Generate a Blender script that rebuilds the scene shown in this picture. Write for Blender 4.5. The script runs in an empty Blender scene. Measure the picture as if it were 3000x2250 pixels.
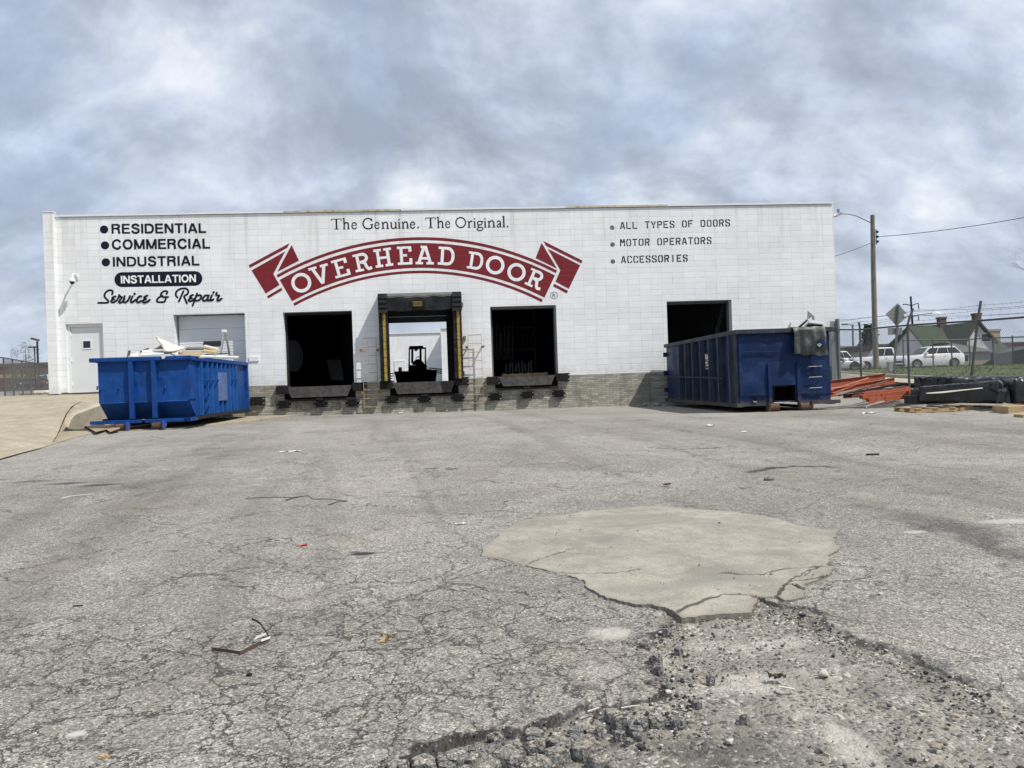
import bpy, bmesh, math, random
import numpy as np
from mathutils import Vector, Matrix

SC = bpy.context.scene
COL = SC.collection
RNG = random.Random(7)

# ------------------------------------------------------------------ camera
F_PX, PITCH, ROLL, YAW, CAM_D, CAM_H = 2253.3, -0.00226, -0.03495, 0.07879, 27.31, 0.961
_cy, _sy, _cp, _sp = math.cos(YAW), math.sin(YAW), math.cos(PITCH), math.sin(PITCH)
FW = Vector((_sy * _cp, _cy * _cp, _sp))
_R0 = Vector((_cy, -_sy, 0)); _U0 = _R0.cross(FW)
RT = _R0 * math.cos(ROLL) + _U0 * math.sin(ROLL)
UP = -_R0 * math.sin(ROLL) + _U0 * math.cos(ROLL)
EYE = Vector((0, -CAM_D, CAM_H))
cd = bpy.data.cameras.new('camera')
cd.sensor_width = 36.0; cd.lens = F_PX / 3000 * 36.0
cd.clip_start = 0.05; cd.clip_end = 4000
cam = bpy.data.objects.new('camera', cd); COL.objects.link(cam)
cam.matrix_world = Matrix(((RT.x, UP.x, -FW.x, EYE.x), (RT.y, UP.y, -FW.y, EYE.y), (RT.z, UP.z, -FW.z, EYE.z), (0, 0, 0, 1)))
SC.camera = cam

# ------------------------------------------------------------------ exposure
SC.view_settings.view_transform = 'Standard'
SC.view_settings.look = 'None'
SC.view_settings.gamma = 1.0
SC.view_settings.exposure = 0.20

# ------------------------------------------------------------------ sun
SUN = Vector((1.45, -1.0, 2.5)).normalized()
sl = bpy.data.lights.new('sun', 'SUN'); sl.energy = 4.2; sl.angle = math.radians(0.5); sl.color = (1.0, 0.955, 0.88)
so = bpy.data.objects.new('sun', sl); COL.objects.link(so)
so.rotation_euler = SUN.to_track_quat('Z', 'Y').to_euler(); so.location = (20, -20, 40)


# ------------------------------------------------------------------ node helper
class N:
    def __init__(s, nt):
        s.nt = nt
    def new(s, t, **kw):
        n = s.nt.nodes.new(t)
        for k, v in kw.items():
            setattr(n, k, v)
        return n
    def put(s, sock, v):
        if hasattr(v, 'is_output'):
            s.nt.links.new(v, sock)
        elif isinstance(v, (tuple, list, Vector)) and len(v) == 3 and sock.type == 'RGBA':
            sock.default_value = (v[0], v[1], v[2], 1)
        else:
            sock.default_value = v
    def m(s, op, a, b=None, c=None, clamp=False):
        n = s.new('ShaderNodeMath', operation=op, use_clamp=clamp)
        s.put(n.inputs[0], a)
        if b is not None: s.put(n.inputs[1], b)
        if c is not None: s.put(n.inputs[2], c)
        return n.outputs[0]
    def vm(s, op, a, b=None):
        n = s.new('ShaderNodeVectorMath', operation=op)
        s.put(n.inputs[0], a)
        if b is not None:
            s.put(n.inputs['Scale'] if op == 'SCALE' else n.inputs[1], b)
        return n.outputs['Value'] if op in ('DOT_PRODUCT', 'LENGTH', 'DISTANCE') else n.outputs[0]
    def mix(s, f, a, b, blend='MIX'):
        n = s.new('ShaderNodeMix', data_type='RGBA', blend_type=blend)
        s.put(n.inputs[0], f); s.put(n.inputs[6], a); s.put(n.inputs[7], b)
        return n.outputs[2]
    def rng(s, v, a, b, c=0.0, d=1.0, smooth=True):
        n = s.new('ShaderNodeMapRange', interpolation_type='SMOOTHSTEP' if smooth else 'LINEAR')
        s.put(n.inputs[0], v); s.put(n.inputs[1], a); s.put(n.inputs[2], b); s.put(n.inputs[3], c); s.put(n.inputs[4], d)
        return n.outputs[0]
    def noise(s, vec, scale, detail=4.0, rough=0.55, dist=0.0, color=False):
        n = s.new('ShaderNodeTexNoise')
        s.put(n.inputs['Vector'], vec)
        n.inputs['Scale'].default_value = scale; n.inputs['Detail'].default_value = detail
        n.inputs['Roughness'].default_value = rough; n.inputs['Distortion'].default_value = dist
        return n.outputs['Color' if color else 'Fac']
    def voro(s, vec, scale, feature='F1', out='Distance', rand=1.0):
        n = s.new('ShaderNodeTexVoronoi', feature=feature)
        s.put(n.inputs['Vector'], vec)
        n.inputs['Scale'].default_value = scale
        n.inputs['Randomness'].default_value = rand
        return n.outputs[out]
    def sep(s, v):
        n = s.new('ShaderNodeSeparateXYZ'); s.put(n.inputs[0], v); return n.outputs
    def comb(s, x, y, z):
        n = s.new('ShaderNodeCombineXYZ'); s.put(n.inputs[0], x); s.put(n.inputs[1], y); s.put(n.inputs[2], z); return n.outputs[0]
    def ramp(s, f, stops):
        n = s.new('ShaderNodeValToRGB'); e = n.color_ramp.elements
        while len(e) < len(stops): e.new(0.5)
        for k, (p, c) in enumerate(stops):
            e[k].position = p; e[k].color = (c[0], c[1], c[2], 1) if not isinstance(c, float) else (c, c, c, 1)
        s.put(n.inputs[0], f); return n.outputs[0]
    def bump(s, h, strength=0.3, dist=0.01, normal=None):
        n = s.new('ShaderNodeBump'); n.inputs['Strength'].default_value = strength; n.inputs['Distance'].default_value = dist
        s.put(n.inputs['Height'], h)
        if normal is not None: s.put(n.inputs['Normal'], normal)
        return n.outputs[0]


# ------------------------------------------------------------------ sky
def pix_dir(x, y):
    return (FW + RT * ((x - 1500) / F_PX) - UP * ((y - 1125) / F_PX)).normalized()

W = bpy.data.worlds.new('World'); SC.world = W; W.use_nodes = True
nt = W.node_tree; nt.nodes.clear(); n = N(nt)
sky = n.new('ShaderNodeTexSky', sky_type='NISHITA')
sky.sun_disc = False; sky.sun_elevation = math.asin(SUN.z); sky.sun_rotation = math.atan2(SUN.x, SUN.y)
sky.altitude = 150; sky.air_density = 1.0; sky.dust_density = 1.2; sky.ozone_density = 1.4
blue = n.vm('SCALE', sky.outputs[0], 0.115)
tc = n.new('ShaderNodeTexCoord')
d = n.vm('NORMALIZE', tc.outputs['Generated'])
dx, dy, dz = n.sep(d)
den = n.m('ADD', n.m('MAXIMUM', dz, 0.0), 0.75)
P = n.comb(n.m('DIVIDE', dx, den), n.m('DIVIDE', dy, den), 0.0)
# broken overcast: broad decks, billows lit from the sun's side, wisps
wob = n.noise(P, 1.1, 3, 0.5, color=True)
Pw = n.vm('ADD', P, n.vm('SCALE', n.vm('SUBTRACT', wob, (0.5, 0.5, 0.5)), 0.30))
Q = n.vm('ADD', n.vm('MULTIPLY', Pw, (1.0, 1.35, 1.0)), (1.2, 8.3, 0.0))
def billow(off, sc, det, ro):
    v = n.noise(n.vm('ADD', Q, off), sc, det, ro)
    return n.m('ABSOLUTE', n.m('SUBTRACT', n.m('MULTIPLY', v, 2.0), 1.0))
big = n.noise(Q, 1.9, 3, 0.5)
c0 = n.noise(Q, 4.6, 12, 0.57); c1 = n.noise(n.vm('ADD', Q, (0.026, -0.050, 0.0)), 4.6, 12, 0.57)
k0 = billow((5.0, 2.0, 0.0), 5.5, 5, 0.5); k1 = billow((5.024, 1.957, 0.0), 5.5, 5, 0.5)
f0 = n.noise(Q, 19.0, 8, 0.62); f1 = n.noise(n.vm('ADD', Q, (0.008, -0.014, 0.0)), 19.0, 8, 0.62)
b0 = n.m('ADD', n.m('MULTIPLY', c0, 0.80), n.m('MULTIPLY', k0, 0.32))
b1 = n.m('ADD', n.m('MULTIPLY', c1, 0.80), n.m('MULTIPLY', k1, 0.32))
puff = n.rng(b0, 0.36, 0.62)
edge = n.m('ADD', n.m('MULTIPLY', n.m('SUBTRACT', b1, b0), 1.25), n.m('MULTIPLY', n.m('SUBTRACT', f1, f0), 0.34))
def blob(x, y, r, soft=1.0):
    v = n.vm('DOT_PRODUCT', d, tuple(pix_dir(x, y)))
    return n.rng(v, math.cos(r), math.cos(r * (1 - 0.97 * soft)))
cover = n.m('ADD', n.m('MULTIPLY', big, 0.55), n.m('MULTIPLY', b0, 0.50))
cmask = n.rng(cover, 0.36, 0.58)
shade = n.m('ADD', n.m('ADD', 0.265, n.m('MULTIPLY', puff, 0.17)), n.m('ADD', n.m('MULTIPLY', big, 0.17), n.m('MULTIPLY', f0, 0.17)))
shade = n.m('ADD', shade, edge)
for (x, y, r, k) in ((1330, 320, .26, -.075), (1000, 270, .15, -.05), (1700, 430, .15, -.045), (2440, 100, .085, -.07), (1700, 60, .18, .04), (820, 60, .16, .03), (250, 480, .2, -.03),
                     (2560, 20, .09, .05), (1210, 585, .05, .12), (1560, 520, .09, .05), (2900, 300, .16, .05), (300, 330, .14, .03), (2750, 560, .12, .05), (1880, 300, .08, .05)):
    shade = n.m('ADD', shade, n.m('MULTIPLY', blob(x, y, r), k))
cloud = n.ramp(n.rng(shade, 0.235, 0.765, smooth=False), [(0.0, (.34, .39, .475)), (0.34, (.475, .53, .625)), (0.5, (.575, .635, .73)), (0.66, (.685, .74, .82)), (1.0, (.98, .99, 1.0))])
low = n.rng(dz, 0.02, 0.16)
cloud = n.mix(n.m('MULTIPLY', n.m('SUBTRACT', 1.0, low), 0.45), cloud, (.50, .575, .70))
blue = n.mix(0.75, blue, (.47, .575, .80))
blue = n.vm('SCALE', blue, n.rng(shade, 0.3, 0.7, 0.90, 1.12))
skyc = n.mix(n.m('ADD', n.m('MULTIPLY', cmask, 0.52), 0.44), blue, cloud)
bg = n.new('ShaderNodeBackground'); bg.inputs[1].default_value = 0.93
n.put(bg.inputs[0], skyc)
wo = n.new('ShaderNodeOutputWorld'); nt.links.new(bg.outputs[0], wo.inputs[0])


# ------------------------------------------------------------------ placing helpers (real points at real distances)
def at(x, y, depth):
    return EYE + (FW + RT * ((x - 1500) / F_PX) - UP * ((y - 1125) / F_PX)) * depth
def ray(x, y):
    return FW + RT * ((x - 1500) / F_PX) - UP * ((y - 1125) / F_PX)
def aty(x, y, Y):
    r = ray(x, y); return EYE + r * ((Y - EYE.y) / r.y)
def onwall(x, y):
    p = aty(x, y, 0.0); return (p.x, p.z)
def sstep(a, b, v):
    t = np.clip((v - a) / (b - a), 0, 1); return t * t * (3 - 2 * t)
def gz(x, y):
    """height of the ground"""
    x = np.asarray(x, float); y = np.asarray(y, float)
    t = np.clip((-y - 8.0) / 19.3, 0, 1.15)
    lot = -0.60 * t ** 1.1 - 0.0085 * np.clip(x, -12, 14) * np.clip(1 + (y + 2) / 14, 0, 1)
    right = np.clip(0.28 + 0.042 * (y + 8), 0.05, 0.9)
    z = lot + (right - lot) * sstep(12.7, 14.3, x) * sstep(-26, -12, y)
    back = 1.0 + 0.0135 * np.clip(y - 10, 0, 140) * (1 - sstep(-16, 4, x)) - 0.1 * sstep(8, 24, x)
    ext = sstep(0.0, 0.3, y)
    ztop = np.where(x > 14.25, np.minimum(right, 0.9), back)
    z = z + (ztop - z) * np.where(x > 14.25, sstep(4, 14, y), ext)
    return z
def gzf(x, y): return float(gz(x, y))
def onground(x, y, dz=0.0):
    r = ray(x, y); lo, hi = 0.5, 400.0; t = lo
    prev = lo
    while t < hi:
        p = EYE + r * t
        if p.z < gzf(p.x, p.y) + dz: break
        prev = t; t *= 1.03
    a, b = prev, t
    for _ in range(40):
        m = (a + b) / 2; p = EYE + r * m
        if p.z < gzf(p.x, p.y) + dz: b = m
        else: a = m
    return EYE + r * b


# ------------------------------------------------------------------ objects
ORG = {}
def tag(o, label=None, cat=None, group=None, kind=None):
    if label: o['label'] = label
    if cat: o['category'] = cat
    if group: o['group'] = group
    if kind: o['kind'] = kind
    return o
def thing(name, label, cat, loc=(0, 0, 0), rotz=0.0, group=None, local=False):
    o = bpy.data.objects.new(name, None); COL.objects.link(o)
    o.empty_display_size = 0.2
    o.location = loc; o.rotation_euler = (0, 0, rotz)
    ORG[o.name] = Vector((0, 0, 0)) if local else Vector(loc)
    return tag(o, label, cat, group)
def dup(root, loc, rotz=None, label=None):
    r = root.copy(); COL.objects.link(r); r.location = loc
    if rotz is not None: r.rotation_euler = (0, 0, rotz)
    if label: r['label'] = label
    for ch in list(root.children):
        c = ch.copy(); COL.objects.link(c); c.parent = r
        for g in list(ch.children):
            e = g.copy(); COL.objects.link(e); e.parent = c
    return r


class MB:
    """collects faces and links them as ONE mesh object"""
    def __init__(s):
        s.v = []; s.f = []; s.mi = []; s.cur = 0
    def face(s, pts):
        b = len(s.v); s.v += [Vector(p) for p in pts]; s.f.append(tuple(range(b, b + len(pts)))); s.mi.append(s.cur)
    def mesh(s, vs, fs):
        b = len(s.v); s.v += [Vector(p) for p in vs]
        for f in fs: s.f.append(tuple(i + b for i in f)); s.mi.append(s.cur)
    def hexa(s, c):
        s.mesh(c, [(0, 3, 2, 1), (4, 5, 6, 7), (0, 1, 5, 4), (1, 2, 6, 5), (2, 3, 7, 6), (3, 0, 4, 7)])
    def box(s, x0, x1, y0, y1, z0, z1):
        s.hexa([(x0, y0, z0), (x1, y0, z0), (x1, y1, z0), (x0, y1, z0), (x0, y0, z1), (x1, y0, z1), (x1, y1, z1), (x0, y1, z1)])
    def bar(s, p, q, w, h, up=(0, 0, 1)):
        p, q = Vector(p), Vector(q); d = (q - p)
        if d.length < 1e-6: return
        d.normalize(); u = Vector(up)
        sd = d.cross(u)
        if sd.length < 1e-4: sd = d.cross(Vector((0, 1, 0)))
        sd.normalize(); u = sd.cross(d); a = sd * (w / 2); b = u * (h / 2)
        s.hexa([p - a - b, p + a - b, p + a + b, p - a + b, q - a - b, q + a - b, q + a + b, q - a + b])
    def tube(s, pts, r, k=8, caps=True):
        pts = [Vector(p) for p in pts]; rs = r if isinstance(r, (list, tuple)) else [r] * len(pts)
        b = len(s.v); L = len(pts); n0 = None
        for i, p in enumerate(pts):
            t = (pts[min(i + 1, L - 1)] - pts[max(i - 1, 0)]).normalized()
            if n0 is None:
                n0 = t.cross(Vector((0, 0, 1)))
                if n0.length < 1e-3: n0 = t.cross(Vector((1, 0, 0)))
            n0 = (n0 - t * n0.dot(t)).normalized(); bt = t.cross(n0)
            for j in range(k):
                a = 2 * math.pi * j / k
                s.v.append(p + (n0 * math.cos(a) + bt * math.sin(a)) * rs[i])
        for i in range(L - 1):
            for j in range(k):
                s.f.append((b + i * k + j, b + i * k + (j + 1) % k, b + (i + 1) * k + (j + 1) % k, b + (i + 1) * k + j)); s.mi.append(s.cur)
        if caps:
            s.f.append(tuple(b + j for j in reversed(range(k)))); s.mi.append(s.cur)
            s.f.append(tuple(b + (L - 1) * k + j for j in range(k))); s.mi.append(s.cur)
    def plate(s, pts, t, nrm=None):
        pts = [Vector(p) for p in pts]
        if nrm is None:
            nrm = Vector((0, 0, 0))
            for i in range(len(pts)):
                a, b = pts[i], pts[(i + 1) % len(pts)]
                nrm += Vector(((a.y - b.y) * (a.z + b.z), (a.z - b.z) * (a.x + b.x), (a.x - b.x) * (a.y + b.y)))
            nrm.normalize()
        else: nrm = Vector(nrm).normalized()
        L = len(pts); vs = pts + [p - nrm * t for p in pts]
        s.mesh(vs, [tuple(range(L)), tuple(reversed(range(L, 2 * L)))] + [(i, i + L, (i + 1) % L + L, (i + 1) % L) for i in range(L)])
    def loft(s, rings, caps=True):
        b = len(s.v); k = len(rings[0])
        for r in rings: s.v += [Vector(p) for p in r]
        for i in range(len(rings) - 1):
            for j in range(k):
                s.f.append((b + i * k + j, b + i * k + (j + 1) % k, b + (i + 1) * k + (j + 1) % k, b + (i + 1) * k + j)); s.mi.append(s.cur)
        if caps:
            s.f.append(tuple(b + j for j in reversed(range(k)))); s.mi.append(s.cur)
            s.f.append(tuple(b + (len(rings) - 1) * k + j for j in range(k))); s.mi.append(s.cur)
    def disc(s, c, ax, r0, r1, t, k=24):
        """ring or disc (r0=0) of thickness t along ax, centred on c"""
        c = Vector(c); ax = Vector(ax).normalized(); u = ax.orthogonal().normalized(); w = ax.cross(u)
        def rg(r, o): return [c + ax * o + (u * math.cos(2 * math.pi * j / k) + w * math.sin(2 * math.pi * j / k)) * r for j in range(k)]
        if r0 <= 0: s.loft([rg(r1, -t / 2), rg(r1, t / 2)])
        else:
            rr = [rg(r0, -t / 2), rg(r1, -t / 2), rg(r1, t / 2), rg(r0, t / 2)]; s.loft(rr + [rr[0]], caps=False)
    def grid(s, P):
        """P[i][j] points"""
        b = len(s.v); a, c = len(P), len(P[0])
        for row in P: s.v += [Vector(p) for p in row]
        for i in range(a - 1):
            for j in range(c - 1):
                s.f.append((b + i * c + j, b + i * c + j + 1, b + (i + 1) * c + j + 1, b + (i + 1) * c + j)); s.mi.append(s.cur)
    def build(s, name, mats, parent=None, smooth=False, fix=True, bevel=0.0):
        o0 = Vector((0, 0, 0))
        if parent is not None: o0 = ORG.get(parent.name, o0)
        me = bpy.data.meshes.new(name)
        me.from_pydata([tuple(p - o0) for p in s.v], [], s.f)
        for m in (mats if isinstance(mats, (list, tuple)) else [mats]): me.materials.append(m)
        if len(me.materials) > 1: me.polygons.foreach_set('material_index', s.mi)
        if fix:
            bm = bmesh.new(); bm.from_mesh(me); bmesh.ops.recalc_face_normals(bm, faces=bm.faces)
            if bevel > 0:
                es = [e for e in bm.edges if len(e.link_faces) == 2 and e.calc_face_angle(0) > 0.6]
                bmesh.ops.bevel(bm, geom=es, offset=bevel, segments=2, affect='EDGES', profile=0.6)
            bm.to_mesh(me); bm.free()
        if smooth:
            me.polygons.foreach_set('use_smooth', [True] * len(me.polygons))
            try: me.set_sharp_from_angle(angle=math.radians(38))
            except Exception: pass
        me.update()
        o = bpy.data.objects.new(name, me); COL.objects.link(o)
        if parent is not None: o.parent = parent; ORG[o.name] = o0
        else: ORG[o.name] = Vector((0, 0, 0))
        return o
    def single(s, name, mats, label, cat, group=None, smooth=False, bevel=0.0, kind=None):
        """a thing that is one mesh: origin moved to its base"""
        lo = Vector((min(p.x for p in s.v), min(p.y for p in s.v), min(p.z for p in s.v)))
        hi = Vector((max(p.x for p in s.v), max(p.y for p in s.v), max(p.z for p in s.v)))
        c = Vector(((lo.x + hi.x) / 2, (lo.y + hi.y) / 2, lo.z))
        s.v = [p - c for p in s.v]
        o = s.build(name, mats, None, smooth, bevel=bevel); o.location = c
        return tag(o, label, cat, group, kind)


# ------------------------------------------------------------------ materials
def mat_new(name):
    m = bpy.data.materials.new(name); m.use_nodes = True
    nt = m.node_tree; nt.nodes.clear()
    b = nt.nodes.new('ShaderNodeBsdfPrincipled'); o = nt.nodes.new('ShaderNodeOutputMaterial')
    nt.links.new(b.outputs[0], o.inputs[0])
    return m, N(nt), b
def simple(name, c, rough=0.6, metal=0.0, spec=0.5, var=0.12, vscale=6.0, c2=None, c2amt=0.5, c2scale=3.0, bump=0.0, bscale=40.0, c2thin=0.12, coat=0.0):
    """base colour, tone noise, optional second colour in patches (rust, dirt), optional relief"""
    m, n, b = mat_new(name)
    tc = n.new('ShaderNodeTexCoord').outputs['Object']
    f = n.noise(tc, vscale, 5, 0.6)
    col = n.mix(1.0, c, n.ramp(f, [(0.25, 1.0 - var), (0.75, min(1.0, 1.0))]), 'MULTIPLY')
    if c2 is not None:
        g = n.noise(tc, c2scale, 7, 0.65, 0.4)
        col = n.mix(n.rng(g, 1 - c2amt - c2thin, 1 - c2amt + c2thin), col, c2)
    n.put(b.inputs['Base Color'], col)
    b.inputs['Roughness'].default_value = rough; b.inputs['Metallic'].default_value = metal
    b.inputs['Specular IOR Level'].default_value = spec; b.inputs['Coat Weight'].default_value = coat
    if bump > 0:
        n.put(b.inputs['Normal'], n.bump(n.noise(tc, bscale, 5, 0.6), bump, 0.01))
    return m

JX0, Z29 = 4.45, 1.27
def block_joint(n, pos):
    """painted concrete block in stack bond above Z29, thin brick courses below; 1 in a joint"""
    X, Y, Z = n.sep(pos)
    H = n.m('ADD', X, n.m('MULTIPLY', Y, 1.0))
    u = n.m('DIVIDE', n.m('SUBTRACT', H, JX0), 0.4064); v = n.m('DIVIDE', n.m('SUBTRACT', Z, Z29), 0.2032)
    def edge(t, size):
        f = n.m('FRACT', t); return n.m('MULTIPLY', n.m('MINIMUM', f, n.m('SUBTRACT', 1.0, f)), size)
    wv = n.noise(pos, 3.0, 3, 0.5)
    jw = n.rng(wv, 0.3, 0.7, 0.006, 0.013)
    du = edge(u, 0.4064); dv = edge(v, 0.2032)
    dblk = n.m('MINIMUM', du, dv)
    jblk = n.m('SUBTRACT', 1.0, n.rng(dblk, n.m('MULTIPLY', jw, 0.35), jw))
    rb = n.m('DIVIDE', n.m('SUBTRACT', Z, Z29), 0.0668); row = n.m('FLOOR', rb)
    off = n.m('MULTIPLY', n.m('MODULO', n.m('ABSOLUTE', row), 2.0), 0.5)
    ub = n.m('ADD', n.m('DIVIDE', H, 0.27), off)
    dbrk = n.m('MINIMUM', edge(ub, 0.27), edge(rb, 0.0668))
    jbrk = n.m('SUBTRACT', 1.0, n.rng(dbrk, 0.003, 0.009))
    low = n.m('LESS_THAN', Z, Z29)
    j = n.m('ADD', n.m('MULTIPLY', jblk, n.m('SUBTRACT', 1.0, low)), n.m('MULTIPLY', jbrk, low))
    wn = n.new('ShaderNodeTexWhiteNoise', noise_dimensions='3D')
    cell = n.comb(n.m('FLOOR', n.m('ADD', n.m('MULTIPLY', u, n.m('SUBTRACT', 1.0, low)), n.m('MULTIPLY', ub, low))), n.m('FLOOR', n.m('ADD', n.m('MULTIPLY', v, n.m('SUBTRACT', 1.0, low)), n.m('MULTIPLY', row, low))), low)
    n.put(wn.inputs[0], cell)
    return j, wn.outputs[0], X, Y, Z
def u_of(n, X, Y):
    return n.m('DIVIDE', n.m('SUBTRACT', n.m('ADD', X, Y), JX0), 0.4064)
def wall_paint(name, c, var=0.055, grime=True, jdark=0.78, rough=0.62):
    m, n, b = mat_new(name)
    pos = n.new('ShaderNodeNewGeometry').outputs['Position']
    j, rnd, X, Y, Z = block_joint(n, pos)
    tone = n.m('ADD', 1.0 - var, n.m('MULTIPLY', rnd, var))
    ns = n.noise(pos, 1.3, 6, 0.6)
    tone = n.m('MULTIPLY', tone, n.rng(ns, 0.3, 0.7, 0.94, 1.0))
    jn = n.noise(pos, 2.2, 4, 0.6)
    tone = n.m('MULTIPLY', tone, n.m('SUBTRACT', 1.0, n.m('MULTIPLY', j, n.rng(jn, 0.38, 0.62, 0.04, 1 - jdark))))
    # coats of different age: whole runs of blocks a shade apart
    cellp = n.comb(n.m('FLOOR', u_of(n, X, Y)), 0.0, n.m('FLOOR', n.m('DIVIDE', n.m('SUBTRACT', Z, Z29), 0.2032)))
    coat = n.noise(n.vm('MULTIPLY', cellp, (0.11, 1.0, 0.16)), 1.0, 3, 0.6)
    tone = n.m('MULTIPLY', tone, n.rng(coat, 0.42, 0.60, 0.95, 1.0))
    col = n.vm('SCALE', c, tone)
    if grime:
        # run-off streaks below the coping and dirt near the ramp and the brick
        st = n.noise(n.vm('MULTIPLY', pos, (2.2, 2.2, 0.16)), 1.6, 5, 0.6)
        topf = n.rng(Z, 4.6, 7.1)
        k = n.m('MULTIPLY', n.rng(st, 0.50, 0.72), n.m('ADD', n.m('MULTIPLY', topf, 0.42), 0.12))
        col = n.mix(k, col, (.52, .51, .45))
        rs = n.m('MULTIPLY', n.rng(n.noise(n.vm('MULTIPLY', pos, (5, 5, 0.4)), 1.5, 4, 0.6), 0.60, 0.74), n.rng(Z, 6.3, 7.1))
        col = n.mix(n.m('MULTIPLY', rs, 0.35), col, (.42, .27, .13))
        lowm = n.m('SUBTRACT', 1.0, n.rng(Z, 1.1, 1.75))
        k2 = n.m('MULTIPLY', lowm, n.rng(n.noise(pos, 4.0, 6, 0.65), 0.42, 0.65))
        col = n.mix(n.m('MULTIPLY', k2, 0.35), col, (.45, .43, .38))
        ch = n.noise(pos, 9.0, 5, 0.6)
        col = n.mix(n.m('MULTIPLY', n.rng(ch, 0.735, 0.75), 0.6), col, (.30, .29, .27))
    n.put(b.inputs['Base Color'], col); b.inputs['Roughness'].default_value = rough; b.inputs['Specular IOR Level'].default_value = 0.25
    h = n.m('ADD', n.m('MULTIPLY', j, -1.0), n.m('MULTIPLY', n.noise(pos, 45, 4, 0.6), 0.12))
    h = n.m('ADD', h, n.m('MULTIPLY', rnd, 0.16))
    n.put(b.inputs['Normal'], n.bump(h, 0.45, 0.012))
    return m
def brick_base_mat():
    m, n, b = mat_new('grey_brick')
    pos = n.new('ShaderNodeNewGeometry').outputs['Position']
    j, rnd, X, Y, Z = block_joint(n, pos)
    col = n.ramp(rnd, [(0.0, (.24, .231, .193)), (0.5, (.32, .307, .258)), (1.0, (.405, .39, .335))])
    col = n.mix(n.m('MULTIPLY', j, 0.75), col, (.14, .13, .105))
    st = n.noise(n.vm('MULTIPLY', pos, (1.1, 1.1, 0.5)), 1.7, 6, 0.65)
    col = n.mix(n.m('MULTIPLY', n.rng(st, 0.50, 0.66), 0.55), col, (.13, .125, .095))
    dock = n.m('MULTIPLY', n.rng(n.noise(pos, 3.5, 7, 0.7), 0.45, 0.60), n.m('MULTIPLY', n.rng(Z, 0.05, 0.35), n.m('SUBTRACT', 1.0, n.rng(Z, 0.5, 0.8))))
    near = n.m('LESS_THAN', n.m('ABSOLUTE', n.m('ADD', X, 1.1)), 5.2)
    col = n.mix(n.m('MULTIPLY', n.m('MULTIPLY', dock, near), 0.6), col, (.10, .095, .075))
    wh = n.m('MULTIPLY', n.m('SUBTRACT', 1.0, n.rng(Z, -0.05, 0.16)), n.rng(n.noise(pos, 6.0, 5, 0.6), 0.45, 0.62))
    col = n.mix(n.m('MULTIPLY', wh, 0.5), col, (.50, .48, .42))
    col = n.mix(n.rng(n.noise(pos, 5.5, 4, 0.5), 0.70, 0.76), col, (.17, .09, .045))
    n.put(b.inputs['Base Color'], col); b.inputs['Roughness'].default_value = 0.85
    n.put(b.inputs['Normal'], n.bump(n.m('ADD', n.m('MULTIPLY', j, -1.0), n.m('MULTIPLY', n.noise(pos, 50, 4, 0.6), 0.3)), 0.6, 0.012))
    return m

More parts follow.
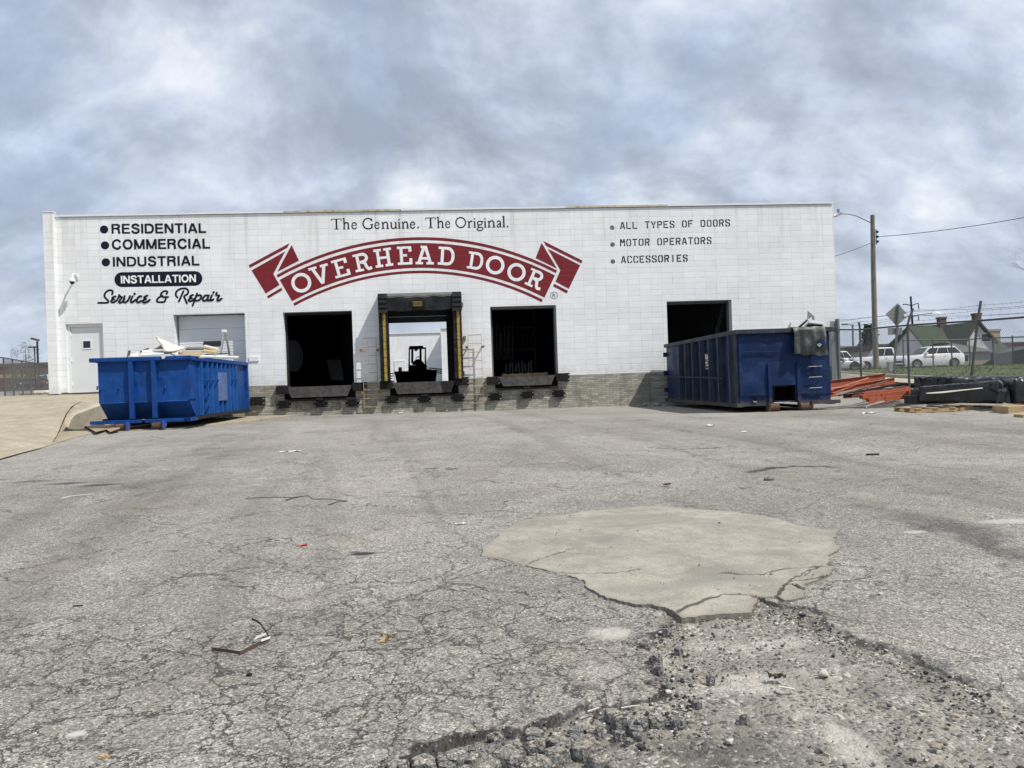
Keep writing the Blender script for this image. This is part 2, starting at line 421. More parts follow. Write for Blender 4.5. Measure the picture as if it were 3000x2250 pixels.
def ground_mat(name, kind):
    """weathered asphalt with cracks; vertex colours carry where it is broken (R), stained dark (G), dusted pale (B)"""
    m, n, b = mat_new(name)
    pos = n.new('ShaderNodeNewGeometry').outputs['Position']
    X, Y, Z = n.sep(pos)
    flat = n.comb(X, Y, 0.0)
    at_ = n.new('ShaderNodeVertexColor', layer_name='mask').outputs[0]
    mr, mg, mb_ = n.sep(at_)
    # stone grains seen through worn binder
    v1 = n.new('ShaderNodeTexVoronoi'); n.put(v1.inputs['Vector'], flat); v1.inputs['Scale'].default_value = 125.0
    gr = n.sep(v1.outputs['Color'])[0]
    v2 = n.new('ShaderNodeTexVoronoi'); n.put(v2.inputs['Vector'], flat); v2.inputs['Scale'].default_value = 62.0
    gr2 = n.sep(v2.outputs['Color'])[1]
    fn = n.noise(flat, 170, 3, 0.6)
    sp = n.m('ADD', n.m('MULTIPLY', gr, 0.55), n.m('ADD', n.m('MULTIPLY', gr2, 0.25), n.m('MULTIPLY', fn, 0.35)))
    asp = n.ramp(n.rng(sp, 0.15, 1.0, smooth=False), [(0.0, (.04, .04, .041)), (0.3, (.135, .133, .130)), (0.62, (.245, .241, .234)), (0.85, (.38, .373, .355)), (1.0, (.64, .62, .58))])
    lg = n.noise(flat, 0.33, 6, 0.6, 0.5)
    md = n.noise(flat, 2.1, 7, 0.62)
    asp = n.vm('SCALE', asp, n.m('MULTIPLY', n.rng(lg, 0.28, 0.72, 0.80, 1.18), n.rng(md, 0.3, 0.7, 0.88, 1.10)))
    lane = n.noise(n.comb(n.m('MULTIPLY', n.m('ADD', X, n.m('MULTIPLY', Y, 0.12)), 1.0), n.m('MULTIPLY', Y, 0.07), 0.0), 0.85, 4, 0.6, 0.3)
    asp = n.mix(n.m('MULTIPLY', n.rng(lane, 0.48, 0.68), 0.42), asp, (.085, .08, .073))
    brn = n.noise(flat, 0.8, 5, 0.6)
    asp = n.mix(n.m('MULTIPLY', n.rng(brn, 0.52, 0.72), 0.25), asp, (.22, .19, .15))
    # alligator and long cracks
    wob = n.vm('SCALE', n.vm('SUBTRACT', n.noise(flat, 2.3, 6, 0.65, color=True), (.5, .5, .5)), 0.55)
    cv = n.vm('ADD', flat, wob)
    e1 = n.voro(cv, 1.35, 'DISTANCE_TO_EDGE'); e2 = n.voro(n.vm('ADD', cv, (7.3, 2.1, 0)), 3.6, 'DISTANCE_TO_EDGE'); e3 = n.voro(n.vm('ADD', cv, (1.3, 9.1, 0)), 0.42, 'DISTANCE_TO_EDGE')
    wcr = n.rng(n.noise(flat, 6, 3, 0.5), 0.35, 0.7, 0.25, 1.0)
    fatig = n.m('SUBTRACT', 1.0, n.rng(n.vm('LENGTH', n.vm('SUBTRACT', flat, (-0.6, -23.6, 0.0))), 0.6, 4.6))
    c1 = n.m('MULTIPLY', n.m('SUBTRACT', 1.0, n.rng(e1, 0.0035, n.m('ADD', 0.005, n.m('MULTIPLY', wcr, 0.010)))), n.rng(n.m('ADD', n.noise(flat, 0.7, 3, 0.5), n.m('MULTIPLY', fatig, 0.20)), 0.50, 0.66))
    c2 = n.m('MULTIPLY', n.m('SUBTRACT', 1.0, n.rng(e2, 0.006, n.m('ADD', 0.012, n.m('MULTIPLY', wcr, 0.016)))), n.rng(n.m('ADD', n.noise(n.vm('ADD', flat, (5, 5, 0)), 0.9, 4, 0.55), n.m('MULTIPLY', fatig, 0.27)), 0.58, 0.72))
    c3 = n.m('MULTIPLY', n.m('SUBTRACT', 1.0, n.rng(e3, 0.002, n.m('MULTIPLY', wcr, 0.008))), 0.5)
    cr = n.m('MAXIMUM', n.m('MAXIMUM', c1, c2), c3)
    cr = n.m('MULTIPLY', cr, n.m('SUBTRACT', 1.0, mr))
    asp = n.mix(n.m('MULTIPLY', cr, 0.80), asp, (.03, .029, .028))
    # crumbled base: fines, stones, pale dust
    pv = n.new('ShaderNodeTexVoronoi'); n.put(pv.inputs['Vector'], n.vm('ADD', flat, n.vm('SCALE', wob, 0.03))); pv.inputs['Scale'].default_value = 60.0
    pc = n.sep(pv.outputs['Color'])[0]
    dn = n.noise(flat, 1.5, 7, 0.65, 0.3)
    dirt = n.ramp(dn, [(0.28, (.115, .107, .095)), (0.44, (.195, .182, .158)), (0.58, (.285, .265, .228)), (0.76, (.41, .385, .335))])
    dirt = n.mix(n.m('MULTIPLY', n.rng(pc, 0.80, 0.86), n.rng(n.noise(flat, 4, 3, .5), .35, .6)), dirt, (.42, .40, .35))
    dirt = n.mix(n.m('MULTIPLY', n.m('SUBTRACT', 1.0, n.rng(pc, 0.10, 0.20)), 0.75), dirt, (.045, .043, .042))
    dirt = n.vm('SCALE', dirt, n.rng(n.noise(flat, 120, 3, 0.6), 0.25, 0.75, 0.7, 1.25))
    asp = n.vm('MULTIPLY', asp, (1.11, 1.07, 0.995))
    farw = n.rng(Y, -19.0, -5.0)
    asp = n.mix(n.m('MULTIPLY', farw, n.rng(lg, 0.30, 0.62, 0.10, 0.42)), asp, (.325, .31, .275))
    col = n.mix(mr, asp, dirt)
    gn = n.rng(n.m('ADD', mg, n.m('MULTIPLY', n.m('SUBTRACT', n.noise(flat, 14, 6, 0.65), 0.5), 0.55)), 0.25, 0.75)
    col = n.mix(n.m('MULTIPLY', gn, n.rng(mg, 0.6, 0.95, 0.80, 0.96)), col, n.vm('SCALE', (.030, .029, .029), n.rng(sp, 0.2, 0.9, 0.5, n.rng(mg, 0.6, 0.95, 2.8, 1.4))))
    bn = n.rng(n.m('ADD', mb_, n.m('MULTIPLY', n.m('SUBTRACT', n.noise(flat, 18, 7, 0.7), 0.5), 0.7)), 0.30, 0.85)
    col = n.mix(n.m('MULTIPLY', bn, 0.75), col, (.50, .475, .42))
    n.put(b.inputs['Base Color'], col); b.inputs['Roughness'].default_value = 0.88; b.inputs['Specular IOR Level'].default_value = 0.35
    h = n.m('ADD', n.m('MULTIPLY', sp, 0.5), n.m('MULTIPLY', md, 0.6))
    h = n.m('SUBTRACT', h, n.m('MULTIPLY', cr, 1.6))
    h = n.m('ADD', h, n.m('MULTIPLY', mr, n.m('MULTIPLY', n.m('SUBTRACT', 1.0, pv.outputs['Distance']), 0.9)))
    n.put(b.inputs['Normal'], n.bump(h, 0.75, 0.012))
    return m
def concrete_mat(name, c, crack_attr=False, tan=(.40, .34, .25), tanamt=0.4, lanes=False):
    m, n, b = mat_new(name)
    pos = n.new('ShaderNodeNewGeometry').outputs['Position']
    a = n.noise(pos, 0.7, 7, 0.62, 0.4); f = n.noise(pos, 60, 5, 0.7); s = n.noise(pos, 9, 6, 0.6)
    col = n.mix(n.m('MULTIPLY', n.rng(a, 0.40, 0.66), tanamt), c, tan)
    if lanes:
        X, Y, Z = n.sep(pos)
        lv = n.noise(n.comb(n.m('MULTIPLY', n.m('SUBTRACT', X, Y), 0.14), n.m('MULTIPLY', n.m('ADD', X, Y), 1.0), 0.0), 0.8, 5, 0.6, 0.4)
        col = n.mix(n.m('MULTIPLY', n.rng(lv, 0.48, 0.70), 0.35), col, (.25, .215, .165))
    col = n.vm('SCALE', col, n.m('MULTIPLY', n.rng(f, 0.25, 0.75, 0.74, 1.20), n.rng(s, 0.3, 0.7, 0.86, 1.08)))
    bl = n.noise(pos, 1.7, 6, 0.6, 0.8)
    col = n.vm('SCALE', col, n.rng(bl, 0.32, 0.68, 0.86, 1.10))
    pit = n.rng(n.voro(pos, 55), 0.06, 0.10)
    col = n.mix(n.m('MULTIPLY', n.m('SUBTRACT', 1.0, pit), n.rng(n.noise(pos, 5, 2, .5), .45, .6, 0, .6)), col, (.14, .13, .115))
    h = n.m('ADD', n.m('MULTIPLY', f, 0.5), n.m('MULTIPLY', s, 0.5))
    if crack_attr:
        at_ = n.new('ShaderNodeVertexColor', layer_name='mask').outputs[0]
        mr, mg, mb_ = n.sep(at_)
        col = n.mix(n.m('MULTIPLY', n.rng(mr, 0.35, 0.8), 0.85), col, (.045, .042, .038))
        gn = n.rng(n.m('ADD', mg, n.m('MULTIPLY', n.m('SUBTRACT', s, 0.5), 0.8)), 0.2, 0.9)
        col = n.mix(n.m('MULTIPLY', gn, 0.72), col, (.17, .165, .152))
        h = n.m('SUBTRACT', h, n.m('MULTIPLY', mr, 2.0))
    n.put(b.inputs['Base Color'], col); b.inputs['Roughness'].default_value = 0.85; b.inputs['Specular IOR Level'].default_value = 0.3
    n.put(b.inputs['Normal'], n.bump(h, 0.45, 0.01))
    return m
def dumpster_mat(name, c, scuff, rust, rough=0.42, dusty=0.35, low=0.5):
    """worn enamel on steel: faded and scuffed panels, vertical run marks, rust low down and in spots"""
    m, n, b = mat_new(name)
    pos = n.new('ShaderNodeNewGeometry').outputs['Position']
    X, Y, Z = n.sep(pos)
    a = n.noise(pos, 1.6, 6, 0.6, 0.5); st = n.noise(n.vm('MULTIPLY', pos, (9, 9, 0.9)), 1.0, 6, 0.65); f = n.noise(pos, 22, 6, 0.7)
    col = n.vm('SCALE', c, n.rng(a, 0.3, 0.7, 0.78, 1.18))
    col = n.mix(n.m('MULTIPLY', n.rng(st, 0.50, 0.72), dusty), col, scuff)
    sc = n.noise(n.vm('MULTIPLY', pos, (3.5, 3.5, 26)), 1.0, 4, 0.7)
    col = n.mix(n.m('MULTIPLY', n.rng(sc, 0.69, 0.74), 0.6), col, scuff)
    lowm = n.m('SUBTRACT', 1.0, n.rng(Z, low * 0.3, low))
    rs = n.m('ADD', n.m('MULTIPLY', lowm, n.rng(f, 0.47, 0.62)), n.rng(n.m('ADD', n.m('MULTIPLY', f, 0.5), n.m('MULTIPLY', a, 0.5)), 0.60, 0.645))
    col = n.mix(n.m('MULTIPLY', n.m('MINIMUM', rs, 1.0), 0.85), col, rust)
    s2 = n.noise(n.vm('MULTIPLY', pos, (14, 14, 5)), 1.0, 6, 0.75, 0.8)
    col = n.mix(n.m('MULTIPLY', n.rng(s2, 0.615, 0.64), 0.55), col, scuff)
    s3 = n.noise(n.vm('MULTIPLY', pos, (5, 5, 40)), 1.0, 5, 0.7, 1.5)
    col = n.mix(n.m('MULTIPLY', n.rng(s3, 0.70, 0.72), 0.7), col, (.33, .35, .38))
    grime = n.m('MULTIPLY', lowm, n.rng(n.noise(pos, 3, 5, 0.6), 0.35, 0.65))
    col = n.mix(n.m('MULTIPLY', grime, 0.5), col, (.09, .085, .075))
    n.put(b.inputs['Base Color'], col)
    b.inputs['Specular IOR Level'].default_value = 0.22
    n.put(b.inputs['Roughness'], n.rng(a, 0.3, 0.7, rough, rough + 0.25))
    n.put(b.inputs['Normal'], n.bump(n.m('ADD', n.noise(pos, 2.2, 4, 0.5), n.m('MULTIPLY', f, 0.04)), 0.35, 0.06))
    return m

M = {}
M['white_wall'] = wall_paint('white_block_paint', (.80, .812, .82))
M['navy_paint'] = wall_paint('navy_lettering_paint', (.006, .0055, .020), grime=False, rough=0.75)
M['red_paint'] = wall_paint('red_banner_paint', (.185, .016, .022), grime=False, jdark=0.7, rough=0.5)
M['clean_white'] = wall_paint('clean_white_paint', (.84, .85, .86), grime=False)
M['stencil'] = wall_paint('stencil_paint', (.008, .009, .013), var=0.4, grime=False, rough=.75)
M['bullet_grey'] = simple('bullet_grey', (.10, .10, .10), 0.7, var=0.5, vscale=14, c2=(.22, .22, .22), c2scale=9)
M['brick_base'] = brick_base_mat()
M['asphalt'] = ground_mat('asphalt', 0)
M['patch'] = concrete_mat('patch_concrete', (.315, .293, .243), True, (.245, .228, .194), 0.6)
M['ramp'] = concrete_mat('ramp_concrete', (.355, .315, .24), False, (.295, .25, .18), 0.55, lanes=True)
M['kerbc'] = concrete_mat('kerb_concrete', (.45, .41, .33))
M['bluesteel'] = dumpster_mat('blue_enamel', (.004, .047, .205), (.03, .12, .36), (.09, .05, .04), 0.46, 0.22, 0.30)
M['bluerib'] = dumpster_mat('lighter_blue_rib', (.012, .085, .30), (.07, .19, .45), (.08, .05, .045), 0.5, 0.35, 0.3)  # ribs in a lighter blue than the panels
M['blueplate'] = dumpster_mat('faded_blue_plate', (.09, .17, .42), (.17, .25, .50), (.07, .05, .06), 0.55, 0.3, 0.0)
M['navysteel'] = dumpster_mat('navy_enamel', (.005, .020, .075), (.018, .042, .105), (.075, .045, .03), 0.40, 0.16, 0.40)
M['navydust_lit'] = dumpster_mat('dusty_lit_navy_enamel', (.030, .038, .058), (.10, .105, .108), (.09, .06, .04), 0.5, 0.55, 0.4)  # paler navy: dust, plus sunlight on the rib faces put into the colour
M['rust'] = simple('rusty_steel', (.12, .068, .042), 0.8, 0.0, var=0.5, c2=(.06, .035, .025), c2scale=8, bump=0.3)
M['darksteel'] = simple('dark_steel', (.020, .019, .020), 0.65, 0.0, spec=0.25, var=0.4, c2=(.055, .036, .026), c2amt=0.33)
M['lip'] = simple('dock_lip_steel', (.030, .028, .029), 0.8, 0.0, var=0.4, c2=(.055, .048, .045), c2scale=7, bump=0.25)
M['rubber'] = simple('black_rubber', (.010, .010, .012), 0.75, spec=0.2, var=0.3)
M['vinyl'] = simple('black_vinyl', (.0085, .010, .0115), 0.6, spec=0.2, var=0.35, c2=(.020, .022, .023), c2scale=2.5, bump=0.3, bscale=9)
M['vinyltop'] = simple('grey_vinyl', (.10, .10, .095), 0.6, var=0.3)
M['yellow'] = simple('yellow_stripe', (.42, .29, .035), 0.6, var=0.4, c2=(.18, .12, .03), c2amt=0.42, c2scale=12)
M['ladder'] = simple('yellow_ladder_paint', (.47, .36, .19), 0.6, var=0.3, c2=(.24, .15, .06), c2amt=0.38, c2scale=18)
M['ladder_rust'] = simple('ladder_rust', (.34, .17, .05), 0.8, var=0.5, c2=(.15, .07, .03), c2scale=20)
M['bolt'] = simple('pale_bolt', (.42, .42, .42), 0.5, 0.4)
M['white_metal'] = simple('white_metal', (.72, .74, .75), 0.5, var=0.06)
M['grey_door'] = simple('grey_white_door', (.66, .68, .685), 0.5, var=0.06, vscale=2)
M['garage'] = simple('garage_panel', (.71, .725, .735), 0.5, var=0.05)
M['glass_dark'] = simple('dark_glass', (.012, .013, .016), 0.08, spec=0.6, var=0.1)
M['rubberseal'] = simple('black_seal', (.015, .015, .015), 0.6)
M['maroon'] = simple('maroon_paint', (.055, .014, .022), 0.6, var=0.3)
M['coping'] = simple('white_coping', (.70, .71, .70), 0.45, 0.0, var=0.08)
M['coping_rust'] = simple('rusty_coping', (.55, .49, .38), 0.6, var=0.25, vscale=3, c2=(.33, .23, .12), c2amt=0.45, c2scale=5)
M['inside'] = simple('dark_inside', (.008, .008, .008), 0.95, spec=0.1)  # near-black: the shade inside the bays is put into the colour
M['inside_item'] = simple('dim_steel', (.03, .032, .034), 0.7, 0.0)
M['cream'] = simple('cream_panel', (.60, .57, .47), 0.6, var=0.15, c2=(.38, .33, .24), c2amt=0.4, c2scale=5)
M['foam'] = simple('yellow_foam', (.50, .43, .22), 0.9, var=0.4, bump=0.4)
M['whitepanel'] = simple('white_panel', (.70, .70, .68), 0.5, var=0.12, c2=(.45, .43, .38), c2amt=0.36)
M['cardboard'] = simple('cardboard', (.36, .27, .18), 0.85, var=0.2)
M['brown'] = simple('brown_wood', (.11, .075, .05), 0.8, var=0.4)
M['alu'] = simple('aluminium', (.45, .45, .42), 0.4, 0.7, var=0.2)
M['tarp'] = simple('black_tarp', (.035, .038, .036), 0.5, var=0.35, c2=(.085, .09, .085), c2amt=0.42, c2scale=5, bump=0.25, bscale=11)
M['plastic'] = simple('black_wrap', (.012, .013, .014), 0.30, var=0.4, c2=(.024, .025, .028), c2scale=2.5, bump=0.9, bscale=13)
M['plastic_matte'] = simple('black_sheet', (.026, .027, .032), 0.40, var=0.3, bump=0.8, bscale=9)
M['orange'] = simple('orange_paint', (.40, .09, .035), 0.65, var=0.4, vscale=9, c2=(.17, .06, .04), c2amt=0.42, c2scale=7)
M['orange_faded'] = simple('faded_orange_paint', (.46, .17, .095), 0.65, var=0.25, c2=(.28, .11, .07), c2scale=5)
M['redbrown'] = simple('red_brown_steel', (.13, .05, .04), 0.7, var=0.4, c2=(.30, .17, .14), c2amt=0.4, c2scale=6)
M['wood'] = simple('pale_lumber', (.46, .33, .17), 0.8, var=0.25, vscale=3, c2=(.33, .22, .11), c2amt=0.45, c2scale=5)
M['galv'] = simple('galvanised', (.24, .25, .255), 0.55, 0.35, var=0.3, vscale=12)
M['galv_dark'] = simple('weathered_galvanised', (.12, .125, .125), 0.6, 0.3, var=0.3)
M['pole'] = simple('weathered_pole_wood', (.23, .205, .165), 0.9, var=0.35, vscale=14, c2=(.15, .13, .105), c2amt=0.45, c2scale=3)
M['wire'] = simple('black_wire', (.03, .03, .032), 0.6)
M['signback'] = simple('sign_back', (.25, .255, .25), 0.5, 0.4, var=0.15)
M['car_white'] = simple('white_car_paint', (.72, .73, .745), 0.25, var=0.02, coat=0.5)
M['car_silver'] = simple('silver_car_paint', (.45, .46, .48), 0.25, 0.3, var=0.02, coat=0.5)
M['car_dark'] = simple('dark_car_paint', (.03, .037, .045), 0.25, var=0.02, coat=0.5)
M['car_maroon'] = simple('maroon_car_paint', (.09, .016, .022), 0.25, var=0.02, coat=0.5)
M['tyre'] = simple('tyre', (.018, .018, .018), 0.85)
M['rim'] = simple('wheel_rim', (.42, .42, .43), 0.35, 0.6)
M['trim'] = simple('black_trim', (.02, .02, .022), 0.5)
M['lamp'] = simple('head_lamp', (.62, .63, .62), 0.2)
M['taillamp'] = simple('tail_lamp', (.30, .03, .02), 0.3)
M['greenroof'] = simple('green_shingle', (.040, .064, .032), 0.9, var=0.4, vscale=1.2, c2=(.045, .052, .038), c2amt=0.40, c2scale=0.25, bump=0.3, bscale=6)
M['mossroof'] = simple('mossy_shingle', (.075, .086, .066), 0.9, var=0.3)
M['greyroof'] = simple('grey_shingle', (.14, .14, .135), 0.9, var=0.3, bump=0.3, bscale=6)
M['siding'] = simple('white_siding', (.62, .62, .61), 0.7, var=0.15, vscale=1)
M['greywall'] = simple('grey_wall', (.28, .28, .275), 0.8, var=0.12, vscale=0.5)
M['darkroof'] = simple('dark_roof_band', (.06, .045, .04), 0.8)
M['tanwall'] = simple('tan_wall', (.32, .255, .19), 0.85, var=0.12, vscale=0.6)
M['brownwall'] = simple('brown_wall', (.115, .075, .06), 0.85, var=0.15, vscale=0.6)
M['redbrick'] = simple('red_brick_wall', (.20, .075, .05), 0.85, var=0.2, vscale=2)
M['bark'] = simple('bark', (.10, .085, .07), 0.9, var=0.3)
M['twig'] = simple('budding_twig', (.15, .15, .075), 0.9, var=0.3)
M['redtwig'] = simple('red_budding_twig', (.16, .06, .05), 0.9, var=0.3)
M['conifer'] = simple('conifer_needles', (.016, .028, .016), 0.9, var=0.5)
M['willow'] = simple('pale_new_leaves', (.16, .145, .075), 0.9, var=0.4)
M['grassland'] = simple('grass_ground', (.055, .085, .025), 0.95, var=0.4, vscale=3, c2=(.13, .12, .05), c2amt=0.42, c2scale=0.8, bump=0.5, bscale=18)
M['grass'] = simple('grass_blades', (.07, .12, .026), 0.8, var=0.4, vscale=1.5, c2=(.17, .16, .06), c2amt=0.36, c2scale=1.2)
M['paper'] = simple('white_paper', (.72, .72, .70), 0.8, var=0.1)
M['redwrap'] = simple('red_wrapper', (.50, .05, .06), 0.5, var=0.3, c2=(.7, .6, .6), c2amt=0.35, c2scale=30)
M['leaf'] = simple('dry_leaf', (.46, .33, .15), 0.85, var=0.35, vscale=40)
M['blackbit'] = simple('black_scrap', (.02, .02, .022), 0.7)
M['pale_stone'] = simple('pale_stone', (.55, .52, .46), 0.85, var=0.3, vscale=30, bump=0.5, bscale=60)
M['chunk'] = simple('asphalt_chunk', (.06, .06, .06), 0.9, var=0.5, vscale=70, c2=(.24, .235, .225), c2amt=0.5, c2scale=85, bump=0.7, bscale=90)


# ------------------------------------------------------------------ ground sheet
def axis(fine0, fine1, step, lo, hi, extra=()):
    a = list(np.arange(fine0, fine1, step)) + list(extra)
    s = step; v = fine0
    while v > lo: s *= 1.35; v -= s; a.append(max(v, lo))
    s = extra[-1] - extra[-2] if len(extra) > 1 else step
    v = max(a)
    while v < hi: s *= 1.3; v += s; a.append(min(v, hi))
    return np.array(sorted(set(np.round(a, 4))))
def pxground(pts): return [(lambda p: (p.x, p.y))(onground(*q)) for q in pts]
BROKEN = pxground([(1955, 1795), (1925, 1830), (1905, 1870), (1908, 1915), (1890, 1960), (1898, 2010), (1878, 2050), (1850, 2066), (1780, 2074), (1712, 2080), (1660, 2092), (1640, 2106), (1560, 2110), (1480, 2121),
                   (1425, 2136), (1350, 2150), (1290, 2170), (1200, 2180), (1130, 2211), (1050, 2228), (960, 2262), (880, 2420), (3300, 2420), (3300, 2190), (3120, 2120), (3000, 2066), (2930, 2035), (2870, 1998), (2800, 1966), (2722, 1942),
                   (2650, 1908), (2560, 1880), (2470, 1842), (2400, 1802), (2330, 1772), (2255, 1752)])
PATCH = pxground([(1415, 1632), (1423, 1607), (1465, 1561), (1530, 1523), (1646, 1507), (1730, 1496), (1869, 1480), (2007, 1488), (2153, 1498), (2245, 1509), (2338, 1538), (2453, 1555), (2437, 1577), (2453, 1611), (2430, 1646), (2445, 1669),
                  (2407, 1703), (2353, 1715), (2345, 1753), (2276, 1773), (2222, 1757), (2211, 1807), (2107, 1807), (1999, 1815), (1961, 1792), (1915, 1776), (1838, 1769), (1761, 1750), (1719, 1730), (1707, 1707), (1630, 1680), (1569, 1669), (1484, 1652)])
def vnoise(x, y, f, seed=0):
    """smooth value noise, numpy"""
    x = x * f + seed * 17.31; y = y * f - seed * 9.17
    xi = np.floor(x).astype(np.int64); yi = np.floor(y).astype(np.int64); u = x - xi; v = y - yi
    u = u * u * (3 - 2 * u); v = v * v * (3 - 2 * v)
    def h(a, b):
        k = (a * 374761393 + b * 668265263 + seed * 1274126177) & 0xffffffff
        k = ((k ^ (k >> 13)) * 1274126177) & 0xffffffff
        return ((k ^ (k >> 16)) & 0xffff) / 65535.0
    return (h(xi, yi) * (1 - u) + h(xi + 1, yi) * u) * (1 - v) + (h(xi, yi + 1) * (1 - u) + h(xi + 1, yi + 1) * u) * v
def fbm(x, y, f, o=4, seed=0):
    s = 0; a = 0.5; t = 0
    for k in range(o): s = s + a * vnoise(x, y, f * 2 ** k, seed + k); t += a; a *= 0.55
    return s / t
def inside_dist(poly, x, y):
    """signed distance to polygon, positive inside"""
    ins = np.zeros(x.shape, bool); dm = np.full(x.shape, 1e9)
    L = len(poly)
    for i in range(L):
        ax, ay = poly[i]; bx, by = poly[(i + 1) % L]
        c = ((ay > y) != (by > y)) & (x < (bx - ax) * (y - ay) / (by - ay + 1e-12) + ax)
        ins ^= c
        ex, ey = bx - ax, by - ay; t = np.clip(((x - ax) * ex + (y - ay) * ey) / (ex * ex + ey * ey + 1e-12), 0, 1)
        dm = np.minimum(dm, np.hypot(x - ax - t * ex, y - ay - t * ey))
    return np.where(ins, dm, -dm)
def line_dist(pl, x, y):
    dm = np.full(x.shape, 1e9)
    for (ax, ay), (bx, by) in zip(pl[:-1], pl[1:]):
        ex, ey = bx - ax, by - ay; t = np.clip(((x - ax) * ex + (y - ay) * ey) / (ex * ex + ey * ey + 1e-12), 0, 1)
        dm = np.minimum(dm, np.hypot(x - ax - t * ex, y - ay - t * ey))
    return dm
def pieces(x, y, f, seed):
    """distance to the edges of irregular broken pieces (cells)"""
    xs, ys = x * f, y * f
    wx = (fbm(x, y, 7, 3, 31) - .5) * 0.5; wy = (fbm(x, y, 7, 3, 47) - .5) * 0.5
    xs = xs + wx; ys = ys + wy
    xi = np.floor(xs).astype(np.int64); yi = np.floor(ys).astype(np.int64)
    f1 = np.full(x.shape, 9.0); f2 = np.full(x.shape, 9.0); idv = np.zeros(x.shape)
    for a in (-1, 0, 1):
        for b in (-1, 0, 1):
            k = ((xi + a) * 374761393 + (yi + b) * 668265263 + seed * 97) & 0xffffffff
            k = ((k ^ (k >> 13)) * 1274126177) & 0xffffffff
            px_ = xi + a + ((k >> 3) & 1023) / 1023.0; py_ = yi + b + ((k >> 15) & 1023) / 1023.0
            d_ = np.hypot(xs - px_, ys - py_); r_ = ((k >> 5) & 255) / 255.0
            c = d_ < f1
            f2 = np.where(c, f1, np.minimum(f2, d_)); idv = np.where(c, r_, idv); f1 = np.where(c, d_, f1)
    return (f2 - f1) / f, idv

gx = axis(-3.4, 4.6, 0.019, -700, 700)
gy = axis(-24.9, -19.5, 0.019, -260, 900, tuple(np.arange(-19.5, -18.0, .05)) + tuple(np.arange(-18.0, -5.0, 0.10)) + tuple(np.arange(-5.0, -0.1, 0.35)) + (0.0, 0.3, 0.7))
GX, GY = np.meshgrid(gx, gy); x = GX.ravel(); y = GY.ravel()
base = gz(x, y)
z = base.copy()
near = (y < -4) & (np.abs(x) < 14)
z += np.where(np.abs(y + 14) < 14, (fbm(x, y, 0.45, 4, 3) - .5) * 0.05 * sstep(0, 3, -y - 1.0), 0)
mr = np.zeros(x.shape); mg = np.zeros(x.shape); mb = np.zeros(x.shape)
nb = (x > -5) & (x < 6.5) & (y < -17) & (y > -26)
xi_, yi_ = x[nb], y[nb]
jag = (fbm(xi_, yi_, 2.6, 3, 13) - .5) * 0.22 + (fbm(xi_, yi_, 7.0, 4, 11) - .5) * 0.20 + (fbm(xi_, yi_, 28.0, 3, 15) - .5) * 0.07
sd = inside_dist(BROKEN, xi_, yi_) + jag
sdp = inside_dist(PATCH, xi_, yi_)
hole = sstep(0.0, 0.03, sd)
front = (1 - sstep(0.2, 1.0, xi_)) * (1 - sstep(-23.0, -22.4, yi_))   # the edge nearest the camera is the deep one
depth = (0.012 + 0.020 * front) * (.8 + .5 * fbm(xi_, yi_, 2.0, 3, 5))
# the right rim and the patch edge die out smoothly, the edge nearest the camera is a sharp step
soft = sstep(1.0, 2.6, xi_)
rough_ = (fbm(xi_, yi_, 9, 4, 21) - .5) * 0.035 + (fbm(xi_, yi_, 30, 2, 25) - .5) * 0.014
# loose pieces of the old surface lie in the hole close to its broken edge
ed, idv = pieces(xi_, yi_, 9.0, 3)
zone = (1 - sstep(0.22, 0.46, sd)) * sstep(0.015, 0.04, sd) * (1 - sstep(0.25, 0.9, xi_)) * (yi_ < -22.6) * 0
pc = sstep(0.004, 0.018, ed) * (idv > 0.30) * (zone > 0.5)
zz = -depth * hole + rough_ * hole * (1 - pc * 0.8) + pc * (0.030 + 0.014 * idv) + pc * (fbm(xi_, yi_, 26, 2, 9) - .5) * 0.008
z[nb] += zz
mr[nb] = np.clip(hole * (1 - pc), 0, 1)
rimd = (1 - sstep(0.0, 0.06, np.abs(sd - 0.015))) * sstep(.25, .5, fbm(xi_, yi_, 3.3, 3, 91))
rimd = rimd * np.where(sd > 0, 1.0, 0.45)
rimd = np.maximum(rimd, (1 - sstep(0.028, 0.045, np.abs(sd - 0.015))) * front)
gap = (zone > 0.5) * (1 - sstep(0.0, 0.014, ed)) * 0.92
band = (1 - sstep(0.02, 0.42, sd)) * sstep(0.0, 0.02, sd) * np.where(xi_ < 1.6, .36, .20) * sstep(.35, .6, fbm(xi_, yi_, 2.1, 3, 95))
mg[nb] = np.clip(np.maximum(np.maximum(rimd * 0.95, gap), band), 0, 1)
mg[nb] = np.maximum(mg[nb], (1 - sstep(0, 0.05, np.abs(sdp + 0.012))) * 0.42 * (fbm(xi_, yi_, 3, 2, 8) > 0.38))
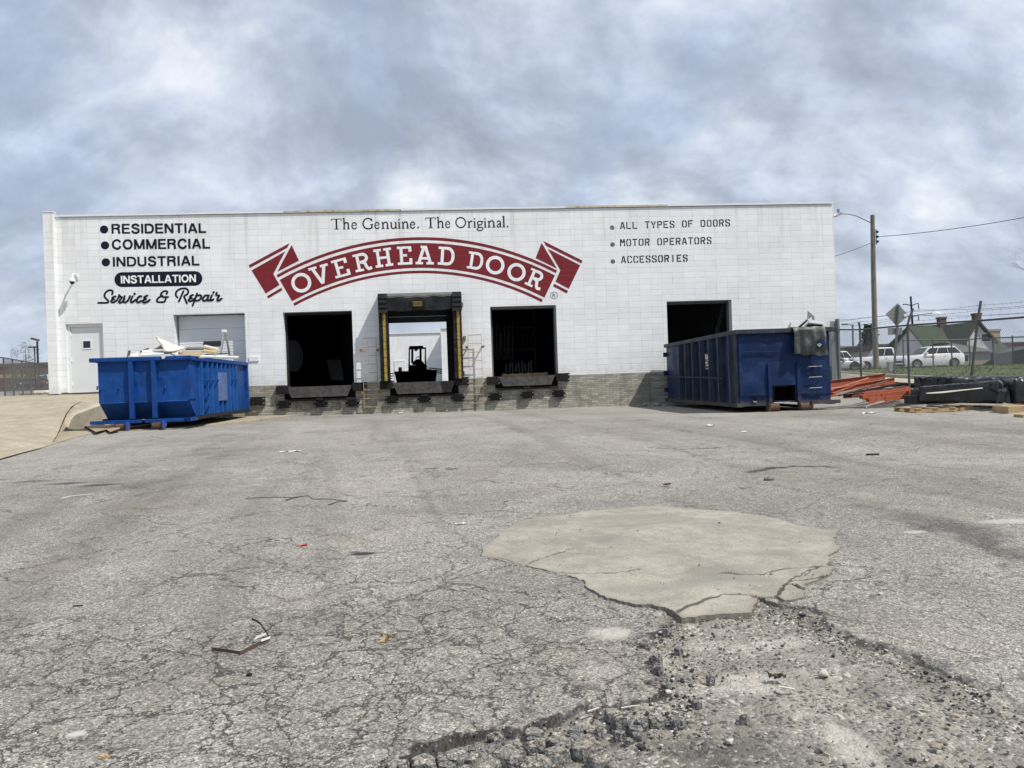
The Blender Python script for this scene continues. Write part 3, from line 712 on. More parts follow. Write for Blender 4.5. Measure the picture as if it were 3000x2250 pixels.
# stains and dust, each where it lies on the lot: (pixel, half sizes in metres along and across, strength)
def spot(px_, py_, rx, ry, k, ch, ang=0.0):
    p = onground(px_, py_); ca, sa = math.cos(ang), math.sin(ang)
    u = ((x - p.x) * ca + (y - p.y) * sa) / rx; v = (-(x - p.x) * sa + (y - p.y) * ca) / ry
    r = np.sqrt(u * u + v * v)
    ch[:] = np.maximum(ch, k * (1 - sstep(0.25, 1.1, r)))
def path(pts, w, k, ch):
    pl = pxground(pts); dd = line_dist(pl, x + (fbm(x, y, 1.1 / w, 3, 81) - .5) * w * 1.6, y + (fbm(x, y, 1.1 / w, 3, 83) - .5) * w * 1.6)
    ch[:] = np.maximum(ch, k * (1 - sstep(0.05 * w, w, dd)) * (.45 + .75 * fbm(x, y, .7 / w, 3, 85)))
spot(2700, 1760, 1.8, 1.2, .40, mg); spot(2500, 1250, 2.5, 1.2, .34, mg); spot(250, 1560, 1.6, 1.0, .30, mg); spot(820, 1480, 1.2, .8, .28, mg); spot(1063, 1624, .17, .10, 1.0, mg); spot(1040, 1618, .08, .06, .7, mg)
path([(-100, 1408), (120, 1412), (290, 1425)], .16, 1.0, mg)
path([(330, 1470), (470, 1400), (560, 1340), (640, 1290), (760, 1240)], .6, .52, mg)
path([(0, 1800), (200, 1600), (330, 1470)], .5, .42, mg)
path([(2195, 1385), (2260, 1370), (2350, 1365), (2450, 1368)], .14, 1.1, mg)
path([(2560, 1480), (2780, 1530), (2960, 1600), (3050, 1660)], .50, .62, mg)
path([(1900, 1312), (2010, 1318), (2110, 1312)], .10, 1.0, mg)
path([(1230, 1372), (1340, 1372)], .06, 1.0, mg)
path([(700, 1330), (820, 1280), (1000, 1250)], .5, .36, mg)
path([(1280, 1225), (1330, 1330), (1250, 1480), (1100, 1700)], .7, .30, mg); path([(1900, 1230), (2050, 1330), (2300, 1380)], .7, .30, mg)
spot(1770, 1290, 1.4, .8, .22, mg); spot(1500, 1240, 1.2, .5, .22, mg); spot(2850, 1330, 1.0, .5, .3, mg)
path([(1930, 1820), (1905, 1880), (1893, 1970), (1885, 2050)], .16, .46, mg)
path([(2260, 1760), (2400, 1805), (2560, 1880), (2720, 1945), (2870, 2000), (3020, 2075)], .16, .62, mg)
path([(900, 2260), (1250, 2215), (1600, 2180), (1900, 2170), (2150, 2230)], .18, .55, mg); path([(1850, 2120), (2000, 2170), (2250, 2230), (2600, 2240)], .30, .60, mg); path([(2700, 2000), (2900, 2120), (3050, 2200)], .3, .35, mg)
spot(1790, 1850, .22, .18, .75, mb); spot(1950, 1930, .12, .26, .62, mb); spot(2250, 1880, .55, .16, .60, mb); spot(2180, 1990, .40, .26, .66, mb); spot(2060, 1880, .3, .16, .55, mb); spot(2420, 1960, .35, .2, .5, mb); spot(1760, 1960, .25, .16, .45, mb); spot(2500, 2180, .16, .45, .66, mb); spot(2330, 1870, .2, .1, .6, mb)
spot(222, 2146, .075, .036, .95, mb); spot(230, 2140, .05, .03, .95, mb); spot(2680, 1560, .20, .10, .66, mb); spot(2960, 1530, .5, .18, .66, mb); spot(1900, 1480, .5, .09, .5, mb); spot(1200, 1385, .42, .2, .50, mb)
path([(2260, 1408), (2400, 1425), (2560, 1455), (2720, 1500)], .28, .44, mb)
path([(1440, 1575), (1530, 1520), (1700, 1494), (1870, 1476), (2010, 1482), (2150, 1492), (2300, 1515), (2420, 1545)], .16, .50, mb)
path([(1150, 1215), (1500, 1208), (1900, 1200)], .35, .34, mb); path([(300, 1275), (560, 1265), (820, 1235)], .6, .46, mb)
mr[:] = np.maximum(mr, 0)
path([(2300, 1400), (2480, 1440), (2700, 1500), (2900, 1560)], .32, .75, mr)
sidew = sstep(11.3, 12.6, x) * sstep(-17, -11, y) * (1 - sstep(13.9, 14.3, x))
mr[:] = np.maximum(mr, 0.42 * sidew * (fbm(x, y, 0.9, 4, 2) > 0.45))
me = bpy.data.meshes.new('asphalt_lot')
nx, ny = len(gx), len(gy)
idx = np.arange(nx * ny).reshape(ny, nx)
quads = np.stack([idx[:-1, :-1], idx[:-1, 1:], idx[1:, 1:], idx[1:, :-1]], -1).reshape(-1, 4)
me.vertices.add(nx * ny); me.vertices.foreach_set('co', np.stack([x, y, z], -1).astype(np.float32).ravel())
me.loops.add(quads.size); me.loops.foreach_set('vertex_index', quads.ravel().astype(np.int32))
me.polygons.add(len(quads)); me.polygons.foreach_set('loop_start', (np.arange(len(quads)) * 4).astype(np.int32))
me.update(calc_edges=True)
ca = me.color_attributes.new('mask', 'FLOAT_COLOR', 'POINT')
ca.data.foreach_set('color', np.stack([mr, mg, mb, np.ones_like(mr)], -1).astype(np.float32).ravel())
me.polygons.foreach_set('use_smooth', [True] * len(me.polygons))
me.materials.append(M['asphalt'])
lot = bpy.data.objects.new('asphalt_lot', me); COL.objects.link(lot); lot['kind'] = 'structure'

# ------------------------------------------------------------------ worn concrete patch in the lot
CR = [pxground([(1300 + a / 1.301, 1200 + b / 1.301) for a, b in L]) for L in (
    [(160, 566), (215, 570), (290, 598), (385, 566), (470, 538), (530, 528)], [(290, 600), (345, 612), (430, 625), (560, 628), (690, 622), (760, 612)],
    [(850, 795), (905, 768), (985, 735), (1060, 709), (1190, 713), (1260, 722)], [(1260, 742), (1275, 712), (1300, 682), (1350, 640), (1440, 604), (1482, 600)],
    [(1050, 622), (1130, 630), (1220, 632), (1300, 610), (1450, 602)], [(1300, 676), (1345, 672), (1370, 690)], [(1330, 660), (1380, 650), (1445, 636)],
    [(1192, 713), (1215, 735), (1230, 758)], [(430, 625), (500, 655), (548, 690)], [(1480, 560), (1470, 590), (1490, 612)])]
px0, px1 = min(p[0] for p in PATCH) - .1, max(p[0] for p in PATCH) + .1; py0, py1 = min(p[1] for p in PATCH) - .1, max(p[1] for p in PATCH) + .1
ax_ = np.arange(px0, px1, 0.014); ay_ = np.arange(py0, py1, 0.014)
PX, PY = np.meshgrid(ax_, ay_); X1, Y1 = PX.ravel(), PY.ravel()
s1 = inside_dist(PATCH, X1, Y1) + (fbm(X1, Y1, 6, 4, 41) - .5) * 0.09 + (fbm(X1, Y1, 30, 2, 43) - .5) * 0.02
keep = s1 > 0
cd_ = np.full(X1.shape, 9.0)
wx1 = X1 + (fbm(X1, Y1, 7, 3, 51) - .5) * .10; wy1 = Y1 + (fbm(X1, Y1, 7, 3, 53) - .5) * .10
for pl in CR: cd_ = np.minimum(cd_, line_dist(pl, wx1, wy1) / (0.5 + fbm(X1, Y1, 3, 2, 55)))
crack = 1 - sstep(0.005, 0.021, cd_)
crackm = crack * (fbm(X1, Y1, 5, 2, 57) > 0.22)
stain = np.zeros(X1.shape)
for (a, b, rx, ry, k) in ((1760, 1580, .45, .22, .6), (1900, 1535, .9, .12, .55), (1690, 1600, .2, .15, .5), (2050, 1640, .9, .10, .35), (1780, 1610, .35, .12, .5)):
    p = onground(a, b); r_ = np.hypot((X1 - p.x) / rx, (Y1 - p.y - .12 * (X1 - p.x)) / ry) + (fbm(X1, Y1, 3.0, 4, 67) - .5) * .9; stain = np.maximum(stain, k * (1 - sstep(.2, 1.1, r_)))
stain = np.maximum(stain, 0.6 * (1 - sstep(0.0, 0.07, s1)))
stain = np.maximum(stain, 0.55 * sstep(.48, .75, fbm(X1 * .55, Y1, 1.5, 5, 63)))
lift = 0.007 + 0.005 * sstep(-21.0, -22.5, Y1) + 0.014 * np.clip(1 - np.hypot(X1 - onground(2090, 1775).x, Y1 - onground(2090, 1775).y) / 0.6, 0, 1)
Z1 = gz(X1, Y1) + (fbm(X1, Y1, 0.45, 4, 3) - .5) * 0.05 + lift + (fbm(X1, Y1, 1.5, 3, 61) - .5) * 0.012 - crackm * 0.012
pn, pm = len(ax_), len(ay_); ids = np.arange(pn * pm).reshape(pm, pn)
q = np.stack([ids[:-1, :-1], ids[:-1, 1:], ids[1:, 1:], ids[1:, :-1]], -1).reshape(-1, 4)
q = q[keep[q].all(1)]
used = np.unique(q); remap = -np.ones(pn * pm, int); remap[used] = np.arange(len(used))
q2 = remap[q]
ed_ = np.concatenate([q2[:, [0, 1]], q2[:, [1, 2]], q2[:, [2, 3]], q2[:, [3, 0]]]); key = {}
for a, b in ed_.tolist(): key[(a, b)] = 1
rimE = [(a, b) for (a, b) in key if (b, a) not in key]
GXs = s1.reshape(pm, pn); g1, g0_ = np.gradient(GXs, 0.014); g1 = g1.ravel(); g0_ = g0_.ravel()
rim_v = set(i for e in rimE for i in e)
XX, YY = X1.copy(), Y1.copy()
for i_ in rim_v:
    k_ = used[i_]; g_n = max(.3, g0_[k_] ** 2 + g1[k_] ** 2); f_ = min(.016, max(0.0, s1[k_])) / g_n
    XX[k_] -= g0_[k_] * f_; YY[k_] -= g1[k_] * f_
vs = [(XX[i], YY[i], Z1[i]) for i in used]; fs = q2.tolist(); low_ = {}
for a, b in rimE:
    for i in (a, b):
        if i not in low_: low_[i] = len(vs); vs.append((vs[i][0], vs[i][1], vs[i][2] - 0.0005)); vs.append((vs[i][0], vs[i][1], vs[i][2] - 0.05))
    fs.append([b, a, low_[a], low_[b]]); fs.append([low_[b], low_[a], low_[a] + 1, low_[b] + 1])
me = bpy.data.meshes.new('concrete_patch'); me.from_pydata(vs, [], fs)
ca = me.color_attributes.new('mask', 'FLOAT_COLOR', 'POINT')
cc = np.zeros((len(vs), 4), np.float32); cc[:len(used), 0] = crackm[used]; cc[:len(used), 1] = stain[used]; cc[len(used):, 0] = 0.56; cc[:, 3] = 1
ca.data.foreach_set('color', cc.ravel()); me.materials.append(M['patch']); me.update()
po = bpy.data.objects.new('concrete_patch', me); COL.objects.link(po); po['kind'] = 'structure'


# ------------------------------------------------------------------ warehouse
XL, XR, ZT, DEP = -13.51, 14.24, 7.13, 22.0
wh = thing('warehouse', 'long white painted block warehouse with red banner sign and four dock openings', 'warehouse', (0, 0, 0))
D1 = (-5.75, -3.38, 1.04, 3.67); D2 = (-2.30, 0.36, 1.05, 3.95); D3 = (1.47, 3.83, 1.04, 3.67); D4 = (7.87, 10.28, 1.04, 3.69)
GA = (-9.45, -7.05, 0.93, 3.69); DO = (-13.02, -11.80, 1.12, 3.47)
TH = 0.36
def wall_open(mb, z0, z1, ops, y0=0.0, y1=TH, x0=XL, x1=XR):
    ops = [(a, b, max(c, z0), min(d, z1)) for a, b, c, d in ops if d > z0 and c < z1]
    xs = sorted({x0, x1} | {o[0] for o in ops} | {o[1] for o in ops}); zs = sorted({z0, z1} | {o[2] for o in ops} | {o[3] for o in ops})
    def solid(i, k):
        if i < 0 or k < 0 or i >= len(xs) - 1 or k >= len(zs) - 1: return False
        cx, cz = (xs[i] + xs[i + 1]) / 2, (zs[k] + zs[k + 1]) / 2
        return not any(a < cx < b and c < cz < d_ for a, b, c, d_ in ops)
    for i in range(len(xs) - 1):
        for k in range(len(zs) - 1):
            if not solid(i, k): continue
            a, b, c, e = xs[i], xs[i + 1], zs[k], zs[k + 1]
            mb.face([(a, y0, c), (b, y0, c), (b, y0, e), (a, y0, e)]); mb.face([(b, y1, c), (a, y1, c), (a, y1, e), (b, y1, e)])
            if not solid(i - 1, k): mb.face([(a, y1, c), (a, y0, c), (a, y0, e), (a, y1, e)])
            if not solid(i + 1, k): mb.face([(b, y0, c), (b, y1, c), (b, y1, e), (b, y0, e)])
            if not solid(i, k - 1): mb.face([(a, y1, c), (b, y1, c), (b, y0, c), (a, y0, c)])
            if not solid(i, k + 1): mb.face([(a, y0, e), (b, y0, e), (b, y1, e), (a, y1, e)])
OPS = [D1, D2, D3, D4, GA, DO]
ZB = 1.135
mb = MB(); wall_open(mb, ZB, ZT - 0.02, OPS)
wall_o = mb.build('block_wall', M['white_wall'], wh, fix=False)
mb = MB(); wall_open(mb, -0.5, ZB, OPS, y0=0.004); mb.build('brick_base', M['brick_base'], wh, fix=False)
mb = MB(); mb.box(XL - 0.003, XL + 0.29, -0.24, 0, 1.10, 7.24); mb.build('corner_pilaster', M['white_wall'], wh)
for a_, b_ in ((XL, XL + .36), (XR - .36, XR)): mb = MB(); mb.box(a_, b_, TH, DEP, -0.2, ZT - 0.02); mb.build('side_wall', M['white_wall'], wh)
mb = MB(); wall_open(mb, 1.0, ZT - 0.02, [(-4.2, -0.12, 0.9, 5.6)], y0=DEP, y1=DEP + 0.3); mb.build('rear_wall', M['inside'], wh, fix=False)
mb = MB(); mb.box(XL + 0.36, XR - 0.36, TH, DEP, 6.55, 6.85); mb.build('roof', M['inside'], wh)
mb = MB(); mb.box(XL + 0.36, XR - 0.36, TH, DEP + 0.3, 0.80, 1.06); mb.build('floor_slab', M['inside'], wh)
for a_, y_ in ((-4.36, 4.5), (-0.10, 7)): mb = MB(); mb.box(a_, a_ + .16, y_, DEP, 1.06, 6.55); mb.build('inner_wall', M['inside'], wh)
# coping: metal edging in lengths, some gone rusty
cuts = [(XL + 0.30, -9.2, 0), (-9.2, -5.6, 0), (-5.6, -1.55, 1), (-1.55, 2.4, 0), (2.4, 4.3, 0), (4.3, 8.0, 1), (8.0, 11.0, 0), (11.0, XR, 0)]
for k, (a, b, r) in enumerate(cuts):
    mb = MB(); dz_ = [0, .006, .004, .007, .002, .004, .006, .003][k]
    mb.box(a + .004, b - .004, -0.045, 0.40, ZT + 0.02 + dz_, ZT + 0.055 + dz_); mb.box(a + .004, b - .004, -0.045, -0.02, ZT - 0.012 + dz_, ZT + 0.02 + dz_)
    o = mb.build('coping', M['coping_rust'] if r else M['coping'], wh)
    if r: o['label'] = 'rust stained length of metal coping on the parapet'
mb = MB(); mb.box(XL - 0.02, XL + 0.31, -0.26, 0.02, 7.24, 7.27); mb.build('pilaster_cap', M['coping'], wh)
# maroon strip at the foot of the wall by the ramp
mb = MB(); mb.box(XL, -10.3, -0.05, 0.0, 1.02, 1.115); mb.box(XL - .01, XL + .3, -.30, -.25, .98, 1.10); mb.build('base_strip', M['maroon'], wh)

# walk-in door
dr = MB(); dr.box(DO[0] + .10, DO[1] - .06, 0.13, 0.17, 1.125, 3.36); door = dr.build('walk_door', M['grey_door'], wh, bevel=.004)
f = MB(); f.box(DO[0], DO[0] + .095, 0.09, 0.2, 1.12, 3.47); f.box(DO[1] - .055, DO[1], 0.09, 0.2, 1.12, 3.47); f.box(DO[0] + .095, DO[1] - .055, 0.09, 0.2, 3.365, 3.47)
f.build('door_frame', M['white_metal'], door)
f = MB(); f.box(-12.56, -12.23, 0.115, 0.129, 2.60, 2.93)
f.build('window_frame', M['white_metal'], door)
f = MB(); f.box(-12.51, -12.28, 0.109, 0.1145, 2.65, 2.88); f.build('window_pane', M['glass_dark'], door)
for zc in (3.12, 2.26, 1.42):
    f = MB(); f.tube([(-12.915, .115, zc - .07), (-12.915, .115, zc + .07)], .022, 8); f.build('hinge', M['white_metal'], door)
# sectional garage door behind the blue dumpster
g = MB(); zz0 = 0.94
for k in range(6):
    a = 0.94 + k * 0.455; b_ = min(a + 0.447, 3.67)
    g.box(GA[0] + .04, GA[1] - .04, 0.37, 0.41, a, b_)
    for r_ in (0.1, 0.2, 0.3, 0.4):
        if a + r_ < 3.64: g.box(GA[0] + .05, GA[1] - .05, 0.362, 0.372, a + r_ - .006, a + r_ + .006)
gar = g.build('garage_door', M['garage'], wh)
wa, wb = aty(596, 1000, .35), aty(648, 1013, .35)
f = MB(); f.box(wa.x, wb.x, 0.345, 0.361, wb.z, wa.z); f.build('window_frame', M['trim'], gar, bevel=.015)
f = MB(); f.box(wa.x + .04, wb.x - .04, 0.338, 0.3445, wb.z + .03, wa.z - .03); f.build('window_pane', M['glass_dark'], gar)
for a_ in (GA[0], GA[1] - .05): f = MB(); f.box(a_, a_ + .05, .36, .42, .93, 3.69); f.build('door_track', M['galv'], gar)
# steel frames and door tracks of the dock openings
for (a, b, c, e), nm in ((D1, 0), (D3, 1), (D4, 2)):
    f = MB()
    f.box(a - .002, a + .07, .30, .42, c, e); f.box(b - .07, b + .002, .30 if nm != 1 else .02, .42, c, e); f.box(a + .07, b - .07, .30 if nm != 1 else .05, .42, e - .09, e + .002)
    f.build('opening_frame', M['darksteel'] if nm == 0 else M['galv_dark'], wh)
for a_, b_ in ((.12, .62), (.05, .50)): f = MB(); f.bar((D4[1] - a_, .5, 3.6), (D4[1] - b_, .9, 1.6), .06, .02); f.build('door_track', M['inside_item'], wh)
# partly raised door of the middle bay
f = MB()
for k in range(3): f.box(D2[0] + .12, D2[1] - .12, .40 + .02 * k, .44 + .02 * k, 3.22 + k * .22, 3.22 + k * .22 + .212)
mid_door = f.build('raised_door', M['vinyl'], wh)
for k in range(4): f = MB(); f.box(-2.0 + .55 * k, -1.94 + .55 * k, .385, .398, 3.3, 3.42); f.build('door_bracket', M['darksteel'], mid_door)

# ---- painted lettering
def paint(name, label, parent, polys, m, d0=0.003, step=0.00025):
    """polys: lists of wall points (x, z), each laid a hair proud of the one before"""
    mb = MB()
    for k, P in enumerate(polys):
        if isinstance(P, tuple): mb.mesh(*P)
        else: mb.face([(p[0], -(d0 + step * k), p[1]) for p in P])
    o = mb.build(name, m, parent, fix=False)
    if label: o['label'] = label
    # all faces look towards the lot
    for p in o.data.polygons:
        if p.normal.y > 0: p.flip()
    return o
def text_poly(body, xa, za, xb, zb, cap, bold=0.0, shear=0.0):
    """built-in letters as (verts, faces) on the wall: baseline from (xa, za) to (xb, zb), cap height"""
    c = bpy.data.curves.new('t', 'FONT'); c.body = body; c.size = 1.0; c.offset = bold; c.resolution_u = 4
    o = bpy.data.objects.new('t', c); COL.objects.link(o)
    dg = bpy.context.evaluated_depsgraph_get(); dg.update()
    me = bpy.data.meshes.new_from_object(o.evaluated_get(dg))
    v = np.array([w.co[:2] for w in me.vertices]); F = [tuple(p.vertices) for p in me.polygons]
    bpy.data.objects.remove(o); bpy.data.curves.remove(c)
    x0, x1 = v[:, 0].min(), v[:, 0].max(); h = v[:, 1].max(); lo_ = min(0, 0)
    out = []
    for a, b in v:
        t = (a - x0) / (x1 - x0); out.append((xa + (xb - xa) * t, za + (zb - za) * t + (b - lo_) / h * cap))
    return out, F
def paint_text(name, label, parent, m, specs, d0=0.003):
    P = []
    for k, s in enumerate(specs):
        v, F = text_poly(*s); P.append(([(a, -(d0 + .0003 * k), b) for a, b in v], F))
    return paint(name, label, parent, P, m)
def stroke(pts, w, caps=False, k=7):
    """2-D line with width (number or one per point) as polygons"""
    pts = [Vector((p[0], p[1])) for p in pts]; L = len(pts); ws = list(w) if isinstance(w, (list, tuple)) else [w] * L
    Lft, Rgt = [], []
    for i, p in enumerate(pts):
        a = (p - pts[i - 1]).normalized() if i > 0 else None; b = (pts[i + 1] - p).normalized() if i < L - 1 else None
        if a is None: nn = Vector((-b.y, b.x)); s = 1
        elif b is None: nn = Vector((-a.y, a.x)); s = 1
        else:
            t = (a + b)
            t = t.normalized() if t.length > 1e-4 else a
            nn = Vector((-t.y, t.x)); s = min(1.6, 1 / max(0.4, nn.dot(Vector((-a.y, a.x)))))
        Lft.append(p + nn * ws[i] / 2 * s); Rgt.append(p - nn * ws[i] / 2 * s)
    out = [[Rgt[i], Rgt[i + 1], Lft[i + 1], Lft[i]] for i in range(L - 1)]
    if caps:
        for p, r in ((pts[0], ws[0] / 2), (pts[-1], ws[-1] / 2)):
            out.append([(p.x + r * math.cos(2 * math.pi * j / 14), p.y + r * math.sin(2 * math.pi * j / 14)) for j in range(14)])
    return out
def curve(pts, n=5):
    """smooth line through points"""
    P = [Vector((p[0], p[1])) for p in pts]; P = [P[0] * 2 - P[1]] + P + [P[-1] * 2 - P[-2]]; out = []
    for i in range(1, len(P) - 2):
        for k in range(n):
            t = k / n; a, b, c, d_ = P[i - 1], P[i], P[i + 1], P[i + 2]
            out.append(0.5 * ((2 * b) + (c - a) * t + (2 * a - 5 * b + 4 * c - d_) * t * t + (3 * b - a - 3 * c + d_) * t ** 3))
    out.append(P[-2]); return out
def circ(c, r, n=28): return [(c[0] + r * math.cos(2 * math.pi * j / n), c[1] + r * math.sin(2 * math.pi * j / n)) for j in range(n)]
def ring_polys(c, r0, r1, n=40):
    a, b = circ(c, r0, n), circ(c, r1, n)
    return ([(p[0], p[1]) for p in a + b], [(j, (j + 1) % n, n + (j + 1) % n, n + j) for j in range(n)])

SN = .215
SANS = {'R': (.74, [[(.09, 0), (.09, 1)], [(.09, .915), (.42, .915)], curve([(.40, .915), (.56, .88), (.62, .74), (.56, .58), (.40, .535)], 4), [(.09, .535), (.42, .535)], curve([(.40, .52), (.56, .44), (.60, .28), (.61, .10), (.66, .0)], 4)]),
 'E': (.66, [[(.09, 0), (.09, 1)], [(.09, .92), (.65, .92)], [(.09, .52), (.61, .52)], [(.09, .08), (.66, .08)]]),
 'S': (.70, [curve([(.60, .70), (.56, .84), (.44, .925), (.30, .925), (.15, .86), (.12, .70), (.22, .58), (.40, .51), (.56, .43), (.61, .28), (.55, .13), (.40, .07), (.24, .08), (.12, .18), (.085, .32)], 4)]),
 'I': (.19, [[(.095, 0), (.095, 1)]]), 'D': (.76, [[(.09, 0), (.09, 1)], [(.09, .915), (.36, .915)], curve([(.34, .915), (.54, .86), (.66, .68), (.665, .34), (.55, .14), (.34, .085)], 4), [(.09, .085), (.36, .085)]]),
 'N': (.74, [[(.09, 0), (.09, 1)], [(.65, 0), (.65, 1)], [(.12, .96), (.62, .04)]]), 'T': (.68, [[(.34, 0), (.34, .99)], [(.0, .92), (.68, .92)]]),
 'A': (.78, [[(.08, 0), (.37, .99)], [(.70, 0), (.41, .99)], [(.18, .30), (.60, .30)]]), 'L': (.62, [[(.09, 0), (.09, 1)], [(.09, .08), (.62, .08)]]),
 'C': (.77, [curve([(.67, .68), (.62, .82), (.50, .92), (.36, .925), (.18, .82), (.09, .62), (.09, .38), (.18, .18), (.36, .075), (.50, .08), (.62, .18), (.68, .34)], 4)]),
 'O': (.82, [curve([(.41, .925), (.22, .85), (.10, .62), (.10, .38), (.22, .15), (.41, .075), (.60, .15), (.72, .38), (.72, .62), (.60, .85), (.41, .925)], 4)]),
 'M': (.88, [[(.09, 0), (.09, 1)], [(.79, 0), (.79, 1)], [(.11, .97), (.42, .05)], [(.77, .97), (.46, .05)]]), 'U': (.73, [curve([(.09, 1), (.09, .6), (.10, .24), (.20, .11), (.365, .075), (.53, .11), (.63, .24), (.64, .6), (.64, 1)], 4)])}
def sans(txt, A, B, cap, w=SN, gap=.10):
    tot = sum(SANS[ch][0] for ch in txt) + gap * (len(txt) - 1); k = (B[0] - A[0]) / tot; u = 0; P = []
    for ch in txt:
        def mp2(p): t_ = (u + p[0]) / tot; return (A[0] + (u + p[0]) * k, A[1] + (B[1] - A[1]) * t_ + p[1] * cap)
        for s_ in SANS[ch][1]: P += stroke([mp2(p) for p in s_], w * cap * (.86 if len(s_) == 2 and s_[0][1] == s_[1][1] else 1.0))
        u += SANS[ch][0] + gap
    return P
for txt, xa, xb, ycap in (('RESIDENTIAL', (260, 303), (1795, 288), 158), ('COMMERCIAL', (268, 558), (1858, 541), 162), ('INDUSTRIAL', (282, 838), (1686, 814), 158)):
    A = onwall(280 + xa[0] / 5.53, 630 + xa[1] / 5.53); B = onwall(280 + xb[0] / 5.53, 630 + xb[1] / 5.53); T = onwall(280 + xa[0] / 5.53, 630 + (xa[1] - ycap) / 5.53)
    paint('painted_word', 'bold dark navy word %s painted on the wall' % txt, wh, sans(txt, A, B, T[1] - A[1]), M['navy_paint'], step=.00004)
for cx_, cy_ in ((138, 234), (153, 491), (167, 766)):
    c = onwall(280 + cx_ / 5.53, 630 + cy_ / 5.53)
    paint('painted_bullet', 'round dark navy bullet', wh, [circ(c, 0.140)], M['navy_paint'])
A = onwall(280 + 305 / 5.53, 630 + 1050 / 5.53); B = onwall(280 + 1731 / 5.53, 630 + 1024 / 5.53); rr = 0.255
pill = [(A[0] + rr + rr * math.cos(t), A[1] + rr * math.sin(t)) for t in np.linspace(math.pi / 2, 1.5 * math.pi, 16)] + [(B[0] - rr + rr * math.cos(t), B[1] + rr * math.sin(t)) for t in np.linspace(-math.pi / 2, math.pi / 2, 16)]
pl_o = paint('painted_pill', 'dark navy rounded bar with white word INSTALLATION', wh, [pill], M['navy_paint'])
A = onwall(280 + 412 / 5.53, 630 + 1109 / 5.53); B = onwall(280 + 1630 / 5.53, 630 + 1087 / 5.53)
paint('lettering', None, pl_o, sans('INSTALLATION', A, B, .262, .205, .07), M['clean_white'], d0=.006, step=.00004)
# hand-lettered script
SC_ = [[(268, 1285), (277, 1248), (262, 1222), (225, 1218), (180, 1240), (148, 1285), (150, 1330), (185, 1368), (208, 1395), (200, 1417), (165, 1422), (45, 1423)],
       [(328, 1318), (290, 1328), (272, 1348), (300, 1364), (268, 1375), (254, 1400), (276, 1416), (316, 1402), (352, 1372), (392, 1300)], [(382, 1296), (400, 1320), (428, 1332), (398, 1376), (380, 1408), (402, 1420), (436, 1402), (470, 1362)],
       [(474, 1312), (456, 1370), (458, 1408), (490, 1412), (532, 1376), (560, 1312)], [(600, 1320), (576, 1380), (578, 1410), (606, 1408), (650, 1372)], [(745, 1316), (712, 1318), (682, 1352), (672, 1398), (696, 1414), (742, 1390)],
       [(842, 1304), (806, 1320), (790, 1342), (818, 1358), (784, 1374), (768, 1400), (794, 1418), (834, 1406), (880, 1374)],
       [(1150, 1278), (1164, 1250), (1148, 1232), (1106, 1236), (1066, 1266), (1060, 1298), (1088, 1314), (1036, 1330), (1000, 1366), (996, 1396), (1024, 1410), (1110, 1407), (1132, 1372), (1146, 1326)], [(1096, 1330), (1176, 1328)],
       [(1328, 1336), (1302, 1302), (1306, 1252), (1346, 1210), (1404, 1190), (1462, 1192), (1500, 1222), (1494, 1274), (1438, 1316), (1456, 1370), (1480, 1432)], [(1424, 1236), (1388, 1316), (1350, 1402)],
       [(1582, 1294), (1546, 1306), (1530, 1330), (1558, 1344), (1522, 1358), (1508, 1382), (1530, 1396), (1570, 1384), (1618, 1340)], [(1646, 1270), (1626, 1330), (1600, 1398), (1574, 1466)], [(1630, 1316), (1672, 1298), (1710, 1306), (1706, 1350), (1668, 1382), (1620, 1388)],
       [(1822, 1302), (1780, 1304), (1746, 1340), (1742, 1378), (1776, 1388), (1816, 1352), (1836, 1300)], [(1836, 1300), (1816, 1362), (1828, 1386), (1866, 1366)], [(1888, 1300), (1866, 1352), (1874, 1384), (1912, 1366)],
       [(1968, 1258), (1956, 1290), (1984, 1302), (2006, 1308), (1984, 1344), (1974, 1374), (1998, 1384), (2046, 1352)]]
for i0, i1, dot, lab in ((0, 7, (636, 1277), 'flowing navy script word Service'), (7, 9, None, 'navy script ampersand'), (9, 99, (1916, 1252), 'flowing navy script word Repair')):
    P = []
    for L in SC_[i0:i1]:
        w = [onwall(280 + a / 5.53, 630 + b / 5.53) for a, b in L]
        P += stroke(curve(w, 5), 0.066, caps=True)
    if dot: P.append(circ(onwall(280 + dot[0] / 5.53, 630 + dot[1] / 5.53), .042, 14))
    paint('painted_word', lab, wh, P, M['navy_paint'], step=.00006)

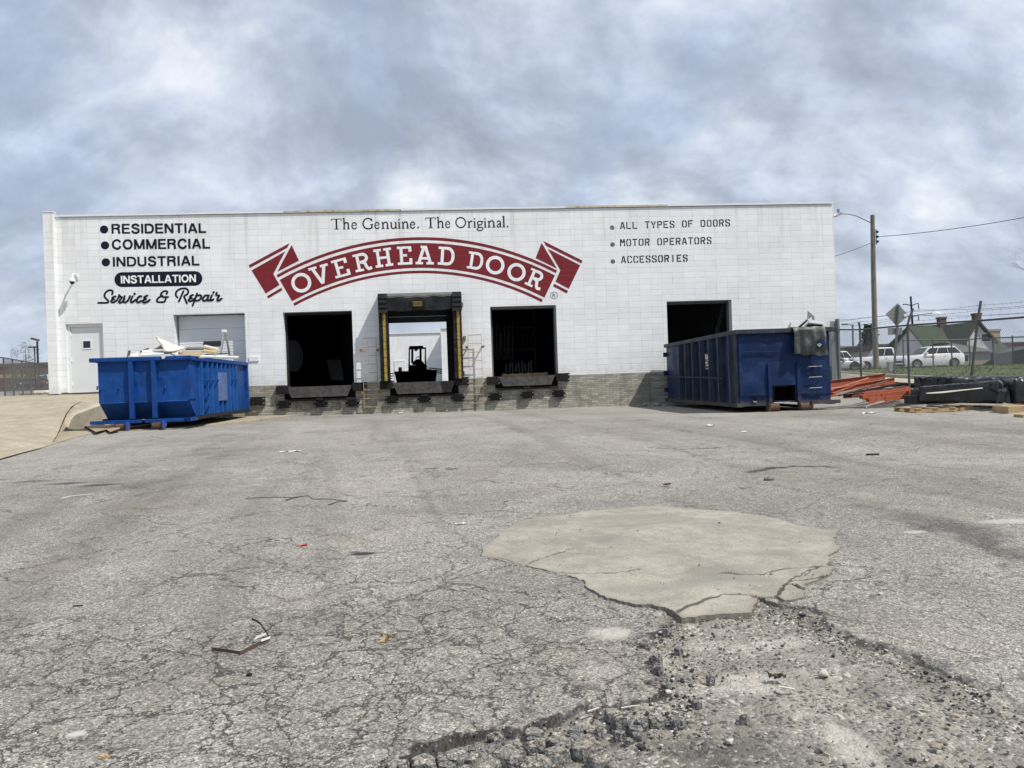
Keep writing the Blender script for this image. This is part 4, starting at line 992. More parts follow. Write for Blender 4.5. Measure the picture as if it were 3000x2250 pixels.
# tagline in a book face
TH_, TN = .125, .048
def SER(x0_, x1_, z_): return ([(x0_, z_), (x1_, z_)], TN)
BOOK = {
 'T': [([(.475, 0), (.475, .97)], TH_), SER(.27, .68, .024), ([(.03, .965), (.92, .965)], .062), ([(.01, .77), (.035, .86), (.06, .985)], [.03, .05, .06]), ([(.94, .77), (.92, .86), (.89, .985)], [.03, .05, .06])],
 'h': [([(.17, 0), (.17, 1.06)], .105), ([(.03, 1.0), (.17, 1.06)], .05), (curve([(.18, .42), (.30, .58), (.44, .615), (.56, .55), (.585, .40)]), [.045, .05, .06, .07, .085, .10, .10, .10, .10, .105, .105, .105, .105, .105, .105, .105, .105]), ([(.585, .42), (.585, 0)], .105), SER(.03, .31, .024), SER(.45, .73, .024)],
 'e': [([(.10, .34), (.56, .34)], TN), (curve([(.555, .335), (.54, .50), (.37, .605), (.18, .54), (.09, .32), (.16, .10), (.33, .025), (.48, .06), (.58, .17)]), .082)],
 'G': [(curve([(.86, .76), (.74, .93), (.52, .985), (.26, .88), (.10, .50), (.24, .13), (.52, .015), (.74, .05), (.86, .14)]), .10), ([(.86, .06), (.86, .42)], .115), SER(.70, 1.0, .43), ([(.875, .72), (.875, 1.0)], .05)],
 'n': [([(.17, 0), (.17, .58)], .105), ([(.03, .57), (.17, .61)], .05), (curve([(.18, .42), (.30, .58), (.44, .615), (.56, .55), (.585, .40)]), .085), ([(.585, .42), (.585, 0)], .105), SER(.03, .31, .024), SER(.45, .73, .024)],
 'u': [([(.16, .60), (.16, .18)], .105), (curve([(.16, .20), (.20, .06), (.32, .02), (.46, .06), (.57, .18)]), .08), ([(.585, .60), (.585, .02)], .105), ([(.03, .585), (.16, .585)], TN), ([(.45, .585), (.585, .585)], TN), ([(.585, .03), (.73, .05)], .05)],
 'i': [([(.17, 0), (.17, .58)], .105), ([(.03, .57), (.17, .61)], .05), SER(.03, .31, .024), 'dot'],
 'O': [(curve([(.5, .985), (.2, .84), (.06, .5), (.2, .16), (.5, .015), (.8, .16), (.94, .5), (.8, .84), (.5, .985)]), .095)],
 'r': [([(.17, 0), (.17, .58)], .105), ([(.03, .57), (.17, .61)], .05), (curve([(.18, .42), (.28, .56), (.38, .61), (.48, .56)]), .085), SER(.03, .33, .024)],
 'g': [(curve([(.32, .61), (.14, .54), (.10, .42), (.16, .30), (.32, .24), (.48, .30), (.53, .42), (.48, .54), (.32, .61)]), .085), (curve([(.22, .26), (.14, .14), (.24, .04), (.46, .01), (.58, -.10), (.50, -.24), (.28, -.29), (.08, -.22), (.08, -.10), (.24, .02)]), .075), ([(.46, .55), (.64, .60)], .06)],
 'a': [(curve([(.10, .46), (.16, .57), (.30, .61), (.42, .55), (.45, .42)]), .08), ([(.45, .45), (.45, .08)], .10), (curve([(.45, .36), (.24, .29), (.10, .16), (.16, .04), (.30, .03), (.45, .14)]), .075), ([(.45, .06), (.58, .03)], .06)],
 'l': [([(.17, 0), (.17, 1.06)], .105), ([(.03, 1.0), (.17, 1.06)], .05), SER(.03, .31, .024)],
 '.': ['stop']}
WID = {'T': .95, 'h': .76, 'e': .66, 'G': 1.0, 'n': .76, 'u': .76, 'i': .34, 'O': 1.0, 'r': .52, 'g': .66, 'a': .62, 'l': .34, '.': .18}
TAG = [('T', 42, 166), ('h', 172, 262), ('e', 272, 345), ('G', 398, 532), ('e', 540, 606), ('n', 620, 717), ('u', 720, 812), ('i', 812, 846), ('n', 852, 948), ('e', 950, 1018), ('.', 1036, 1060), ('T', 1132, 1256), ('h', 1262, 1352), ('e', 1358, 1424), ('O', 1478, 1606),
       ('r', 1616, 1680), ('i', 1684, 1722), ('g', 1722, 1806), ('i', 1806, 1842), ('n', 1846, 1948), ('a', 1952, 2018), ('l', 2020, 2062), ('.', 2072, 2094)]
P = []; TW = []
for ch, x0_, x1_ in TAG:
    if ch in 'TGO' and P: TW.append(P); P = []
    bl = 207 - (x0_ - 42) * .0135
    A = onwall(960 + x0_ / 3.95, 620 + bl / 3.95); B = onwall(960 + x1_ / 3.95, 620 + (bl - (x1_ - x0_) * .0135) / 3.95); sx_ = (B[0] - A[0]) / WID[ch]; H_ = .375
    def mp(p): return (A[0] + p[0] * sx_, A[1] + p[1] * H_)
    for e in BOOK[ch]:
        if e == 'dot': P.append(circ(mp((.17, .83)), .027, 10)); continue
        if e == 'stop': P.append(circ(mp((.09, .07)), .030, 10)); continue
        w = e[1] if isinstance(e[1], list) else [e[1]] * len(e[0])
        w = (w + [w[-1]] * len(e[0]))[:len(e[0])]
        P += stroke([mp(p) for p in e[0]], [q * H_ * 1.22 for q in w])
TW.append(P)
for P, wd_ in zip(TW, ('The', 'Genuine.', 'The', 'Original.')): paint('painted_word', 'black book-face word %s in the line above the banner' % wd_, wh, P, M['stencil'], step=.00003)

# stencilled list
g_ = .16
OL = [(.29, .06), (.18, .06), (.07, .2), (.07, .8), (.18, .94), (.29, .94)]; OR = [(.68 - a, b) for a, b in OL]
PB = [[(.07, 0), (.07, 1)], [(.20, .94), (.50, .94), (.61, .84), (.61, .60), (.50, .49), (.20, .49)]]
STEN = {'O': [OL, OR], 'D': [[(.07, 0), (.07, 1)], [(.22, .94), (.48, .94), (.61, .8), (.61, .2), (.48, .06), (.22, .06)]], 'A': [[(.05, 0), (.30, 1)], [(.40, .98), (.63, 0)], [(.27, .30), (.47, .30)]],
        'L': [[(.07, 0), (.07, 1)], [(.20, .06), (.66, .06)]], 'T': [[(.0, .94), (.68, .94)], [(.34, 0), (.34, .80)]], 'Y': [[(.34, 0), (.34, .42)], [(.05, 1), (.28, .48)], [(.63, 1), (.40, .48)]],
        'P': PB, 'R': PB + [[(.40, .42), (.58, 0)]], 'E': [[(.07, 0), (.07, 1)], [(.20, .94), (.66, .94)], [(.20, .52), (.52, .52)], [(.20, .06), (.66, .06)]], 'F': [[(.07, 0), (.07, 1)], [(.20, .94), (.66, .94)], [(.20, .52), (.52, .52)]],
        'S': [[(.61, .70), (.61, .84), (.50, .94), (.41, .94)], [(.28, .94), (.17, .94), (.07, .84), (.07, .66), (.20, .55), (.48, .45), (.61, .34), (.61, .17), (.50, .06), (.41, .06)], [(.28, .06), (.17, .06), (.07, .17), (.07, .30)]],
        'C': [OL, [(.41, .94), (.50, .94), (.61, .82), (.61, .69)], [(.41, .06), (.50, .06), (.61, .18), (.61, .31)]], 'M': [[(.06, 0), (.06, 1)], [(.62, 0), (.62, 1)], [(.13, 1), (.31, .48)], [(.55, 1), (.37, .48)]], 'I': [[(.34, 0), (.34, 1)]]}
for txt, x0_, y0_ in (('ALL TYPES OF DOORS', 302, 270), ('MOTOR OPERATORS', 302, 535), ('ACCESSORIES', 316, 796)):
    P = []; w_i = 0
    for k, ch in enumerate(txt + ' '):
        if ch == ' ':
            paint('painted_word', 'black stencilled word %s' % txt.split(' ')[w_i], wh, P, M['stencil'], step=.00006); P = []; w_i += 1; continue
        xx = x0_ + k * 95.5; A = onwall(1760 + xx / 5.267, 620 + (y0_ - .0278 * k * 95.5) / 5.267)
        for s in STEN[ch]: P += stroke([(A[0] + p[0] * .252, A[1] + p[1] * .252) for p in s], g_ * .252)
for a, b in ((176, 247), (182, 508), (187, 768)):
    c = onwall(1760 + a / 5.267, 620 + b / 5.267); paint('painted_bullet', 'round worn grey bullet', wh, [circ(c, .083)], M['bullet_grey'])

# banner
PA = lambda a, b: onwall(720 + a / 4.424, 690 + b / 4.424)
PBn = lambda a, b: onwall(1220 + a / 4.424, 690 + b / 4.424)
def circ3(a, b, c):
    ax, ay = a; bx, by = b; cx, cy = c
    d_ = 2 * (ax * (by - cy) + bx * (cy - ay) + cx * (ay - by))
    ux = ((ax * ax + ay * ay) * (by - cy) + (bx * bx + by * by) * (cy - ay) + (cx * cx + cy * cy) * (ay - by)) / d_
    uy = ((ax * ax + ay * ay) * (cx - bx) + (bx * bx + by * by) * (ax - cx) + (cx * cx + cy * cy) * (bx - ax)) / d_
    return ux, uy, math.hypot(ax - ux, ay - uy)
def arc(a, b, c, n=48):
    ux, uy, r = circ3(a, b, c); t0 = math.atan2(a[1] - uy, a[0] - ux); t1 = math.atan2(c[1] - uy, c[0] - ux)
    return [(ux + r * math.cos(t0 + (t1 - t0) * k / n), uy + r * math.sin(t0 + (t1 - t0) * k / n)) for k in range(n + 1)]
def bandp(top, bot, d0):
    n_ = len(top); v = [(p[0], -d0, p[1]) for p in bot + top]
    return v, [(k, k + 1, n_ + k + 1, n_ + k) for k in range(n_ - 1)]
t1 = arc(PA(400, 512), PA(2212, 22), PBn(1822, 453)); t2 = arc(PA(416, 546), PA(2212, 60), PBn(1806, 488))
f1 = arc(PA(440, 575), PA(2212, 98), PBn(1795, 517)); f2 = arc(PA(600, 852), PA(2212, 420), PBn(1660, 806))
s1_ = arc(PA(616, 880), PA(2212, 455), PBn(1640, 832)); s2_ = arc(PA(632, 912), PA(2212, 489), PBn(1622, 864))
w1 = arc(PA(392, 498), PA(2212, 16), PBn(1832, 446)); w2 = arc(PA(632, 922), PA(2212, 497), PBn(1620, 874))
ban = paint('painted_banner', 'dark red arched ribbon banner with folded ends, white lines and white slab lettering', wh,
            [bandp(t1, t2, .004), bandp(f1, f2, .004), bandp(s1_, s2_, .004)] +
            [[PA(38, 385), PA(570, 97), PA(537, 160), PA(55, 420)], [PA(75, 452), PA(512, 205), PA(358, 498), PA(437, 640), PA(260, 752)], [PA(275, 786), PA(460, 677), PA(477, 708), PA(292, 816)], [PA(595, 122), PA(690, 325), PA(410, 470)],
             [PBn(1648, 72), PBn(2152, 325), PBn(2138, 360), PBn(1680, 132)], [PBn(1705, 172), PBn(2122, 385), PBn(1975, 690), PBn(1802, 597), PBn(1866, 450)], [PBn(1785, 625), PBn(1965, 716), PBn(1950, 750), PBn(1770, 656)], [PBn(1622, 95), PBn(1545, 292), PBn(1822, 428)]], M['red_paint'], d0=.004)
SW = .165
SLAB = {'V': (1.0, [[(.19, .94), (.505, .02)], [(.80, .94), (.50, .02)], [(.0, .935), (.42, .935)], [(.60, .935), (1.0, .935)]]),
        'E': (.76, [[(.21, 0), (.21, 1)], [(.0, .935), (.74, .935)], [(.0, .065), (.76, .065)], [(.2, .51), (.52, .51)], [(.69, .99), (.69, .70)], [(.71, .01), (.71, .34)]]),
        'R': (.86, [[(.21, 0), (.21, 1)], [(.0, .935), (.35, .935)], curve([(.3, .935), (.56, .92), (.68, .74), (.58, .55), (.3, .50)], 4), curve([(.40, .50), (.54, .42), (.60, .20), (.70, .07), (.86, .12)], 4), [(.0, .065), (.43, .065)]]),
        'H': (.92, [[(.20, 0), (.20, 1)], [(.72, 0), (.72, 1)], [(.2, .50), (.72, .50)], [(.0, .935), (.40, .935)], [(.52, .935), (.92, .935)], [(.0, .065), (.40, .065)], [(.52, .065), (.92, .065)]]),
        'A': (.98, [[(.17, .06), (.46, .99)], [(.80, .06), (.52, .99)], [(.30, .33), (.68, .33)], [(.0, .065), (.40, .065)], [(.58, .065), (.98, .065)], [(.27, .95), (.55, .95)]]),
        'D': (.86, [[(.22, 0), (.22, 1)], [(.0, .935), (.4, .935)], [(.0, .065), (.4, .065)], curve([(.35, .935), (.62, .90), (.775, .68), (.775, .32), (.62, .10), (.35, .065)], 4)])}
LET = [('V', PA, (932, 393), (1002, 626), 252), ('E', PA, (1197, 307), (1262, 533), 192), ('R', PA, (1488, 232), (1535, 458), 215), ('H', PA, (1764, 170), (1800, 404), 226), ('E', PA, (2050, 142), (2064, 378), 180), ('A', PBn, (108, 137), (107, 374), 234), ('D', PBn, (393, 150), (380, 384), 206),
       ('D', PBn, (780, 218), (748, 438), 196), ('R', PBn, (1590, 462), (1497, 672), 215)]
for ch, f_, tp, bt, wd in LET:
    T = Vector(f_(*tp)); B = Vector(f_(*bt)); up = T - B; H_ = up.length; up.normalize(); rt = Vector((up.y, -up.x)); gw, ss = SLAB[ch]; W_ = wd / 4.424 / 82.5
    P = []
    for s in ss: P += stroke([B + rt * ((p[0] / gw - .5) * W_) + up * (p[1] * H_) for p in s], SW * H_ * (.80 if len(s) == 2 and abs(s[0][1] - s[1][1]) < .01 else 1.0))
    paint('slab_letter', None, ban, P, M['clean_white'], d0=.007, step=.0001)
for f_, c, r1, r0 in ((PA, (720, 612), 125, 83), (PBn, (1021, 384), 121, 79), (PBn, (1297, 476), 119, 77)):
    cc_ = f_(*c); v, F = ring_polys(cc_, r0 / 4.424 / 82.3, r1 / 4.424 / 82.3); paint('slab_letter', None, ban, [([(a, -.007, b) for a, b in v], F)], M['clean_white'])
cc_ = PBn(1782, 776); v, F = ring_polys(cc_, .117, .133, 32)
rg = paint('registered_mark', None, ban, [([(a, -.003, b) for a, b in v], F)], M['stencil'])
tv, TF = text_poly('R', cc_[0] - .048, cc_[1] - .065, cc_[0] + .052, cc_[1] - .065, .135, .004)
paint('lettering', None, rg, [([(a, -.0035, b) for a, b in tv], TF)], M['stencil'])
# ragged white rim of fresh paint round the sign letters is left to the wall; small boxes fixed to the wall
for (a, b) in ((1353, 892), (1361, 990), (1357, 1093)):
    c = onwall(a, b); f = MB(); f.box(c[0] - .04, c[0] + .05, -.07, .0, c[1] - .07, c[1] + .07); f.build('junction_box', M['galv'], wh, bevel=.01)
f = MB(); f.box(-6.95, -6.62, -.035, .0, 2.0, 2.16); f.build('conduit_plate', M['white_metal'], wh)


def atx(x, y, X):
    r = ray(x, y); return EYE + r * ((X - EYE.x) / r.x)
# ------------------------------------------------------------------ ramp and slab beside the warehouse
E2 = at(207, 1213, 21.05)
E0 = Vector((E2.x + .04, E2.y - .62, gzf(-10.4, -5.9) - .02)); E1 = Vector((E2.x + .035, E2.y - .52, .22)); E1b = Vector((E2.x + .02, E2.y - .30, .41))
WPATH = [E0, E1, E1b, E2] + [Vector((E2.x + (-10.97 - E2.x) * k / 10, E2.y + (-.02 - E2.y) * k / 10, E2.z + (1.075 - E2.z) * k / 10)) for k in range(1, 11)]
low_edge = [onground(*p) for p in ((-900, 1640), (-400, 1470), (-150, 1392), (0, 1346), (60, 1329), (120, 1314), (150, 1304))] + [Vector((-10.70, -6.7, gzf(-10.7, -6.7)))]
top_edge = [Vector((a, -0.03, 1.06 + (0.02 if a < XL else 0))) for a in (-34, -26, -21, -17.5, -15.2, -13.6, -12.6, -11.8)]
wr = [0, 0, 0, 0, .05, .15, .45, .96]
def along(P, t):
    L = [0.0]
    for p, q in zip(P[:-1], P[1:]): L.append(L[-1] + (q - p).length)
    s_ = t * L[-1]
    for k in range(len(P) - 1):
        if s_ <= L[k + 1]: return P[k].lerp(P[k + 1], (s_ - L[k]) / (L[k + 1] - L[k]))
    return P[-1].copy()
rows_ = []
for k in range(29):
    t = (k / 28) ** 1.4; row = []
    for i, (a, b) in enumerate(zip(low_edge, top_edge)):
        p = a.lerp(b, t)
        steep = (.40 * float(sstep(.02, .17, t)) if i == 7 else .36 * float(sstep(.10, .42, t))) + (.60 if i == 7 else .64) * t
        p.z = a.z + .012 + (b.z - a.z) * ((1 - wr[i]) * (t ** .92) + wr[i] * steep); row.append(p)
    row.append(along(WPATH, t) + Vector((0, 0, -.006))); rows_.append(row)
mb = MB(); mb.grid(rows_)
o = mb.build('concrete_ramp', M['ramp'], smooth=True); o['kind'] = 'structure'
# the flank of the ramp is a low retaining wall whose near end flares round and dies into the ramp
wt = thing('retaining_wall', 'low concrete wall along the ramp edge, its near end curved down to the lot', 'wall', (E2.x, E2.y, 0))
mb = MB(); rr = []
for k in range(30):
    t = (k / 29) ** 1.6; p = along(WPATH, t); q = along(WPATH, min(1, t + .02)) - along(WPATH, max(0, t - .02)); sd_ = Vector((q.y, -q.x, 0)).normalized()
    rr.append([p + sd_ * -.05 + Vector((0, 0, -.5 - p.z)), p + sd_ * .14 + Vector((0, 0, -.5 - p.z)), p + sd_ * .14 + Vector((0, 0, -.02)), p + sd_ * .12, p + sd_ * -.05])
mb.loft(rr); mb.build('wall_body', M['kerbc'], wt)
sl_p = [tuple(onground(*p).xy) for p in ((140, 1308), (181, 1294), (229, 1281), (265, 1272), (330, 1266), (450, 1262), (570, 1250))] + [(-5.95, -4.0), (-5.35, -0.02), (-10.9, -0.02), (-10.6, -4.9), (E0.x - .1, E0.y + .3), (-10.9, -6.6)]
mb = MB(); mb.plate([Vector((a, b, gzf(a, b) + (.05 if b > -5 else .016))) for a, b in sl_p], .3, (0, 0, 1))
o = mb.build('concrete_apron', M['ramp']); o['kind'] = 'structure'

# ------------------------------------------------------------------ dock equipment
BUMP_PLACE = [((-5.82, .47), 'first rubber bumper under the dock opening nearest the blue dumpster, dumpster side'), ((-4.56, .45), 'middle rubber bumper under the dock opening nearest the blue dumpster'), ((-3.47, .43), 'low rubber bumper beside the yellow ladder that stands left of the dock seal'),
              ((-2.1, .50), 'low rubber bumper under the dock seal, on the side of the blue dumpster'), ((-.97, .48), 'low rubber bumper centred below the black dock seal'), ((.21, .48), 'low rubber bumper under the dock seal, close to the second yellow ladder'),
              ((1.53, .47), 'low rubber bumper right of the second yellow ladder'), ((2.68, .49), 'middle rubber bumper below the open dock with stored pallet'), ((3.82, .50), 'low rubber bumper nearest the bare grey brick by the navy dumpster')]
def make_bumper(pos, label):
    t = thing('dock_bumper', label, 'bumper', (pos[0], 0, pos[1]), 0, 'low dock bumpers with white bolts', local=True)
    m = MB(); m.box(-.15, .15, -.145, -.02, -.125, .125)
    for k in range(6): m.box(-.13 + k * .044, -.118 + k * .044, -.15, -.145, -.12, .12)
    m.build('rubber_pad', M['rubber'], t, bevel=.006)
    m = MB(); m.box(-.235, .235, -.02, -.004, -.125, .125); m.box(-.165, -.151, -.15, -.02, -.125, .125); m.box(.151, .165, -.15, -.02, -.125, .125); m.build('mounting_plate', M['darksteel'], t)
    for sx in (-.2, .2):
        for sz in (-.075, .075):
            m = MB(); m.disc((sx, -.028, sz), (0, 1, 0), 0, .024, .016, 10); m.build('bolt', M['bolt'], t)
    return t
b0 = make_bumper(*BUMP_PLACE[0])
for pos, lab in BUMP_PLACE[1:]: dup(b0, (pos[0], 0, pos[1]), None, lab)
UP_PLACE = [((-5.83, .97), 'rusty high bumper block at the dumpster side of the first dock opening'), ((-3.22, 1.0), 'rusty high bumper block at the ladder side of the first dock opening'), ((-2.27, 1.02), 'high bumper block under the pad of the dock seal beside the first ladder'),
            ((.36, 1.06), 'high bumper block under the pad of the dock seal beside the second ladder'), ((1.47, 1.04), 'high bumper block at the ladder side of the third dock opening'), ((3.95, 1.08), 'high bumper block at the far side of the third dock opening, over bare brick'), ((-6.72, .62), 'dark bumper block on the brick right behind the blue dumpster')]
def make_block(pos, label):
    t = thing('bumper_block', label, 'bumper', (pos[0], 0, pos[1]), 0, 'high bumper blocks beside the dock lips', local=True)
    m = MB(); m.box(-.21, .21, -.17, -.02, -.145, .145)
    for k in range(5): m.box(-.17 + k * .075, -.155 + k * .075, -.176, -.17, -.14, .14)
    m.build('rubber_pad', M['darksteel'], t, bevel=.01)
    m = MB(); m.box(.21, .27, -.10, -.004, -.145, .145); m.build('mounting_plate', M['darksteel'], t)
    m = MB(); m.disc((.24, -.105, .08), (0, 1, 0), 0, .022, .012, 10); m.disc((.24, -.105, -.08), (0, 1, 0), 0, .022, .012, 10); m.build('bolt', M['bolt'], t)
    return t
u0 = make_block(*UP_PLACE[0])
for pos, lab in UP_PLACE[1:]: dup(u0, (pos[0], 0, pos[1]), None, lab)
LIPS = [(-4.57, 1.05, 1.12, .60, 'dark hinged dock plate hanging at the dock opening nearest the blue dumpster'), (-.95, 1.08, 1.10, .60, 'dark hinged dock plate hanging in the black dock seal'), (2.68, 1.16, 1.02, .74, 'dark hinged dock plate hanging at the dock opening with stored pallet')]
for cx_, zt_, hw_, zb_, lab in LIPS:
    t = thing('dock_leveler', lab, 'dock plate', (cx_, 0, zb_), 0, 'hinged dock plates')
    m = MB(); m.plate([(cx_ - hw_, -.13, zt_), (cx_ + hw_, -.13, zt_), (cx_ + hw_ - .17, -.20, zb_ + .09), (cx_ - hw_ + .17, -.20, zb_ + .09)], -.03); m.build('lip', M['lip'], t)
    m = MB(); m.box(cx_ - hw_ - .02, cx_ + hw_ + .02, -.125, .3, zt_ - .04, zt_ + .012); m.build('deck', M['lip'], t)
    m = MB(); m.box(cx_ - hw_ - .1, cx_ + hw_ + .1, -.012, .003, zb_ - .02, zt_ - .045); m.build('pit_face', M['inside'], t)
    m = MB(); m.box(cx_ - hw_ - .1, cx_ + hw_ + .1, -.11, -.012, zb_ - .04, zb_ + .03); m.build('frame_angle', M['darksteel'], t)
    m = MB(); m.box(cx_ - .12, cx_ + .12, -.17, -.11, zb_ - .02, zb_ + .075); m.build('lip_keeper', M['darksteel'], t)
# dock seal
t = thing('dock_seal', 'black dock seal with deep head curtain and yellow guide stripes', 'dock seal', (-.97, 0, 1.1))
SD = .58
m = MB(); hb = []
for i in range(19):
    X_ = -2.42 + 2.88 * i / 18; sag = .018 * math.sin(i * 1.7) + .012 * math.sin(i * .6)
    hb.append([(X_, -.01, 4.22), (X_, -SD * .62, 4.15 + sag * .4), (X_, -SD, 4.06 + sag), (X_, -SD - .012 + sag * .6, 3.85), (X_, -SD + sag, 3.56 + .02 * math.sin(i * .9)), (X_, -SD + .05, 3.545), (X_, -.01, 3.56)])
m.loft(hb); m.build('head_pad', M['vinyl'], t, smooth=True)
m = MB(); tp = []
for i in range(19):
    X_ = -2.425 + 2.89 * i / 18; sag = .018 * math.sin(i * 1.7) + .012 * math.sin(i * .6); tp.append([(X_, -.005, 4.232), (X_, -SD * .62, 4.162 + sag * .4), (X_, -SD + .01, 4.074 + sag), (X_, -SD - .010, 4.02 + sag)])
m.grid(tp); m.build('top_cover', M['vinyltop'], t, smooth=True)  # sloped top of the head pad in a lighter grey
for sx in (-1, 1):
    xc = -2.26 if sx < 0 else .29
    for k in range(4):
        m = MB(); z0 = 3.5 + k * .165; m.plate([(xc - .155, -SD - .02, z0 + .17), (xc + .165, -SD - .02, z0 + .17), (xc + .165, -SD - .06, z0), (xc - .155, -SD - .06, z0)], -.02); m.build('wear_flap', M['vinyl'], t)
    m = MB()
    for k in range(9):
        z0 = 1.16 + k * .27; m.box(xc - .155, xc + .15, -.5 - .01 * (k % 2), -.01, z0, z0 + .266)
    pad = m.build('side_pad', M['vinyl'], t, bevel=.012)
    m = MB()
    for k in range(9):
        z0 = 1.16 + k * .27; m.box(xc - .02, xc + .075, -.53, -.512, z0 + .004, z0 + .262)
    m.build('guide_stripe', M['yellow'], pad)
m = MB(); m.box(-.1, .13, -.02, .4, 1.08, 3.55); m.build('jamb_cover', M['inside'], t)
m = MB(); m.plate([(-1.33, -SD - .042, 3.90), (-.80, -SD - .042, 3.90), (-.80, -SD - .042, 3.66), (-1.33, -SD - .042, 3.66)], -.008); plq = m.build('maker_plate', M['rubber'], t)
for txt, zz_, a, b in (('OVERHEAD', 3.815, -1.24, -.90), ('DOOR CO.', 3.745, -1.21, -.90), ('OF SPRINGFIELD', 3.70, -1.20, -.91)):
    if txt == 'OF SPRINGFIELD': 
        m = MB(); m.box(a, b, -SD - .054, -SD - .0515, 3.700, 3.722); m.build('line', M['yellow'], plq); continue
    v, F = text_poly(txt, a, zz_, b, zz_, .055, .02); m = MB(); m.mesh([(p[0], -SD - .052, p[1]) for p in v], F); m.build('lettering', M['yellow'], plq, fix=False)
# wall ladders
for a, b, lab in ((-3.04, -2.56, 'yellow steel wall ladder between the first dock opening and the dock seal'), (.64, 1.11, 'yellow steel wall ladder between the dock seal and the third dock opening')):
    t = thing('wall_ladder', lab, 'ladder', ((a + b) / 2, -.2, .25), 0, 'yellow ladders on the dock wall')
    for xx in (a, b):
        m = MB(); m.bar((xx, -.2, .22), (xx, -.2, 2.68), .013, .045, (0, 1, 0)); m.build('rail', M['ladder'], t)
    for k in range(9):
        m = MB(); m.tube([(a, -.2, .27 + k * .3), (b, -.2, .27 + k * .3)], .0115, 8); m.build('rung', M['ladder'], t)
    for zz_ in (2.25, .78):
        for xx, s in ((a, -1), (b, 1)):
            m = MB(); m.box(min(xx + s * .006, xx + s * .03), max(xx + s * .006, xx + s * .03), -.235, -.003, zz_ - .03, zz_ + .03); m.box(min(xx + s * .02, xx + s * .10), max(xx + s * .02, xx + s * .10), -.255, -.236, zz_ - .04, zz_ + .04); m.build('bracket', M['ladder_rust'], t)
# security camera
t = thing('security_camera', 'small white dome security camera on a curved wall bracket', 'camera', (-12.58, 0, 4.95))
m = MB(); m.box(-12.63, -12.53, -.03, -.003, 4.98, 5.14); m.tube([(-12.58, -.03, 5.06), (-12.58, -.14, 5.13), (-12.58, -.27, 5.13), (-12.58, -.34, 5.06), (-12.58, -.35, 4.98)], .028, 10); m.build('bracket', M['white_metal'], t, smooth=True)
m = MB(); prof = [(.02, 4.99), (.05, 4.98), (.09, 4.94), (.105, 4.89), (.10, 4.86)]
m.loft([[(-12.58 + r * math.cos(a), -.36 + r * math.sin(a), z_) for a in np.linspace(0, 2 * math.pi, 16, endpoint=False)] for r, z_ in prof]); m.build('housing', M['white_metal'], t, smooth=True)
m = MB(); m.loft([[(-12.58 + r * math.cos(a), -.36 + r * math.sin(a), z_) for a in np.linspace(0, 2 * math.pi, 16, endpoint=False)] for r, z_ in ((.078, 4.86), (.074, 4.82), (.05, 4.78), (.015, 4.765))]); m.build('dome', M['glass_dark'], t, smooth=True)

# ------------------------------------------------------------------ blue dumpster
X0, X1, YF, YB = -9.08, -6.83, -6.62, -.55
t = thing('roll_off_dumpster', 'bright blue roll-off dumpster with sloped nose, heaped with scrap panels', 'dumpster', ((X0 + X1) / 2, (YF + YB) / 2, .05))
sp_ = [(YF, 1.86), (YF, .80), (YF + .52, .34), (YB, .34), (YB, 1.86)]
m = MB()
m.plate([(X1, a, b) for a, b in sp_], .03, (1, 0, 0)); m.plate([(X0, a, b) for a, b in sp_], .03, (-1, 0, 0))
m.box(X0 + .03, X1 - .03, YB - .03, YB, .37, 1.86); m.box(X0 + .03, X1 - .03, YF + .5, YB - .03, .34, .37)
# front plate a little dented
def dent(px_, pz_): return .035 * math.sin(px_ * 5.1 + 1) * math.sin(pz_ * 4.3) + .02 * math.sin(px_ * 11) * math.cos(pz_ * 9)
fr = [[(X0 + .03 + (X1 - X0 - .06) * i / 30, YF + abs(dent(i / 30 * 2.2, k / 14)) * math.sin(math.pi * k / 14) * math.sin(math.pi * i / 30) + .002, .80 + 1.06 * k / 14) for i in range(31)] for k in range(15)]
m.grid(fr); m.plate([(X0 + .03, YF, .80), (X1 - .03, YF, .80), (X1 - .03, YF + .52, .34), (X0 + .03, YF + .52, .34)], .03)
m.build('bin_body', M['bluesteel'], t, fix=False)
m = MB(); m.box(X0 - .17, X1 + .10, YF - .11, YF + .03, 1.845, 1.955); m.box(X1 - .02, X1 + .11, YF + .03, YB, 1.835, 1.95); m.box(X0 - .09, X0 + .02, YF + .03, YB, 1.835, 1.95); m.box(X0 + .02, X1 - .02, YB - .06, YB + .03, 1.835, 1.95)
m.build('rim', M['bluesteel'], t, bevel=.018)
for cx_ in (622, 905):
    xx = aty(240 + cx_ / 4.254, 1130, YF - .06).x
    m = MB(); m.box(xx - .055, xx + .055, YF - .11, YF + .004, .36, 1.845); m.plate([(xx - .05, YF - .08, .36), (xx - .05, YF + .5, .36), (xx - .05, YF + .01, .85), (xx - .05, YF - .08, .85)], .02); m.build('nose_post', M['bluesteel'], t, bevel=.008)
ribs = [1500, 1578, 1642, 1705, 1763, 1818, 1868, 1912, 1955]
ry = [atx(240 + c / 4.254, 1120, X1 + .06).y for c in ribs]
for yy in ry:
    m = MB(); m.box(X1 - .002, X1 + .095, yy - .035, yy + .035, .37, 1.83); m.build('rib', M['bluerib'], t)
m = MB(); m.box(X1 + .0, X1 + .03, YF + .01, YF + .52, .82, 1.835); m.build('corner_plate', M['bluesteel'], t)
m = MB(); m.box(X1 + .097, X1 + .105, ry[3] - .03, ry[5] + .03, .72, 1.56); m.build('patch_plate', M['blueplate'], t)
for a, b, zz_ in ((0, 3, 1.33), (0, 1, .95), (0, 1, .62), (6, 8, 1.36)):
    m = MB(); m.tube([(X1 + .125, ry[a], zz_), (X1 + .125, ry[b], zz_)], .016, 8); m.build('rung', M['bluesteel'], t)
